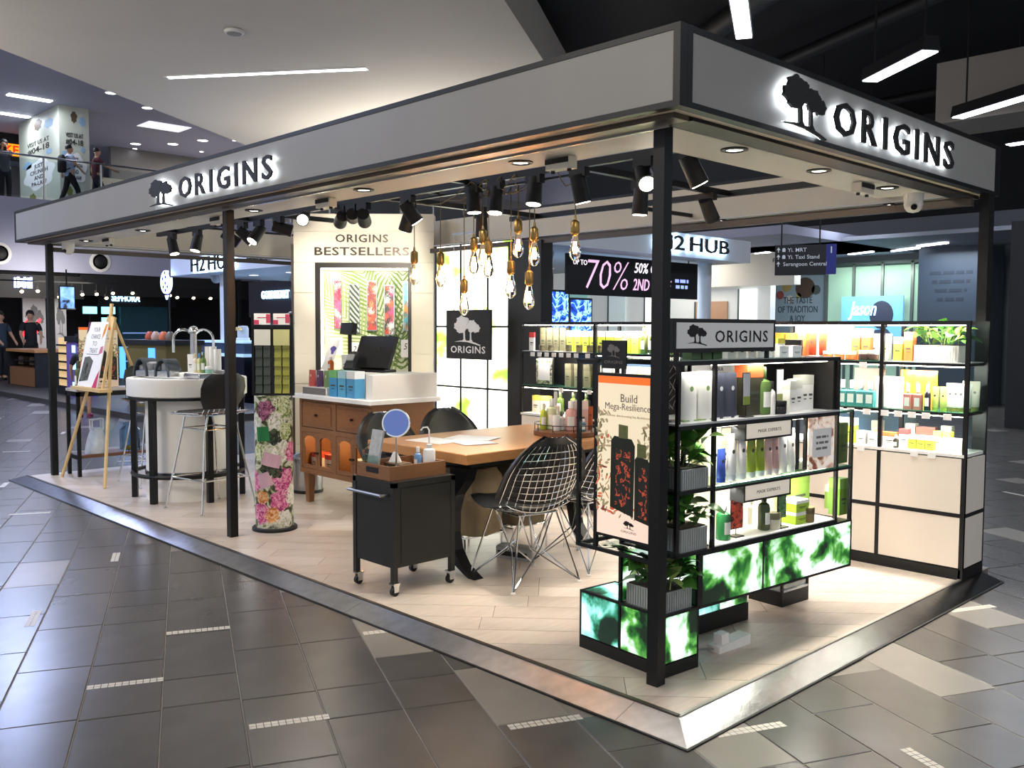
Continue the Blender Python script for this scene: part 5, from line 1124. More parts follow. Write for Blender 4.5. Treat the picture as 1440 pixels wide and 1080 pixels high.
# ------------------------------------------------------------------ flower cylinder with mask rack
fc = thing('flower_cylinder', 'round display column printed with pink roses and citrus, with a mask rack on top', 'display stand', (-3.955,.665,.04))
FLOW = ramp_mat('mottled leaf print', [(.34,(30,34,22)),(.42,(84,92,54)),(.48,(170,176,130)),(.54,(228,226,210)),(.62,(206,204,186)),(.7,(70,76,46))], 'noise', 14., detail=4, distort=1., rough=.35)
b = B(); b.lathe([(.155,0),(.155,.018),(.148,.024)], n=36); b.build('base', BLK2, fc, True)
b = B(); b.lathe([(.130,.024),(.130,.935),(.128,.937)], n=40); b.build('drum', FLOW, fc, True)
PKT = mat('pink tag print', (222,180,196), .6)
vdir = Vector((5.77,-3.26,0)).normalized(); rdir = Vector((.695,.719,0))
def curved_tag(ang, z, w, h, rot, m, nm):
    base = math.atan2(vdir.y, vdir.x); b = B(); v = []
    for j in range(2):
        for i in range(7):
            a = (-.5+i/6)*w; c_ = (-.5+j)*h; a2 = a*math.cos(rot)-c_*math.sin(rot); c2 = a*math.sin(rot)+c_*math.cos(rot)
            t = base+ang+a2/.131; v.append((.1325*math.cos(t), .1325*math.sin(t), z+c2))
    b.add(v, [(i,i+1,8+i,7+i) for i in range(6)]); o = b.build(nm, m, fc); return o
def blob(ang, z, r_, m, nm, k=0, off=.1312, lob=6, amp=.12):
    base = math.atan2(vdir.y, vdir.x)+ang; b = B(); v = []; f = []; n = 24; rg_ = 3
    def P_(a, c_): t = base+a/.131; return (off*math.cos(t), off*math.sin(t), min(.934,max(.026,z+c_)))
    v.append(P_(0,0))
    for q in range(1, rg_+1):
        for i in range(n): t = 2*PI*i/n; rad = r_*q/rg_*(1+amp*math.sin(lob*t+k)*(q/rg_)); v.append(P_(rad*math.cos(t), rad*math.sin(t)))
    f = [(0,1+i,1+(i+1)%n) for i in range(n)]
    for q in range(rg_-1):
        for i in range(n): a = 1+q*n+i; c_ = 1+q*n+(i+1)%n; f.append((a,a+n,c_+n,c_))
    b.add(v, f); b.build(nm, m, fc)
def petal(name, c1, c2, c3): return ramp_mat(name, [(.36,c1),(.47,c2),(.58,c3)], 'noise', 26., detail=3, distort=2., rough=.35)
PINKR = petal('pink rose petals', (150,30,90), (216,90,150), (244,170,200)); WHTR = petal('white peony petals', (176,180,140), (232,230,214), (250,248,240)); PURP = petal('plum blossom petals', (70,24,56), (130,50,96), (190,120,150)); CITR = petal('orange citrus slice', (190,100,40), (226,150,80), (240,200,150)); GRNR = petal('green white bloom', (110,130,60), (190,204,130), (238,240,210)); DARKL = petal('dark leaf cluster', (16,20,14), (36,44,28), (80,90,60))
for q, (a_, z_, r_, m_, nm) in enumerate([(.55,.86,.085,GRNR,'bloom_print'),(-.45,.84,.07,PURP,'bloom_print'),(.1,.77,.06,WHTR,'bloom_print'),(.6,.70,.06,GRNR,'bloom_print'),(-.9,.55,.06,GRNR,'bloom_print'),(.0,.66,.055,DARKL,'leaf_print'),(.45,.56,.075,WHTR,'bloom_print'),(-.4,.44,.05,DARKL,'leaf_print'),(.15,.42,.045,DARKL,'leaf_print'),(.55,.36,.085,PINKR,'rose_print'),(-.7,.24,.05,CITR,'citrus_print'),(.35,.22,.075,PINKR,'rose_print'),(-.75,.13,.075,PINKR,'rose_print'),(-.1,.12,.055,CITR,'citrus_print'),(.55,.09,.06,WHTR,'bloom_print'),(1.1,.55,.07,PINKR,'rose_print'),(1.1,.25,.07,WHTR,'bloom_print'),(-1.2,.35,.07,PINKR,'rose_print'),(-1.2,.75,.07,WHTR,'bloom_print')]):
    blob(a_, z_, r_, m_, nm, q, .1304+.00003*q)
curved_tag(-.62,.68,.10,.10,.1,mat('green tag print', (40,130,70), .6),'green_tag'); curved_tag(-.15,.50,.13,.09,-.25,PKT,'pink_tag'); curved_tag(-.55,.36,.10,.10,.35,PKT,'pink_tag')
rk = B(); rk.box(-.145,-.125,-.012,.012,.937,1.50); rk.box(.125,.145,-.012,.012,.937,1.50); rk.box(-.012,.012,-.012,.012,.937,1.42); rk.box(-.145,.145,-.016,.016,1.405,1.425); rk.box(-.145,.145,-.010,.010,.937,.955); rk.box(-.125,.125,.002,.008,.955,1.405)
ro = rk.build('rack', BLK, fc); ra = math.atan2(rdir.y, rdir.x); ro.rotation_euler = (0,0,ra)
MA = [ramp_mat('charcoal sachet print', [(.4,(40,52,46)),(.55,(70,86,78)),(.7,(30,36,34))], 'wave', 14, stretch=(0,0,1), distort=.5), ramp_mat('yellow sachet print', [(.4,(150,152,50)),(.55,(206,204,90)),(.7,(96,100,40))], 'wave', 14, stretch=(0,0,1), distort=.5)]
for k, (x0, m_, hd) in enumerate(((-.118,0,(225,225,220)),(-.062,0,(225,225,220)),(.014,1,(216,214,150)),(.070,1,(216,214,150)))):
    for j in range(7):
        b = B(); z1 = 1.395-.062*j; b.add([(x0,-.018-.004*j*.3,z1-.07),(x0+.048,-.018-.004*j*.3,z1-.07),(x0+.048,-.008,z1),(x0,-.008,z1),(x0,-.014,z1-.07),(x0+.048,-.014,z1-.07),(x0+.048,-.004,z1),(x0,-.004,z1)], [(0,1,2,3),(7,6,5,4),(0,4,5,1),(1,5,6,2),(2,6,7,3),(3,7,4,0)])
        o = b.build('mask_sachet', MA[m_], fc); o.rotation_euler = (0,0,ra)
for k, x0 in enumerate((-.118,.014)):
    b = B(); b.box(x0-.004,x0+.108,-.026,-.022,1.285,1.395); o = b.build('header_card', pm((226,226,214) if k == 0 else (214,214,150)), fc); o.rotation_euler = (0,0,ra)
    b = B(); b.box(x0-.004,x0+.108,-.024,-.020,1.428,1.505); o = b.build('top_card', PAPER, fc); o.rotation_euler = (0,0,ra)
    b = B(); b.box(x0-.004,x0+.03,-.0255,-.024,1.43,1.46); b.box(x0+.08,x0+.108,-.0255,-.024,1.44,1.50); b.box(x0+.02,x0+.085,-.0255,-.024,1.475,1.48); q = b.build('card_print', pm((206,70,100)), fc); q.rotation_euler = (0,0,ra)

# ------------------------------------------------------------------ round treatment counter
rc = thing('round_counter', 'white round wash counter on a drum with black posts and foot ring', 'counter', (-5.60,.80,.04))
b = B(); b.lathe([(.335,0),(.335,.835),(.33,.84)], n=48); b.build('drum', WHITE, rc, True)
b = B(); b.lathe([(.455,.845),(.475,.855),(.475,.985),(.470,.995),(.435,.998),(.43,.985)], n=56); b.build('rim', WHITE, rc, True)
b = B(); b.lathe([(.46,.825),(.46,.845),(.40,.845)], n=48); b.build('under_ring', BLK, rc, True)
b = B(); b.tube([(.44*math.cos(2*PI*i/48),.44*math.sin(2*PI*i/48),.215) for i in range(48)], .017, 8, True); b.build('foot_ring', BLK, rc, True)
for k in range(6):
    t = -1.10+k*PI/3; x, y = .43*math.cos(t), .43*math.sin(t); b = B(); b.obox((x,y,.4125),(.045,.045,.825),Matrix.Rotation(t,3,'Z')); b.build('post', BLK, rc)
b = B(); b.lathe([(.336,.20),(.345,.205),(.345,.235),(.336,.24)], n=48); b.build('kick_ring', STEEL, rc, True)
ZC = .04+.9985
fa = thing('swan_neck_tap', 'steel swan neck tap column on the round counter', 'tap', (-5.52,.82,ZC))
b = B(); b.cyl((0,0,0),(0,0,.36),.032,.026,n=18); b.build('column', STEEL, fa, True); b = B(); b.lathe([(.04,.36),(.045,.38),(.03,.41),(.006,.42)], n=16); b.build('finial', CHROME, fa, True)
for a in (-2.5,.6): b = B(); b.tube([(0,0,.30)]+[(math.cos(a)*(.09-.09*math.cos(q)),math.sin(a)*(.09-.09*math.cos(q)),.30+.09*math.sin(q)) for q in [PI*i/8 for i in range(1,9)]]+[(math.cos(a)*.18,math.sin(a)*.18,.20)], .011, 8); b.build('spout', CHROME, fa, True)
b = B(); b.lathe([(.12,0),(.12,.03),(.11,.035)], n=24); b.build('plinth', WHITE, fa, True)
cb = thing('curved_organiser', 'curved clear organiser with grey cloths on the left of the round counter', 'organiser', (-5.78,.62,ZC), .3)
for k in range(2):
    b = B(); pts = []; v = []; f = []
    for i in range(13):
        t = PI*i/12
        for y in (-.07,.07): v.append(((-.13+.26*k)+.085*math.cos(t), y, .0+.15*math.sin(t)))
        for y in (-.07,.07): v.append(((-.13+.26*k)+.072*math.cos(t), y, .0+.137*math.sin(t)))
    for i in range(12):
        a = i*4; f += [(a,a+4,a+5,a+1),(a+2,a+3,a+7,a+6),(a,a+2,a+6,a+4),(a+1,a+5,a+7,a+3)]
    b.add(v, f); b.build('arch', mat('grey glossy arch', (70,76,82), .15, .3), cb, True)
b = B(); b.bbox(-.20,.22,-.06,.05,0,.055,.01); b.build('tray', STEEL, cb)
for k in range(4): b = B(); b.bbox(-.17+k*.09,-.10+k*.09,-.05,.04,.056,.10+.02*(k%2),.015); b.build('folded_cloth', mat('grey cloth', (120,122,126), .8, 0, .2, 20), cb, True)
td = thing('towel_stack', 'stack of white face towels in a steel dish on the round counter', 'towels', (-5.40,.92,ZC)); b = B(); b.lathe([(.06,0),(.10,.035),(.11,.05),(.10,.055)], n=24); b.build('dish', STEEL, td, True)
for k in range(4): b = B(); b.cyl((-.06+.04*k,.02*(k%2),.056),(-.06+.04*k,.02*(k%2),.25-.02*(k%2)),.03,n=12); b.build('rolled_towel', PAPER, td, True)
st = thing('display_riser', 'grey low riser on the right of the round counter carrying bottles', 'riser', (-5.36,.80,ZC), 0); B().bbox(-.16,.16,-.09,.09,0,.035,.008).build('block', STEEL, st)
B().box(-.15,.15,-.08,.08,.0352,.037).build('mat_top', WHITE, st)
for i, (a, kind, w, h, c1, c2, l_) in enumerate(((-.11,'carton',.045,.15,(240,240,238),(244,244,242),'white carton on the counter riser'),(-.055,'bottle',.04,.16,(232,222,200),(206,190,150),'cream bottle on the counter riser'),(-.01,'bottle',.035,.16,(214,214,150),(90,150,200),'pale yellow bottle with blue cap on the counter riser'),(.04,'bottle',.04,.17,(96,126,64),(80,104,56),'green bottle on the counter riser'),(.10,'jar',.06,.055,(140,190,170),(240,240,240),'small mint jar with white lid on the counter riser'))):
    product(kind, w, h, c1, c2, (-5.36+a*.9,.80+a*.3,ZC+.0375), .7, l_)
# ------------------------------------------------------------------ bar stools
def make_stool(label):
    s = thing('wire_bar_stool', label, 'stool', (0,0,0), 0, 'wire bar stools at the round counter')
    b = B()
    for i in range(9):
        x = -.2+.05*i; b.tube([(x,-.20,.735),(x,-.17,.745),(x*.98,.0,.735),(x*.95,.17,.745),(x*.92,.20,.79)], .003, 5)
    for k in range(8): y = -.19+.05*k; b.tube([(-.21,y,.752),(-.1,y,.738),(.1,y,.738),(.21,y,.752)], .003, 5)
    b.tube([(-.21,-.2,.745),(.21,-.2,.745),(.22,.18,.76),(-.22,.18,.76)], .006, 6, True); b.build('wire_seat', CHROME, s, True)
    b = B(); v = []; f = []
    prof = [(.19,.79,.15),(.215,.86,.19),(.235,.95,.20),(.25,1.02,.18),(.255,1.055,.12)]
    rings = []
    for (y, z, w) in prof: rings.append([(w*math.cos(2*PI*i/20)*(1), y-.05*(math.cos(2*PI*i/20)**2)+.012*math.sin(2*PI*i/20), z) for i in range(20)])
    loft(b, rings); b.build('backrest', mat('black leather pad', (26,27,28), .42), s, True)
    b = B(); b.bbox(-.19,.19,-.18,.16,.747,.765,.015); b.build('seat_pad', mat('black leather pad', (26,27,28), .42), s, True)
    F = [(-.24,-.24),(.24,-.24),(.24,.24),(-.24,.24)]
    for (x, y) in F:
        b = B(); b.tube([(x,y,.012),(x*.62,y*.62,.60),(x*.5,y*.62,.735)], .008, 7); b.build('leg', CHROME, s, True); b = B(); b.lathe([(.016,0),(.016,.01),(.008,.016)], (x,y,0), 12); b.build('glide', CHROME, s)
    for z, k in ((.25,.86),(.63,.60)): b = B(); b.tube([(x*k,y*k,z) for (x, y) in F], .007, 6, True); b.build('stretcher', CHROME, s, True)
    return s
s0 = make_stool('chrome bar stool with black back right of the round counter'); s0.location = (-4.96,.68,.04); s0.rotation_euler = (0,0,-PI/2+.15)
dup(s0, (-6.42,.86,.04), PI/2, 'second chrome bar stool behind the easel, left of the round counter', 'wire bar stools at the round counter')

# ------------------------------------------------------------------ easel, console table at the left end
ea = thing('pine_easel', 'pale pine easel standing at the left end of the kiosk', 'easel', (-6.85,.5,.04))
apex = Vector((.02,.17,1.60))
for (p, q) in (((-.45,-.16,0),(-.03,.15,1.50)),((.45,-.10,0),(.05,.15,1.50)),):
    b = B(); d_ = Vector(q)-Vector(p); b.cyl(p, q, .016, n=6); b.build('leg', PINE, ea)
b = B(); b.cyl((0,.17,1.50),(.25,.62,.0),.014,n=6); b.build('rear_leg', PINE, ea)
b = B(); b.cyl((.01,.14,1.40),(.01,.16,1.62),.018,n=6); b.build('mast', PINE, ea)
b = B(); b.obox((0,-.04,.845),(.72,.11,.03),Matrix.Identity(3)); b.build('ledge', PINE, ea)
b = B(); b.obox((.26,.03,1.17),(.025,.02,.66),Matrix.Rotation(-.19,3,'X')); b.build('side_bar', PINE, ea)
po = thing('easel_poster', 'white event poster with a bottle picture and pink petals leaning on the easel', 'poster', (-6.85,.5,.04))
Rm = Matrix.Rotation(-.2,3,'X'); O = Vector((-.02,-.055,.862)); Uv = Vector((1,0,0)); Vv = Rm @ Vector((0,0,1))
b = B(); b.prism([(-.26,0),(.22,0),(.22,.60),(-.26,.60)], -.0, .006, O, Uv, Vv); b.build('sheet', PAPER, po)
b = B(); b.prism([(-.24,.04),(-.03,.06),(.02,.24),(-.08,.28),(-.2,.27)], .006, .0066, O, Uv, Vv); b.build('photo_print', ramp_mat('dark photo print', [(.35,(40,42,40)),(.5,(110,112,104)),(.65,(60,64,58))], 'noise', 16), po)
b = B(); b.prism([(.10,.0),(.21,.0),(.21,.16),(.17,.12),(.13,.05)], .006, .0068, O, Uv, Vv); b.build('petal_print', pm((200,60,110)), po)
b = B(); b.prism([(.13,.44),(.19,.50),(.215,.58),(.17,.58),(.14,.52)], .006, .0068, O, Uv, Vv); b.build('petal_print', pm((226,150,60)), po)
b = B(); b.prism([(.12,.30),(.2,.32),(.2,.38),(.14,.37)], .006, .0068, O, Uv, Vv); b.build('petal_print', pm((220,120,150)), po)
b = B(); b.prism([(-.26,.48),(-.22,.52),(-.2,.60),(-.26,.60)], .006, .0068, O, Uv, Vv); b.build('petal_print', pm((90,50,80)), po)
for k, t_ in enumerate(('YOUR','CHANCE','TO','TREAT')): text('lettering', t_, .05, O+Uv*-.02+Vv*(.53-.065*k)+Uv.cross(Vv)*.006, Uv, Vv, GREYINK, po, .0004, fit=(.05+.028*len(t_),.042))
text_dashes('print_line', O+Uv*-.02+Vv*.30+Uv.cross(Vv)*.006, Uv, Vv, .30, .008, GREYINK, po, .0004)
co = thing('console_table', 'narrow console table with black frame and lower wooden shelf at the left end', 'table', (-7.33,.45,.04))
b = B(); b.box(-.15,.15,0,1.15,.80,.825); b.build('top', mat('pale laminate top', (214,206,198), .4), co); b = B(); b.box(-.14,.14,.02,1.13,.17,.20); b.build('shelf', WOODD, co); b = B(); b.box(-.15,.15,0,1.15,.755,.80); b.build('apron', BLK, co)
for (x, y) in ((-.15,0),(.12,0),(.12,1.12),(-.15,1.12)): B().box(x,x+.03,y,y+.03,0,.80).build('leg', BLK, co)
for y in (0,1.12): B().box(-.12,.12,y+.005,y+.025,.16,.20).build('rail', BLK, co)
def build_poster(O, U, V, w, h, nm, parent, em):
    """cream poster: orange band, heading, two dark bottles with red berries, emblem"""
    O = Vector(O); U = Vector(U).normalized(); V = Vector(V).normalized(); n_ = U.cross(V)
    def fl_(poly, d0, d1, m, name): b = B(); b.prism([(x*w, y*h) for x, y in poly], d0, d1, O, U, V); return b.build(name, m, parent)
    PB = mat('cream poster sheet %g' % em, (226,210,180), .5, 0, .03, 3, em=em)
    fl_([(0,0),(1,0),(1,1),(0,1)], 0, .002, PB, 'sheet')
    fl_([(0,.955),(1,.955),(1,1),(0,1)], .002, .0026, mat('orange poster band %g' % em, (240,110,40), .5, 0, 0, em=em), 'orange_band')
    fl_([(0,0),(1,0),(1,.14),(.6,.17),(.3,.15),(0,.19)], .002, .0022, mat('pale pink poster foot %g' % em, (232,206,188), .5, 0, .04, 3, em=em), 'pale_foot')
    BE = ramp_mat('berry leaf print %g' % em, [(.30,(110,110,80)),(.42,(190,180,150)),(.5,(196,70,40)),(.58,(226,140,110)),(.7,(90,96,70))], 'noise', 26, em=em*.7, detail=4)
    rb2 = random.Random(21); LG = [mat('sprig print %d %g' % (q, em), c_, .6, 0, 0, em=em*.7) for q, c_ in enumerate([(150,140,104),(112,108,76),(196,84,56),(214,120,84),(170,150,120),(120,60,44)])]
    bs_ = [B() for _ in LG]
    for k in range(150):
        if k < 95: cx, cy = rb2.random()**1.8*.26, rb2.uniform(.15,.78)
        elif k < 125: cx, cy = 1-rb2.random()**1.6*.24, rb2.uniform(.50,.72)
        else: cx, cy = rb2.uniform(.05,.95), rb2.uniform(.13,.19)
        a_ = rb2.uniform(0,PI); l1, l2 = rb2.uniform(.02,.07), rb2.uniform(.009,.022); q = rb2.choice((0,1,0,4,4,0,2) if cy > .45 else (2,3,1,5,0,0,4))
        bs_[q].prism([((cx+l1*math.cos(t)*math.cos(a_)-l2*math.sin(t)*math.sin(a_))*w, cy*h+(l1*math.cos(t)*math.sin(a_)+l2*math.sin(t)*math.cos(a_))*w) for t in [2*PI*i/8 for i in range(8)]], .002, .0022+k*.000001, O, U, V)
    for q, bb in enumerate(bs_):
        if bb.v: bb.build('sprig_print', LG[q], parent)['kind'] = 'stuff'
    DB = ramp_mat('dark bottle print %g' % em, [(.0,(28,32,22)),(.53,(24,28,20)),(.56,(196,74,48)),(.60,(206,90,60)),(.63,(30,30,22)),(1,(24,28,20))], 'noise', 38, em=em*.4, detail=2)
    GC = mat('gold green cap print %g' % em, (96,100,60), .4, .2, .2, 60, em=em*.3)
    DK = mat('dark bottle glass print %g' % em, (30,34,24), .3, 0, .1, 20, em=em*.2)
    fl_([(.25,.18),(.68,.14),(.70,.58),(.64,.62),(.32,.63),(.26,.60)], .0025, .0028, DK, 'bottle_print'); fl_([(.34,.20),(.62,.17),(.62,.54),(.36,.55)], .0028, .0030, DB, 'label_print'); fl_([(.40,.62),(.57,.62),(.57,.70),(.40,.705)], .0025, .0031, GC, 'cap_print')
    fl_([(.70,.13),(.97,.11),(.97,.48),(.93,.51),(.74,.52),(.70,.50)], .0029, .0031, DK, 'bottle_print'); fl_([(.77,.15),(.92,.14),(.92,.45),(.78,.46)], .0031, .0033, DB, 'label_print'); fl_([(.74,.515),(.90,.515),(.90,.595),(.74,.60)], .0027, .0034, GC, 'cap_print')
    text('lettering', 'Build', .05, O+U*w*.58+V*h*.868+n_*.002, U, V, GREYINK, parent, .0004, fit=(w*.30,h*.05)); text('lettering', 'Mega-Resilience', .05, O+U*w*.55+V*h*.808+n_*.002, U, V, GREYINK, parent, .0004, fit=(w*.82,h*.055))
    text('lettering', 'Discover skin-boosting Sea Buckthorn', .03, O+U*w*.55+V*h*.755+n_*.002, U, V, mat('tan print', (176,160,130), .6), parent, .0004, fit=(w*.80,h*.018))
    emblem('tree_emblem', O+U*w*.60+V*h*.085+n_*.002, U, V, w*.20, h*.05, INK, parent, 0, .0006); text('lettering', 'ORIGINS', .03, O+U*w*.60+V*h*.042+n_*.002, U, V, GREYINK, parent, .0004, fit=(w*.28,h*.014))
bp = thing('standing_poster', 'cream Mega-Resilience poster board standing on the console behind the easel', 'poster', (-7.30,.52,.04+.8255))
b = B(); b.box(-.002,-.02,0,.36,0,.58); b.build('board', BLK2, bp); build_poster((0,.0,.003), (0,1,0), (0,0,1), .36, .575, 'p', bp, .12)
product('bottle', .07, .26, (84,92,60), (70,76,50), (-7.24,.49,.04+.8255), 0, 'olive bottle with orange berries on the console table')
product('bottle', .05, .20, (226,222,214), (240,240,238), (-7.28,1.05,.04+.8255), 0, 'white bottle at the far end of the console table')
gj = thing('glass_jar', 'large clear glass jar on the lower shelf of the console', 'jar', (-7.30,.98,.04+.2005)); b = B(); b.lathe([(.09,0),(.095,.01),(.095,.20),(.06,.24),(.06,.27),(.05,.27),(.05,.24),(.086,.20),(.086,.012),(.01,.010)], n=24); b.build('jar_wall', mat('pale jar glass', (205,225,235), .04, 0, 0, trans=1., ior=1.1), gj, True); b = B(); b.lathe([(.05,.012),(.05,.04),(.01,.05)], n=16); b.build('contents', mat('amber beads', (200,150,40), .5), gj, True)
pb_ = thing('plastic_bag', 'crumpled clear plastic bag on the lower shelf of the console', 'bag', (-7.29,.66,.04+.2005)); rb = random.Random(9); rings = [[((.10-.02*abs(k-2)*.5)*(1+rb.uniform(-.12,.12))*math.cos(t),(.11-.015*k)*(1+rb.uniform(-.12,.12))*math.sin(t),.06*k) for t in [2*PI*i/16 for i in range(16)]] for k in range(5)]; b = B(); loft(b, rings); b.build('film', mat('crumpled film', (205,214,222), .25, 0, .1, 20), pb_, True)
for dx in (-.03,.03): b = B(); b.tube([(dx,-.05,.22),(dx,-.05,.32),(dx,.05,.33),(dx,.05,.22)], .008, 6); b.build('handle', mat('crumpled film', (205,214,222), .25), pb_, True)
# ------------------------------------------------------------------ corner display unit (turned 5 degrees), local frame at its near corner
KL = Vector((-.391,.351,.04)); KA = math.radians(-5)
KM = Matrix.Rotation(KA, 3, 'Z')
def KW(x, y, z): return KL + KM @ Vector((x, y, z))
du = thing('corner_display_unit', 'black framed corner shelving unit with backlit leaf panels and planters', 'display unit', KL, KA)
FOLG = ramp_mat('deep green foliage lightbox', [(.0,(4,12,8)),(.40,(10,30,16)),(.445,(30,96,36)),(.485,(90,160,70)),(.53,(196,226,206)),(.57,(244,250,246)),(1,(236,250,240))], 'noise', 5.5, em=.9, detail=4., distort=.35, world=True)
FOLT = ramp_mat('teal green foliage lightbox', [(.0,(4,14,12)),(.39,(8,36,26)),(.43,(30,110,80)),(.47,(90,180,160)),(.52,(160,226,222)),(.58,(214,246,244)),(1,(230,252,250))], 'noise', 6.5, em=.8, detail=4., distort=.35, world=True)
def kb(nm, x0, x1, y0, y1, z0, z1, m): return B().box(x0,x1,y0,y1,z0,z1).build(nm, m, du)
T = .02
kb('plinth', -.49, 0, .03, .25, 0, .052, BLK)
kb('casing', -.484, -.006, .036, .244, .052, .25, BLK)
kb('light_panel', -.478, -.252, .030, .036, .060, .248, FOLT); kb('light_panel', -.236, -.012, .030, .036, .060, .248, FOLG)
kb('light_panel', -.006, 0, .042, .238, .060, .248, FOLG); kb('light_panel', -.478, -.252, .042, .238, .250, .256, FOLT)
for (x, y) in ((-.49,.03),(-.254,.03),(-.012,.03),(-.49,.238),(-.254,.238),(-.012,.238)): kb('corner_bar', x, x+.012, y, y+.012, .052, .258, BLK)
for (x0, x1, y0, y1) in ((-.478,-.254,.03,.042),(-.242,-.012,.03,.042),(-.478,-.254,.238,.25),(-.242,-.012,.238,.25),(-.012,0,.042,.238),(-.49,-.478,.042,.238),(-.254,-.242,.042,.238)): kb('edge_bar', x0, x1, y0, y1, .246, .258, BLK)
kb('planter_floor', -.242, -.012, .042, .238, .250, .256, mat('grey shelf', (120,122,122), .5))
for (x, y) in ((-.254,.03),(-.254,.238),(-.012,.238)): kb('corner_bar', x, x+.014, y, y+.012, .258, .475, BLK)
kb('light_panel', -.238, -.014, .240, .246, .262, .470, FOLG); kb('light_panel', -.250, -.244, .046, .236, .262, .470, FOLG)
# upper frame: open cell at the left, poster lightbox, planters
for (x, y) in ((-.487,0),(-.378,0),(-.487,.23),(-.10,.235)): kb('corner_bar', x, x+.016, y, y+.016, .462, 1.278, BLK)
for z in (.462, 1.262):
    kb('frame_bar', -.471, -.378, 0, .016, z, z+.016, BLK); kb('frame_bar', -.487, -.471, .016, .23, z, z+.016, BLK); kb('frame_bar', -.471, -.10, .23, .246, z, z+.016, BLK)
kb('frame_bar', -.362, -.035, 0, .016, .462, .478, BLK)
ps = B().box(-.362,-.035,.0,.03,.532,1.225).build('poster_case', BLK, du)
pg = bpy.data.objects.new('backlit_poster', None); C.objects.link(pg); pg.parent = du
build_poster((-.353,-.0005,.545), (1,0,0), (0,0,1), .309, .668, 'poster', pg, .55)
for ch in list(pg.children): ch.parent = ps
bpy.data.objects.remove(pg)
hsn = B().box(-.325,-.185,-.012,-.004,1.245,1.362).build('logo_plate', BLK2, du)
emblem('tree_emblem', (-.255,-.0125,1.318), (1,0,0), (0,0,1), .075, .055, GREYINK, hsn, 0, .0008); text('lettering', 'ORIGINS', .02, (-.255,-.0125,1.272), (1,0,0), (0,0,1), GREYINK, hsn, .0004, fit=(.105,.013))
kb('glass_shelf', -.36, -.03, .03, .22, .480, .488, GLASS); kb('frame_bar', -.36, -.03, .22, .23, .470, .488, GEDGE)
D = -.32
for y in (.10,.328,1.255): kb('upright', -.016, 0, y, y+.016, .478, 1.27, BLK)
for y in (.10,.328,1.255,1.385): kb('upright', D, D+.016, y, y+.016, .478, 1.27 if y < 1.3 else 1.02, BLK)
kb('upright', -.016, 0, 1.385, 1.401, .478, 1.02, BLK); kb('upright', -.016, 0, .995, 1.007, .76, 1.0, BLK)
# lightbox plinth band
kb('casing', D+.03, -.006, .258, 1.398, .248, .475, BLK)
kb('light_panel', -.006, 0, .268, .680, .256, .468, FOLG); kb('light_panel', -.006, 0, .690, 1.392, .256, .468, FOLG)
kb('frame_bar', -.008, .002, .250, .268, .245, .478, BLK); kb('frame_bar', -.008, .002, .680, .690, .245, .478, BLK); kb('frame_bar', -.008, .002, .268, 1.40, .468, .478, BLK); kb('frame_bar', -.008, .002, .268, 1.40, .245, .256, BLK); kb('frame_bar', -.008, .002, 1.392, 1.402, .256, .468, BLK)
kb('plinth', -.47, -.262, .50, .94, 0, .085, BLK); kb('casing', -.46, -.268, .51, .93, .085, .248, BLK)
kb('light_panel', -.268, -.262, .512, .715, .09, .246, FOLT); kb('light_panel', -.268, -.262, .727, .930, .09, .246, FOLG)
kb('plinth', -.476, -.272, 1.231, 1.465, 0, .075, BLK)
kb('mirror_block', -.47, -.278, 1.237, 1.459, .075, .248, mat('grey mirror panel', (150,158,158), .15, .6, .05, 3))
for (x, y) in ((-.284,1.231),(-.284,1.453),(-.476,1.231)): kb('corner_bar', x, x+.012, y, y+.012, .075, .248, BLK)
kb('ledge', -.290, -.268, 1.243, 1.453, .075, .085, WHITE)
# shelves
SHT = mat('pale grey shelf top', (196,198,200), .35, 0, .04, 4)
kb('shelf', D, 0, .10, .345, .478, .492, BLK)
kb('shelf', D, 0, .345, 1.271, .478, .492, BLK); kb('shelf_top', D+.01, -.004, .350, 1.266, .492, .497, mat('white lit shelf', (246,244,238), .35, 0, .02, 4))
kb('shelf', D, 0, .10, .345, .735, .750, BLK); kb('glass_shelf', D, -.004, .346, 1.385, .742, .750, GLASS); kb('glass_edge', -.004, 0, .346, 1.385, .742, .750, GEDGE); kb('frame_bar', -.012, 0, .346, 1.385, .730, .741, BLK)
kb('shelf', D, 0, .10, 1.271, 1.0, 1.018, BLK); kb('shelf_top', D+.01, .001, .106, 1.266, 1.018, 1.026, SHT); kb('glass_shelf', D, -.004, 1.272, 1.385, 1.010, 1.018, GLASS); kb('glass_edge', -.004, 0, 1.272, 1.385, 1.008, 1.018, GEDGE)
kb('shelf', D, 0, .10, 1.271, 1.262, 1.280, BLK); kb('shelf_top', D+.006, .001, .104, .98, 1.280, 1.284, mat('green grey glass top', (110,128,124), .1, 0, .05, 4))
kb('back_panel', D, D+.008, .345, 1.255, 1.026, 1.262, mat('black graphic panel', (24,24,25), .4, 0, .1, 4)); kb('end_panel', D+.01, -.016, 1.235, 1.255, 1.026, 1.262, mat('matt black board', (34,33,33), .6))
kb('back_panel', D, D+.008, .345, 1.255, .492, .735, mat('cream lit back panel', (240,230,206), .5, 0, .04, 4)); kb('back_panel', D, D+.008, .345, 1.255, .752, 1.0, mat('cream lit back panel', (240,230,206), .5))
light('AREA', KW(-.05,.65,1.255), 1.8, (1,.95,.84), .9, aim=KW(-.13,.65,1.0), sizey=.03, name='shelf_led_light')  # lamp added to brighten the dark upper tier
kb('led_strip', -.05, -.04, .36, 1.22, 1.257, 1.2615, LED)  # glowing strip added along with that upper tier lamp
for z in (.728, .992): kb('led_strip', -.06, -.045, .36, 1.24, z, z+.005, LED)
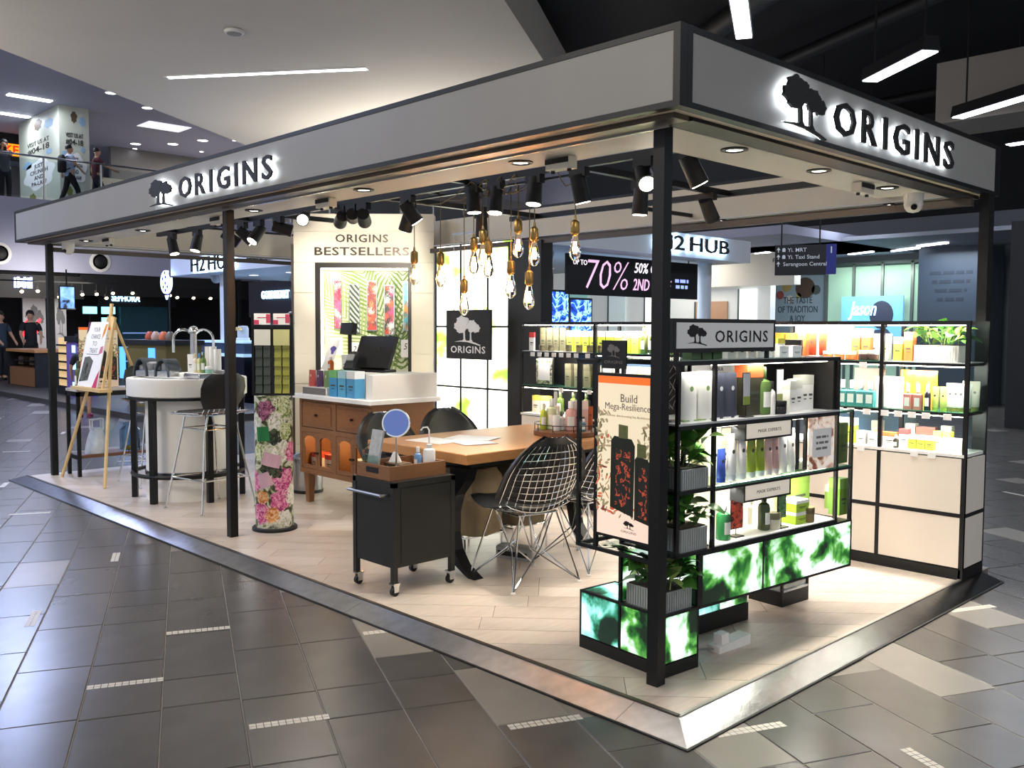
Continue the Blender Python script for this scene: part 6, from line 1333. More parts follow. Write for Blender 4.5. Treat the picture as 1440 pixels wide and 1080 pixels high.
for z in (.70, .965):
    for y in (.55,1.0): light('AREA', KW(-.06,y,z+.02), 4.5, (1,.95,.84), .4, aim=KW(-.13,y,z-.2), sizey=.03, name='shelf_led_light')
# white scribble graphics
b = B(); 
for k in range(5): b.tube([Vector((D+.010,.36+.02*k+.03*math.sin(q*2.1+k),1.05+.20*q/6)) for q in range(7)], .0012, 4)
for k in range(4): b.tube([Vector((D+.010,.98+.04*math.sin(q*1.5+k)+.02*k,1.05+.20*q/6)) for q in range(7)], .0014, 4)
b.build('scribble_graphic', mat('white line print', (170,168,166), .6), du)
sgn = B().obox((D+.09,.62,1.215),(.006,.34,.075),Matrix.Identity(3)).build('header_card', mat('grey card', (186,188,190), .5), du)
text('lettering', '24 HOUR', .03, (D+.0935,.62,1.228), (0,1,0), (0,0,1), INK, sgn, .0004, fit=(.10,.016)); text('lettering', 'POLLUTION DEFENSE', .03, (D+.0935,.62,1.203), (0,1,0), (0,0,1), INK, sgn, .0004, fit=(.25,.017))
for z0, nm in ((.935,1),(.665,2)):
    o = B().box(-.075,-.004,.548,.878,z0,z0+.065).build('mask_sign', mat('cream sign face', (232,222,204), .5, 0, .02, em=.25), du)
    B().box(-.078,-.001,.540,.548,z0-.008,z0+.07).build('sign_frame', BLK, o); B().box(-.078,-.001,.878,.886,z0-.008,z0+.07).build('sign_frame', BLK, o); B().box(-.078,-.001,.548,.878,z0-.008,z0).build('sign_frame', BLK, o)
    text('lettering', 'MASK EXPERTS', .03, (-.0035,.72,z0+.030), (0,1,0), (0,0,1), GREYINK, o, .0004, fit=(.17,.014))
po2 = B().box(-.014,-.002,1.022,1.232,.752,1.0).build('photo_panel', ramp_mat('sepia photo print', [(.3,(70,44,34)),(.42,(150,96,70)),(.5,(236,214,196)),(.62,(250,240,228)),(.72,(110,70,50))], 'noise', 9, em=.3, detail=3, distort=1), du)
c2_ = B().box(-.002,.0,1.05,1.205,.81,.945).build('white_card', PAPER, po2)
for k in range(3): text_dashes('print_line', (.0,1.128,.905-.027*k), (0,1,0), (0,0,1), .10, .011, GREYINK, c2_, .0004, k)
sb_ = B().box(-.03,0,.060,.740,1.315,1.452).build('logo_board', BLK, du)
B().box(0,.003,.080,.722,1.332,1.436).build('white_face', mat('glossy white acrylic', (224,224,222), .08, 0, .03, 4), sb_)
emblem('tree_emblem', (.003,.205,1.386), (0,1,0), (0,0,1), .125, .082, INK, sb_, 0, .0012); text('lettering', 'ORIGINS', .06, (.003,.50,1.380), (0,1,0), (0,0,1), INK, sb_, .0005, .0006, fit=(.36,.050), spacing=1.15)
for y in (.10,.70): B().box(-.028,-.012,y,y+.014,1.280,1.318).build('sign_leg', BLK, sb_)
# planters with leafy plants
LEAFM = [mat('leaf green %d' % i, c_, .35, 0, .22, 14) for i, c_ in enumerate([(60,110,40),(44,86,34),(104,146,62),(150,172,96)])]
def leaf_mesh(ln, w, m):
    b = B(); v = []; f = []
    prof = [0,.55,.95,1.0,.82,.5,.06]
    for k, q in enumerate(prof):
        t = k/6; x = t*ln; z = .16*ln*math.sin(t*PI*.9)-.10*ln*t*t
        for u in (-1,-.5,0,.5,1): v.append((x-.04*ln*abs(u)*q, u*w/2*q, z+.12*w*abs(u)*q))
    for k in range(6):
        for i in range(4): a = k*5+i; f.append((a,a+5,a+6,a+1))
    b.add(v, f); b.tube([(-.35*ln,0,-.22*ln),(-.15*ln,0,-.07*ln),(0,0,0)], .0022, 4); return b.mesh('leaf', m, True)
LEAVES = [leaf_mesh(ln, w, LEAFM[i % 4]) for i, (ln, w) in enumerate([(.085,.06),(.10,.07),(.075,.055),(.09,.06),(.11,.065),(.08,.055),(.10,.065),(.07,.05)])]
RIB = mat('ribbed grey zinc', (172,178,176), .45, .35, .06, 6)
def planter(loc, rz, sx, sy, h, n, fh, label, seed, pal=None, m=RIB):
    s = thing('planter', label, 'planter', loc, rz); rp = random.Random(seed)
    b = B(); b.box(-sx,sx,-sy,sy,0,h)
    nx = int(sx*2/.014); ny = int(sy*2/.014)
    for k in range(nx): x = -sx+.004+k*.014; b.box(x,x+.007,-sy-.003,-sy,0.004,h-.004)
    for k in range(ny): y = -sy+.004+k*.014; b.box(sx,sx+.003,y,y+.007,.004,h-.004)
    b.build('trough', m, s); B().box(-sx+.006,sx-.006,-sy+.006,sy-.006,h,h+.004).build('soil', mat('dark soil', (46,36,28), .9, 0, .3, 60), s)
    for k in range(7): x, y = rp.uniform(-sx*.7,sx*.7), rp.uniform(-sy*.7,sy*.7); b = B(); b.tube([(x,y,h),(x*1.2,y*1.2,h+fh*.4),(x*1.5+rp.uniform(-.02,.02),y*1.4,h+fh*.75)], [.004,.003,.002], 5); b.build('stem', mat('green stem', (86,110,56), .5), s)
    for k in range(n):
        a = rp.uniform(0,2*PI); t = rp.random(); x, y = rp.uniform(-1,1)*sx*1.0, rp.uniform(-1,1)*sy*1.0
        o = put('leaf', LEAVES[rp.choice(pal) if pal else rp.randrange(8)], s, (x, y, h+.012+fh*rp.uniform(.0,.80)))
        ang = math.atan2(y, x)+rp.uniform(-1.1,1.1); o.rotation_euler = (rp.uniform(-.5,.5), rp.uniform(-.95,.35), ang); sc = rp.uniform(.8,1.25); o.scale = (sc,sc,sc)
planter(KW(-.125,.14,.2565), KA, .105, .085, .085, 60, .10, 'grey ribbed planter of trailing green leaves low in the corner unit', 1, [1,0,1,5,3,4])
planter(KW(-.14,.228,.4925), KA, .125, .085, .095, 60, .11, 'grey ribbed planter of dark leaves in the middle tier of the corner unit', 2, [1,1,5,0,4])
planter(KW(-.14,.228,.7505), KA, .125, .085, .085, 60, .11, 'grey planter of bright leaves beside the tubes on the upper tier', 3, [0,4,2,0,6])
# goods on the corner unit; rz so that fronts look along local +x
RZ = KA+PI/2
def kp(kind, w, h, c1, c2, y0, x, z, label, d=None, group=None): product(kind, w, h, c1, c2, KW(x, y0-x*1.15, z), RZ, label, group, d)
Z1 = 1.0265
WHT = (236,236,230); NAVY = (58,62,76)
for i, y in enumerate((.165,.27)): kp('pouch', .095, .205, WHT, (150,180,120), y, -.07, Z1, '%s white standing pouch on the upper tier of the corner unit' % ('left' if i == 0 else 'right'))
kp('pouch', .095, .20, WHT, (150,180,120), .26, -.17, Z1, 'white standing pouch in the second row of the corner unit')
for i, y in enumerate((.362,.440)): kp('pouch', .085, .195, NAVY, (226,228,232), y, -.07, Z1, '%s navy clear-footed pouch on the upper tier of the corner unit' % ('left' if i == 0 else 'right'))
kp('carton', .115, .235, (58,56,40), (206,96,50), .575, -.10, Z1, 'dark gift box with orange leaf print on the corner unit', d=.07)
kp('bottle', .095, .215, (84,112,56), (60,80,44), .665, -.09, Z1, 'large green bottle on the upper tier of the corner unit')
kp('bottle', .035, .15, (232,232,226), (40,40,38), .735, -.05, Z1, 'slim white bottle with black cap on the corner unit')
kp('jar', .07, .06, (28,28,28), (20,20,20), .790, -.05, Z1, 'squat black jar on the upper tier of the corner unit')
for i, (y, h, x) in enumerate(((.875,.145,-.08),(.925,.15,-.09),(.985,.165,-.12),(1.03,.165,-.12))): kp('carton', .05, h, (232,232,226), (206,208,196), y, x, Z1, '%s white serum carton in the black end box of the corner unit' % ORD[i], d=.05)
def price_stand(y, x, z, w, h, lift, m, label, tail=None):
    s = thing('price_stand', label, 'price stand', KW(x, y, z), RZ)
    B().bbox(-.03,.03,-.025,.025,0,.005,.002).build('foot', BLK, s); b = B(); b.cyl((0,0,.005),(0,0,lift),.002,n=6); b.build('stem', BLK, s)
    o = B().box(-w/2,w/2,-.004,.0,lift,lift+h).build('frame', BLK2, s); B().box(-w/2+.004,w/2-.004,-.005,-.004,lift+.004,lift+h-.004).build('card', m, o)
    if tail: B().box(-w/2+.004,w/2-.004,-.0056,-.005,lift+.004,lift+h*.28).build('tint', pm(tail), o)
PGREY = mat('pale grey card', (214,216,218), .6)
price_stand(.59,-.04,Z1,.055,.145,.05,PGREY,'black framed price card before the orange box on the corner unit',(150,170,70))
price_stand(.92,-.10,Z1,.055,.16,.04,PGREY,'black framed price card right of the black jar on the corner unit',(120,130,80))
price_stand(.16,-.20,Z1,.055,.14,.03,PGREY,'black framed price card at the left end of the corner unit',(140,160,70))
Z2 = .7505
for i, (y, w, h, c1, c2, l_) in enumerate([(.385,.055,.145,(70,100,200),(50,80,180),'blue squeeze tube on the glass shelf of the corner unit'),(.455,.06,.205,(238,238,236),(206,214,220),'first white squeeze tube beside the blue one on the glass shelf'),(.525,.06,.205,(238,238,236),(206,214,220),'second white squeeze tube beside the lime tubes on the glass shelf'),
     (.595,.058,.195,(150,172,60),(200,214,210),'left lime green tube on the glass shelf of the corner unit'),(.660,.058,.195,(146,170,56),(200,214,210),'right lime green tube on the glass shelf of the corner unit'),(.720,.055,.19,(216,182,176),(214,206,206),'left pink tube on the glass shelf of the corner unit'),(.772,.055,.19,(198,160,156),(214,206,206),'right pink tube on the glass shelf of the corner unit'),
     (.832,.06,.20,(240,240,236),(220,226,222),'left white tube at the right of the glass shelf'),(.895,.06,.20,(240,240,236),(220,226,222),'right white tube at the right of the glass shelf')]):
    kp('tube', w, h, c1, c2, y, -.06, Z2, l_)
for i, (y, c1, c2, nm) in enumerate(((.42,(232,224,196),(240,236,220),'cream'),(.52,(228,216,176),(240,230,210),'ivory'),(.64,(240,206,170),(236,150,100),'peach'),(.76,(240,200,160),(230,140,90),'apricot'),(.88,(216,222,190),(190,204,150),'pale green'))): kp('carton', .09, .21, c1, c2, y-.10, -.22, Z2, '%s carton in the back row of the glass shelf' % nm, d=.05)
for i, (y, h, c1) in enumerate(((1.10,.15,(226,226,220)),(1.16,.13,(150,170,90)))): kp('bottle', .04, h, c1, (240,240,238), y, -.20, Z2, '%s small bottle behind the photo panel' % ('white','green')[i])
Z3 = .4975
kp('bottle', .065, .165, (40,110,60), (236,236,232), .405, -.06, Z3, 'green can with a pink dot in the lit lower niche')
price_stand(.565,-.06,Z3,.085,.13,.035,ramp_mat('red petal card print', [(.35,(150,30,24)),(.5,(226,90,60)),(.62,(60,20,20))], 'noise', 40),'black framed red petal card in the lit lower niche')
price_stand(.885,-.05,Z3,.065,.11,.045,ramp_mat('green leaf card print', [(.35,(40,90,50)),(.5,(110,150,100)),(.62,(30,60,40))], 'noise', 40),'black framed green leaf card in the lit lower niche')
kp('bottle', .055, .17, (60,72,44), (44,52,34), .700, -.07, Z3, 'dark green bottle in the lit lower niche')
kp('jar', .07, .075, (214,210,186), (120,116,90), .765, -.06, Z3, 'glass candle jar in the lit lower niche')
for i, (y, h) in enumerate(((.565,.15),(.635,.14))): kp('flask', .05, h, (236,234,222), (206,206,190), y, -.18, Z3, '%s pale bottle at the back of the lit niche' % ('left','right')[i])
LIME = (170,206,60)
kp('carton', .10, .055, LIME, (244,244,238), .94, -.08, Z3, 'lower lime and white box of the pair in the lit niche', d=.09)
product('carton', .10, .055, LIME, (244,244,238), KW(-.08,.94+.092,Z3+.0562), RZ, 'upper lime and white box of the pair in the lit niche', None, .09)
kp('jar', .07, .07, (120,104,64), (90,80,52), 1.035, -.05, Z3, 'brown glass jar at the right of the lit niche')
kp('carton', .16, .20, (126,160,70), (120,150,64), 1.0, -.22, Z3, 'large green gift box with coral leaf print in the lit niche', d=.05)
kp('carton', .07, .18, (110,150,60), (130,170,80), 1.305, -.06, Z3, 'green carton on the low glass end shelf', d=.06)
kp('carton', .06, .12, (150,180,90), (230,232,220), 1.30, -.16, Z3, 'light green carton behind on the low glass end shelf', d=.05)
kp('carton', .08, .20, (90,112,56), (110,130,70), 1.30, -.08, Z2, 'dark green carton on the upper glass end shelf', d=.06)
ZT_ = 1.2845
row('carton', 3, KW(-.07,.26,ZT_), KW(-.07,.40,ZT_), .06, .11, (70,100,60), (210,110,60), 'green and orange carton', 'behind the white logo board', RZ, .05)
row('carton', 6, KW(-.09,.52,ZT_), KW(-.09,.88,ZT_), .055, .085, (240,238,232), (226,214,80), 'white and yellow carton', 'on top of the corner unit', RZ, .05)
row('carton', 2, KW(-.06,.86,ZT_), KW(-.06,.96,ZT_), .07, .05, (244,244,242), (236,236,232), 'low white carton', 'right of the logo board', RZ, .05)
# power strip on the floor
pw = thing('power_strip', 'white extension socket with plug on the kiosk floor', 'power strip', KW(-.07,.55,.0), KA+PI/2)
b = B(); b.add([(-.11,-.03,0),(.11,-.03,0),(.11,.035,0),(-.11,.035,0),(-.11,-.03,.028),(.11,-.03,.045),(.11,.035,.045),(-.11,.035,.028)], [(0,3,2,1),(4,5,6,7),(0,1,5,4),(1,2,6,5),(2,3,7,6),(3,0,4,7)]); b.build('body', mat('white plastic', (232,230,226), .35), pw)
b = B(); b.obox((-.06,0,.055),(.05,.045,.045),Matrix.Rotation(-.08,3,'Y')); b.build('plug', mat('white plastic', (232,230,226), .35), pw); b = B(); b.tube([(-.11,0,.015),(-.16,.06,.006),(-.22,.16,.006),(-.26,.22,.006)], .004, 6); b.build('cable', mat('grey cable', (150,150,150), .5), pw)

# ------------------------------------------------------------------ rear shelving run
rs = thing('rear_shelving', 'long black rear shelving run with white base cupboards', 'shelving', (0,2.79,.04))
RX = [-3.66,-2.86,-2.05,-1.36,-.61,-.125]
def rb_(nm, x0, x1, y0, y1, z0, z1, m): return B().box(x0,x1,y0,y1,z0,z1).build(nm, m, rs)
RD = .31
for x in RX:
    for y in (0, RD-.018): rb_('upright', x-.012, x+.012, y, y+.018, .70, 1.462, BLK)
for i in range(5):
    x0, x1 = RX[i]+.012, RX[i+1]-.012
    rb_('rail', x0, x1, 0, .018, 1.440, 1.462, BLK); rb_('rail', x0, x1, RD-.018, RD, 1.440, 1.462, BLK)
    rb_('shelf', x0, x1, .0, RD, 1.205, 1.222, BLK); rb_('shelf', x0, x1, 0, RD, .925, .942, BLK)
    rb_('shelf_top', x0, x1, .004, RD-.004, 1.222, 1.226, SHT if i in (0,4) else GEDGE); rb_('shelf_top', x0, x1, .004, RD-.004, .942, .946, GEDGE)
    rb_('worktop', x0-.012, x1+.012, -.002, RD, .695, .712, WHITE)
    rb_('led_strip', x0+.01, x1-.01, .02, .03, 1.434, 1.440, LED)
    if i != 0: rb_('led_strip', x0+.01, x1-.01, .02, .03, 1.199, 1.2045, LED)
    rb_('led_strip', x0+.01, x1-.01, .02, .03, .919, .9245, LED)
    # base cupboards
    rb_('plinth', x0-.012, x1+.012, .0, RD, 0, .06, BLK); rb_('carcass', x0-.012, x1+.012, .014, RD-.01, .06, .695, BLK)
    for (z0, z1) in ((.068,.355),(.378,.688)): rb_('cupboard_panel', x0, x1, .0, .012, z0, z1, mat('cream cupboard panel', (232,222,208), .45, 0, .02, 2))
    rb_('divider', x1, x1+.024, -.002, .014, .06, .695, BLK); rb_('divider', x0-.001, x1, -.002, .014, .355, .378, BLK)
    for z, e in ((1.42,5.),(1.18,5.),(.90,5.)):
        light('AREA', ((x0+x1)/2,2.79+.04,.04+z), e*(.5 if i == 0 else 1), (1,.96,.88), .5, aim=((x0+x1)/2,2.79+.16,.04+z-.3), sizey=.03, name='shelf_led_light')
rb_('upright', -.137, -.113, 0, .018, .06, .70, BLK); rb_('upright', -.137, -.113, RD-.018, RD, .06, .70, BLK)
for (z0, z1) in ((.068,.355),(.378,.688)): rb_('cupboard_panel', -.122, -.113, .02, RD-.02, z0, z1, mat('cream cupboard panel', (232,222,208), .45))
rb_('divider', -.124, -.112, .018, RD-.018, .355, .378, BLK); rb_('plinth', -.137, -.113, 0, RD, 0, .06, BLK)
for (z0, z1) in ((.712,.925),(.946,1.205),(1.226,1.440)): rb_('end_glass', -.122, -.118, .02, RD-.02, z0, z1, GLASS)
rb_('back_board', -1.34, -.93, RD-.012, RD-.002, 1.226, 1.438, mat('white back board', (246,240,232), .5, 0, .02, 2, em=.6))
rb_('side_panel', -3.656, -3.30, RD-.012, RD-.002, .72, 1.20, BLK2)
for (x, z) in [(-.76,1),(-.70,.72)]: pass
rt_ = random.Random(4)
for (x, z) in [(x_, 1.204) for x_ in (-3.52,-3.44,-3.36,-3.28,-3.20,-3.12,-3.04,-2.92,-.72)]+[(x_, .924) for x_ in (-.86,-.79,-.69,-.58,-.50,-.42,-.34,-.22,-3.2,-2.9,-2.6)]+[(x_, .70) for x_ in (-.72,-.40,-.30)]:
    o = rb_('price_tag', x-.022, x+.022, -.008, -.003, z-.022, z+.012, PAPER)
def rp_(kind, n, x0, x1, y, z, w, h, c1, c2, look, place, d=None): row(kind, n, (x0,2.79+y,z), (x1,2.79+y,z), w, h, c1, c2, look, place, 0, d, .04)
ZA, ZBb, ZCc = .04+1.2265, .04+.9465, .04+.7125
OLV = (122,118,92); LIMC = (196,212,70); WC = (244,244,240)
# upper tier, left
rp_('carton',1,-3.59,-3.59,.06,ZA,.06,.15,WC,(190,60,60),'white card with red top','at the left end of the rear top shelf',.012)
rp_('carton',4,-3.50,-3.28,.12,ZA,.062,.19,OLV,(104,100,78),'olive carton','on the rear top shelf',.05)
rp_('jar',2,-3.46,-3.36,.045,ZA,.05,.05,(110,104,80),(90,86,64),'small olive jar','before the olive cartons on the rear top shelf')
rp_('carton',9,-3.21,-2.55,.13,ZA,.066,.165,LIMC,WC,'lime and white carton','on the rear top shelf',.05)
rp_('jar',5,-3.17,-2.72,.05,ZA,.052,.055,(120,112,84),(96,90,66),'small brown jar','before the lime cartons on the rear top shelf')
rp_('bottle',1,-2.62,-2.62,.06,ZA,.05,.15,(140,130,96),(110,104,78),'olive bottle','at the end of the jar line on the rear top shelf')
rp_('bottle',4,-2.44,-2.20,.08,ZA,.055,.20,(86,96,50),(70,80,44),'olive green bottle with orange print','on the rear top shelf')
rp_('carton',2,-2.38,-2.25,.20,ZA,.10,.21,(226,120,60),(90,100,54),'orange leaf printed gift box','behind the olive bottles',.05)
s = thing('framed_card', 'black framed card with red flower print on the rear top shelf', 'card', (-2.10,2.87,ZA)); B().box(-.08,.08,0,.012,0,.20).build('frame', BLK2, s); B().box(-.07,.07,-.002,0,.01,.19).build('card', PAPER, s); b = B(); b.prism([(-.07,.01),(.07,.01),(.06,.05),(-.02,.04),(-.05,.10),(-.07,.19)], .002, .003, (0,0,0), (1,0,0), (0,0,1)); b.build('red_print', pm((206,60,60)), s)
# upper tier, right of the corner unit
ORG = (238,110,50)
rp_('carton',3,-1.33,-1.17,.10,ZA,.06,.16,ORG,(244,180,60),'orange tube carton','at the left of the right rear top shelf',.05)
s = thing('logo_block', 'plain black block standing among orange cartons on the rear top shelf', 'block', (-1.20,2.82,ZA)); B().bbox(-.06,.06,-.012,.012,0,.12,.003).build('board', BLK2, s); B().box(-.05,.05,.012,.05,0,.006).build('foot', BLK2, s)
rp_('tube',2,-1.09,-1.02,.07,ZA,.055,.165,(226,70,40),(240,230,220),'red orange tube','on the right rear top shelf')
rp_('jar',3,-.99,-.84,.08,ZA,.065,.05,(236,110,60),(246,240,236),'orange jar with white lid','on the right rear top shelf')
rp_('carton',2,-.82,-.755,.12,ZA,.055,.19,ORG,(244,220,200),'tall orange carton','on the right rear top shelf',.05)
rp_('jar',2,-.745,-.68,.05,ZA,.06,.06,(96,70,62),(236,232,226),'small plum jar with white lid','on the right rear top shelf')
rp_('carton',2,-.735,-.665,.17,ZA,.06,.16,WC,(240,240,236),'white carton','behind the plum jars on the rear top shelf',.05)
rp_('carton',1,-.55,-.55,.10,ZA,.05,.14,LIMC,WC,'lime and white carton','left of the rear planter',.05)
rp_('carton',1,-.485,-.485,.10,ZA,.05,.17,(236,120,60),(240,150,90),'orange carton','touching the rear planter',.05)
planter((-.325,2.93,ZA), 0, .125, .07, .095, 40, .10, 'pale ribbed planter of bright green leaves on the rear top shelf', 6, [2,0,6,3,2,4], mat('pale ribbed trough', (222,222,214), .45, 0, .04, 6))
# middle tier
rp_('carton',3,-3.22,-3.02,.12,ZBb,.062,.18,OLV,(104,100,78),'olive carton','on the rear middle shelf',.05)
s = thing('framed_card', 'leaf bordered white card in a black frame on the rear middle shelf', 'card', (-3.44,2.84,ZBb)); B().box(-.10,.10,0,.012,0,.225).build('frame', BLK2, s); B().box(-.09,.09,-.002,0,.01,.215).build('leaf_border', ramp_mat('olive border print', [(.4,(60,64,40)),(.55,(190,190,160))], 'noise', 50), s); B().box(-.065,.065,-.004,-.002,.04,.185).build('card', PAPER, s)
rp_('carton',6,-2.92,-2.42,.13,ZBb,.075,.175,LIMC,WC,'lime and white carton','on the rear middle shelf',.05)
rp_('jar',3,-2.76,-2.55,.05,ZBb,.055,.06,(120,112,84),(96,90,66),'small brown jar','before the lime cartons on the rear middle shelf')
rp_('tube',3,-2.32,-2.10,.08,ZBb,.06,.17,(216,222,180),WC,'pale green tube','on the rear middle shelf')
rp_('carton',1,-.93,-.93,.10,ZBb,.045,.13,(232,200,40),WC,'yellow and white carton','at the left of the teal bottles',.04)
rp_('flask',4,-.875,-.70,.06,ZBb,.065,.155,(70,140,140),WC,'teal square bottle with white cap','on the right rear middle shelf')
s = thing('card_board', 'grey brown standing board behind the teal bottles', 'board', (-.79,3.03,ZBb)); B().box(-.10,.10,0,.01,0,.225).build('panel', mat('grey brown board', (126,118,104), .6), s); B().box(-.10,.10,-.02,0,0,.01).build('foot', BLK2, s)
rp_('pouch',3,-.645,-.545,.08,ZBb,.075,.185,(246,246,242),(236,236,230),'large white pouch','on the right rear middle shelf')
rp_('pouch',3,-.53,-.40,.19,ZBb,.09,.225,(226,150,40),(240,190,90),'shiny amber pouch','on the right rear middle shelf')
rp_('flask',2,-.468,-.41,.05,ZBb,.052,.15,(196,130,120),WC,'pink square bottle','on the right rear middle shelf')
rp_('bottle',1,-.355,-.355,.05,ZBb,.036,.15,(40,42,50),(236,236,240),'dark slim bottle with white cap','on the right rear middle shelf')
rp_('tube',2,-.315,-.27,.06,ZBb,.042,.14,(196,214,120),(150,190,70),'lime topped tube','on the right rear middle shelf')
rp_('tube',4,-.245,-.155,.10,ZBb,.05,.16,(240,240,234),(110,120,60),'white tube with olive cap','ending the rear middle shelf')
rp_('tube',2,-.20,-.155,.22,ZBb,.05,.17,(214,210,196),(110,120,60),'beige tube with olive cap','in the back row of the middle shelf')
# lower tier
rp_('carton',2,-.90,-.83,.10,ZCc,.06,.15,LIMC,WC,'lime and white carton','at the left of the right rear lower shelf',.05)
rp_('carton',2,-.75,-.68,.08,ZCc,.055,.08,WC,(240,240,236),'small white carton','on the right rear lower shelf',.05)
rp_('carton',2,-.64,-.58,.09,ZCc,.075,.085,(244,240,234),(226,110,60),'low white carton with orange top','on the right rear lower shelf',.05)
rp_('carton',1,-.50,-.50,.10,ZCc,.05,.11,WC,(200,60,60),'white carton with red top','on the right rear lower shelf',.05)
rp_('bottle',1,-.525,-.525,.035,ZCc,.034,.075,(50,48,40),WC,'tiny dark bottle with white cap','on the right rear lower shelf')
rp_('carton',3,-.44,-.34,.08,ZCc,.045,.08,LIMC,WC,'low lime and white carton','on the right rear lower shelf',.05)
rp_('carton',2,-.31,-.26,.12,ZCc,.045,.11,WC,LIMC,'white carton with lime top','on the right rear lower shelf',.05)
rp_('pouch',2,-.22,-.175,.06,ZCc,.05,.085,(220,218,212),(200,198,190),'white gauze pouch','at the right end of the rear lower shelf')
rp_('carton',3,-.72,-.30,.22,ZCc,.06,.135,(128,136,122),(110,118,104),'grey green carton','at the back of the right rear lower shelf',.05)
rp_('carton',1,-.42,-.42,.22,ZCc,.11,.12,(120,72,60),(100,60,50),'maroon carton','at the back of the right rear lower shelf',.05)
rp_('bottle',3,-3.3,-3.02,.10,ZCc,.06,.19,(76,92,44),(60,70,40),'tall olive bottle','on the rear lower shelf behind the sample tray')
rp_('pump',2,-2.92,-2.80,.10,ZCc,.06,.19,(60,76,44),(40,44,36),'dark green pump bottle','on the rear lower shelf')
rp_('tube',4,-2.62,-2.30,.10,ZCc,.07,.19,(224,230,196),WC,'pale mint tube','on the rear lower shelf')
rp_('carton',2,-3.56,-3.46,.10,ZCc,.08,.14,(224,216,196),(206,190,80),'beige carton with gold top','starting the rear lower shelf',.05)
# ------------------------------------------------------------------ track spotlights and pendant bulbs
LENS = mat('spot lens', (255,248,236), .3, 0, 0, em=16., emcol=(255,244,224))
def spot_head(p, aim, label, e=22, lit=True, ztop=2.275, sp=44):
    p = Vector(p); d_ = (Vector(aim)-p).normalized()
    s = thing('track_spotlight', label, 'spotlight', p, 0, 'black track spotlights')
    b = B(); b.box(-.055,.055,-.02,.02,ztop-p.z-.045,ztop-p.z); b.build('adapter', BLK2, s)
    b = B(); b.cyl((0,0,.0),(0,0,ztop-p.z-.045),.012,.016,n=10); b.build('stem', BLK2, s)
    b = B(); b.cyl(-d_*.045, d_*.10, .040, .046, n=20); h_ = b.build('head', BLK2, s, True)
    b = B(); b.cyl(d_*.1005, d_*.103, .038, n=18); b.build('lens', LENS if lit else mat('dark lens', (60,60,60), .1), h_)
    if lit: light('SPOT', p+d_*.112, e, NEUT, .03, aim=aim, spot=sp, blend=.6, name='track_spot_lamp')
RI = Vector((.695,.719,0)); TC = Vector((.718,-.693,0)); UPV = Vector((0,0,1))
for (x, y, z, r_, u_, t_, lit, l_, e) in [
    (-5.80,1.0,2.17,-.15,-1,.2,1,'track spotlight above the round counter, left of the middle post',26),(-5.25,1.0,2.16,.8,-.55,-.2,0,'track spotlight just left of the middle post pointing right',0),(-5.0,1.0,2.17,.7,-.7,-.3,1,'track spotlight partly hidden by the middle post',26),
    (-4.74,1.0,2.16,-.45,-.85,.5,1,'bright tilted track spotlight just right of the middle post',22),(-4.44,1.0,2.17,.95,-.25,-.2,0,'track spotlight lying almost level right of the middle post',0),(-4.09,1.0,2.22,.15,-.35,1,1,'bright track spotlight facing the camera before the display wall',14),
    (-3.60,1.0,2.17,-.30,-.22,-1,1,'left track spotlight of the three aimed at the display wall',130),(-3.47,1.0,2.18,-.14,-.05,-1,1,'middle track spotlight of the three aimed at the display wall',190),(-3.34,1.0,2.16,-.08,-.26,-1,1,'right track spotlight of the three aimed at the display wall',100),
    (-3.11,1.20,2.16,-.30,-.9,-.35,1,'track spotlight above the till screen',44),(-2.86,1.0,2.17,.55,-.8,-.2,1,'track spotlight tilted right above the hanging bulbs',30),(-2.24,1.0,2.19,.05,-1,.05,1,'large track spotlight pointing down left of the bulbs',34),
    (-3.11,1.85,2.17,.0,-1,-.3,1,'track spotlight behind the bulbs pointing down',30),(-2.05,1.0,2.17,-.05,-1,.15,1,'lit track spotlight among the bulb cords',34),(-1.74,1.0,2.19,-.08,-1,.12,1,'lit track spotlight right of the bulb cords',32),
    (-1.42,1.0,2.17,.22,-.95,-.1,1,'big track spotlight tilted right above the right hand bulb',26),(-1.0,1.0,2.17,.05,-.65,.85,1,'bright track spotlight shining at the camera beside the corner post',14),(-1.45,1.55,2.16,-.05,-1,-.05,1,'small track spotlight hanging low beside the corner post',32),(-.73,1.0,2.18,.45,-.85,-.1,1,'track spotlight tilted right just inside the right soffit',60),
    (-1.45,2.2,2.17,.5,-.9,-.5,1,'rear track spotlight aimed at the right rear shelves',60),(-6.3,1.0,2.17,.2,-.8,.1,1,'track spotlight furthest left above the easel',30)]:
    p_ = Vector((x,y,z+.028)); spot_head(p_, p_+(RI*r_+UPV*u_+TC*t_)*2, l_, e or 20, bool(lit), sp=34 if 'display wall' in l_ and e > 50 else 44)
# pendant filament bulbs
BRASS = mat('aged brass socket', (150,124,72), .35, .8, .08, 30); CORD = mat('twisted fabric cord', (124,112,84), .8, 0, .15, 60)
BULB = mat('clear bulb glass', (255,236,214), .02, 0, 0, trans=1., ior=1.08); FIL = mat('glowing filament', (255,190,120), .5, 0, 0, em=38., emcol=(255,176,96))
sock = B().lathe([(.010,.0),(.022,.012),(.024,.016),(.024,.075),(.020,.080),(.008,.088),(.006,.11)], n=18).mesh('socket', BRASS, True)
gl = B().lathe([(.014,.004),(.017,-.012),(.026,-.05),(.032,-.085),(.029,-.110),(.016,-.128),(.004,-.134)], n=18).mesh('bulb_glass', BULB, True)
fb_ = B()
for k in range(8): t = 2*PI*k/8; fb_.tube([(.008*math.cos(t),.008*math.sin(t),-.03),(.012*math.cos(t+.3),.012*math.sin(t+.3),-.095)], .0016, 4)
film = fb_.mesh('filament', FIL)
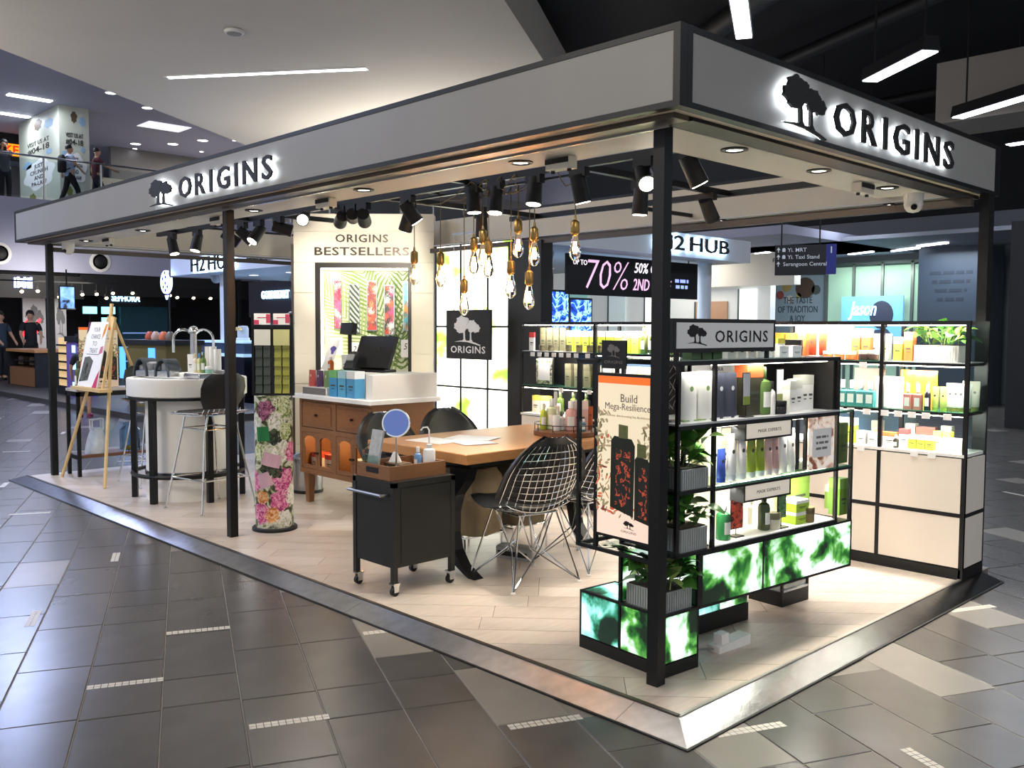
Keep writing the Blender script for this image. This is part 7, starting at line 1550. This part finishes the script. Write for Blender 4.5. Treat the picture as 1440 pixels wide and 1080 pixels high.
NMS = ['leftmost hanging filament bulb before the display wall','second hanging filament bulb from the left','low hanging filament bulb above the hanging sign','high hanging bulb left of the close pair','left bulb of the close high pair','right bulb of the close high pair','low hanging bulb right of the pair','highest right hanging bulb','lowest hanging bulb before the dark column','bright hanging bulb between the high and the low one','rightmost hanging filament bulb']
for i, (x, y, zt, zb) in enumerate([(-2.95,1.12,1.95,1.785),(-2.66,1.10,1.925,1.765),(-2.46,1.12,1.75,1.60),(-2.36,1.11,1.996,1.880),(-2.29,1.12,2.037,1.92),(-2.24,1.12,1.971,1.855),(-2.05,1.12,1.845,1.672),(-1.98,1.11,2.075,1.915),(-1.90,1.12,1.779,1.622),(-1.86,1.12,2.022,1.855),(-1.58,1.15,2.04,1.883)]):
    gz = zt-.09
    s = thing('pendant_bulb', NMS[i], 'pendant bulb', (x,y,gz), 0, 'hanging filament bulbs')
    put('socket', sock, s); put('bulb_glass', gl, s); put('filament', film, s)
    ax, ay = (-2.05 if x < -1.7 else -1.62)+.12*(i%4-1.5), .975
    b = B(); b.tube([(0,0,.105),(0,0,2.262-gz)]+[((ax-x)*q, (ay-y)*q, 2.262-gz-.07*math.sin(PI*q)+.03*q) for q in (.25,.5,.75,1)], .0032, 5); b.build('cord', CORD, s, True)
    light('POINT', (x,y,gz-.07), 2.2, (1,.62,.32), .02, name='filament_lamp')
hk = thing('cord_rail', 'thin black rail carrying the bulb cords', 'rail', (0,0,2.262)); 
b = B(); b.box(-3.0,-1.5,1.11,1.135,.004,.016); b.build('bar', BLK, hk)
for x in (-2.7,-1.8): B().box(x,x+.02,1.018,1.11,.016,.03).build('bracket', BLK, hk)

# ------------------------------------------------------------------ people
def skin_obj(name, pts, edges, m, parent, root=0, sub=2):
    me = bpy.data.meshes.new(name); me.from_pydata([p[0] for p in pts], edges, []); me.materials.append(m)
    o = bpy.data.objects.new(name, me); C.objects.link(o); o.parent = parent
    o.modifiers.new('Skin', 'SKIN')
    for i, p in enumerate(pts):
        r_ = p[1]; d = me.skin_vertices[0].data[i]; d.radius = (r_, r_) if not isinstance(r_, tuple) else r_; d.use_root = (i == root)
    sm = o.modifiers.new('Subdivision', 'SUBSURF'); sm.levels = sub; sm.render_levels = sub
    for p in me.polygons: p.use_smooth = True
    return o
SKINM = mat('skin', (196,150,120), .55, 0, .05, 20); HAIRM = mat('black hair', (22,18,16), .5, 0, .2, 40)
def person(loc, rz, label, top, bottom, shoe, stride=.18, arms=((.10,-.28,.95),(.10,.28,.95)), shorts=False, scale=1., bag=None, phone=False):
    """faces +x; stride = half step along x; arms = hand positions (right, left)"""
    s = thing('person', label, 'person', loc, rz)
    hz, sh = .92, 1.40
    k = [((0,0,hz),.13),((0,0,1.12),.125),((-.01,0,1.30),.14),((-.01,0,1.42),.08),((.0,0,1.49),.052),((.015,0,1.56),.075),((.02,0,1.63),.092),((.012,0,1.70),.075),((.105,0,1.60),.012)]
    e = [(0,1),(1,2),(2,3),(3,4),(4,5),(5,6),(6,7),(6,8)]
    def add(p, r_, parent_i): k.append((p, r_)); e.append((parent_i, len(k)-1)); return len(k)-1
    joints = {}
    for sd, hand in ((-1, arms[0]), (1, arms[1])):
        shp = (-.01, sd*.175, 1.38); i = add(shp, .062, 3)
        hx_, hy_, hz_ = hand; el = ((shp[0]+hx_)/2-.05, (shp[1]+hy_)/2+sd*.04, (shp[2]+hz_)/2-.02); j = add(el, .042, i)
        w = add(hand, .027, j); dv = (Vector(hand)-Vector(el)).normalized(); sdv = Vector((dv.z, 0, -dv.x)); 
        if sdv.length < .1: sdv = Vector((0,1,0))
        pm_ = add(tuple(Vector(hand)+dv*.06), .030, w); joints[sd] = (shp, el, hand)
        for q in range(4): f1 = add(tuple(Vector(hand)+dv*.12+sdv*(.026-.0175*q)), .0095, pm_); add(tuple(Vector(hand)+dv*(.155-.01*abs(q-1))+sdv*(.026-.0175*q)+Vector((.012,0,0))), .008, f1)
        add(tuple(Vector(hand)+dv*.07+sdv*.05+Vector((.02,0,0))), .010, w)
    legs = {}
    for sd, st_ in ((-1, stride), (1, -stride)):
        hip = (0, sd*.09, .86); i = add(hip, .092, 0); kn = (st_*.55+.05, sd*.095, .48); j = add(kn, .062, i); an = (st_, sd*.095, .085); a = add(an, .042, j)
        t_ = add((st_+.06, sd*.10, .045), .040, a); add((st_+.16, sd*.105, .035), .030, t_); legs[sd] = (hip, kn, an)
    skin_obj('body', k, e, SKINM, s)
    sp = [((0,0,.80),.165),((0,0,.90),.165),((0,0,1.12),.155),((-.01,0,1.30),.158),((-.01,0,1.43),.085)]; se = [(0,1),(1,2),(2,3),(3,4)]
    for sd in (-1,1):
        a, el, _ = joints[sd]; sp.append((a,.080)); se.append((4,len(sp)-1)); m_ = tuple(Vector(a).lerp(Vector(el),.85)); sp.append((m_,.062)); se.append((len(sp)-2,len(sp)-1))
    skin_obj('shirt', sp, se, mat('cloth %d %d %d' % top, top, .8, 0, .08, 30, bump=.2, bscale=18), s)
    tp = [((0,0,1.0),.145),((0,0,.84),.145)]; te = [(0,1)]
    for sd in (-1,1):
        hip, kn, an = legs[sd]; tp.append((tuple(Vector(hip)+Vector((0,0,-.05))),.108)); te.append((1,len(tp)-1)); tp.append((kn,.080)); te.append((len(tp)-2,len(tp)-1))
        if not shorts: tp.append((tuple(Vector(an)+Vector((0,0,.02))),.062)); te.append((len(tp)-2,len(tp)-1))
    skin_obj('shorts' if shorts else 'trousers', tp, te, mat('cloth %d %d %d' % bottom, bottom, .8, 0, .08, 30), s)
    for sd in (-1,1):
        an = legs[sd][2]; b = B(); b.bbox(an[0]-.07,an[0]+.19,sd*.10-.045,sd*.10+.045,0,.075,.02); b.build('shoe', mat('shoe %d %d %d' % shoe, shoe, .6), s, True)
    b = B(); rings = []
    for q in range(7): t_ = -.25+q*.30; rings.append([(.0+(.100)*math.cos(t_*.8+.0)*math.cos(a_)-.012, .098*math.cos(t_*.8)*math.sin(a_), 1.655+.115*math.sin(t_*.8)+.025*math.cos(a_)*(q<2)) for a_ in [2*PI*i/18 for i in range(18)]])
    loft(b, rings); b.build('hair', HAIRM, s, True)
    for sd in (-1,1):
        b = B(); b.lathe([(.003,-.008),(.008,0),(.003,.008)], (.105,sd*.033,1.625), 8); b.build('eye', INK, s); b = B(); b.lathe([(.006,-.03),(.016,0),(.006,.03)], (.015,sd*.098,1.60), 8); b.build('ear', SKINM, s, True)
    b = B(); b.box(.098,.108,-.022,.022,1.548,1.556); b.build('mouth', mat('lip', (150,90,80), .5), s)
    s.scale = (scale,)*3
    if bag:
        g = thing('backpack', bag, 'backpack', loc, rz); b = B(); loft(b, [[(-.22+.09*math.copysign(abs(math.cos(t))**.6,math.cos(t))*w_, .15*w_*math.copysign(abs(math.sin(t))**.6,math.sin(t)), z) for t in [2*PI*i/16 for i in range(16)]] for z, w_ in ((.92,.7),(.96,1),(1.2,1),(1.36,.9),(1.42,.55))]); b.build('pack', mat('black nylon', (24,24,27), .6, 0, .1, 20), g, True)
        for sd in (-.09,.09): b = B(); b.tube([(-.15,sd,1.36),(-.02,sd*1.2,1.455),(.12,sd*1.1,1.36),(.13,sd*1.2,1.15),(-.14,sd*1.6,1.0)], .016, 6); b.build('strap', mat('black nylon', (24,24,27), .6), g, True)
    if phone:
        g = thing('mobile_phone', 'dark phone held up by the person at the far left of the gallery', 'phone', loc, rz); b = B(); b.bbox(.34,.352,-.04,.04,1.36,1.50,.004); b.build('case', BLK2, g); B().box(.332,.339,-.035,.035,1.37,1.49).build('screen', mat('phone screen', (150,160,180), .2, 0, 0, em=.4), g)
person((-27.3,5.45,4.98), -.2, 'person in a dark grey top photographing with a raised phone behind the gallery glass', (74,78,86), (28,28,32), (30,30,30), .04, ((.30,-.07,1.34),(.30,.07,1.34)), phone=True)
person((-26.75,7.02,4.98), PI/2+.1, 'person in a light blue shirt walking right along the gallery with a backpack', (168,180,206), (26,26,30), (30,30,30), .24, ((.22,-.26,1.02),(-.10,.25,.95)), bag='black backpack worn by the walker in the light blue shirt')
person((-26.70,7.78,4.98), PI/2-.1, 'person in a maroon shirt walking right along the gallery rail', (84,34,44), (34,36,52), (30,30,30), .20, ((.42,-.22,1.12),(-.05,.26,.95)))
person((-13.56,2.72,0), 2.6, 'child in dark shorts and pink shoes standing behind the easel', (36,38,44), (30,32,38), (150,50,90), .03, shorts=True, scale=.70)
person((-23.6,4.22,.10), .3, 'dark clothed person at the far left shop counter', (46,60,72), (26,26,30), (20,20,20), .03, ((.30,-.2,1.0),(.30,.2,1.0)), scale=.98)
person((-23.4,4.86,.10), -.2, 'person in black beside the red neon in the far left shop', (24,24,28), (22,22,26), (20,20,20), .03, ((.30,-.2,1.0),(.30,.2,1.0)))
person((-14.45,7.0,0), -1.6, 'person in black standing in the watch island behind the mask rack', (26,26,32), (24,24,28), (20,20,20), .03)
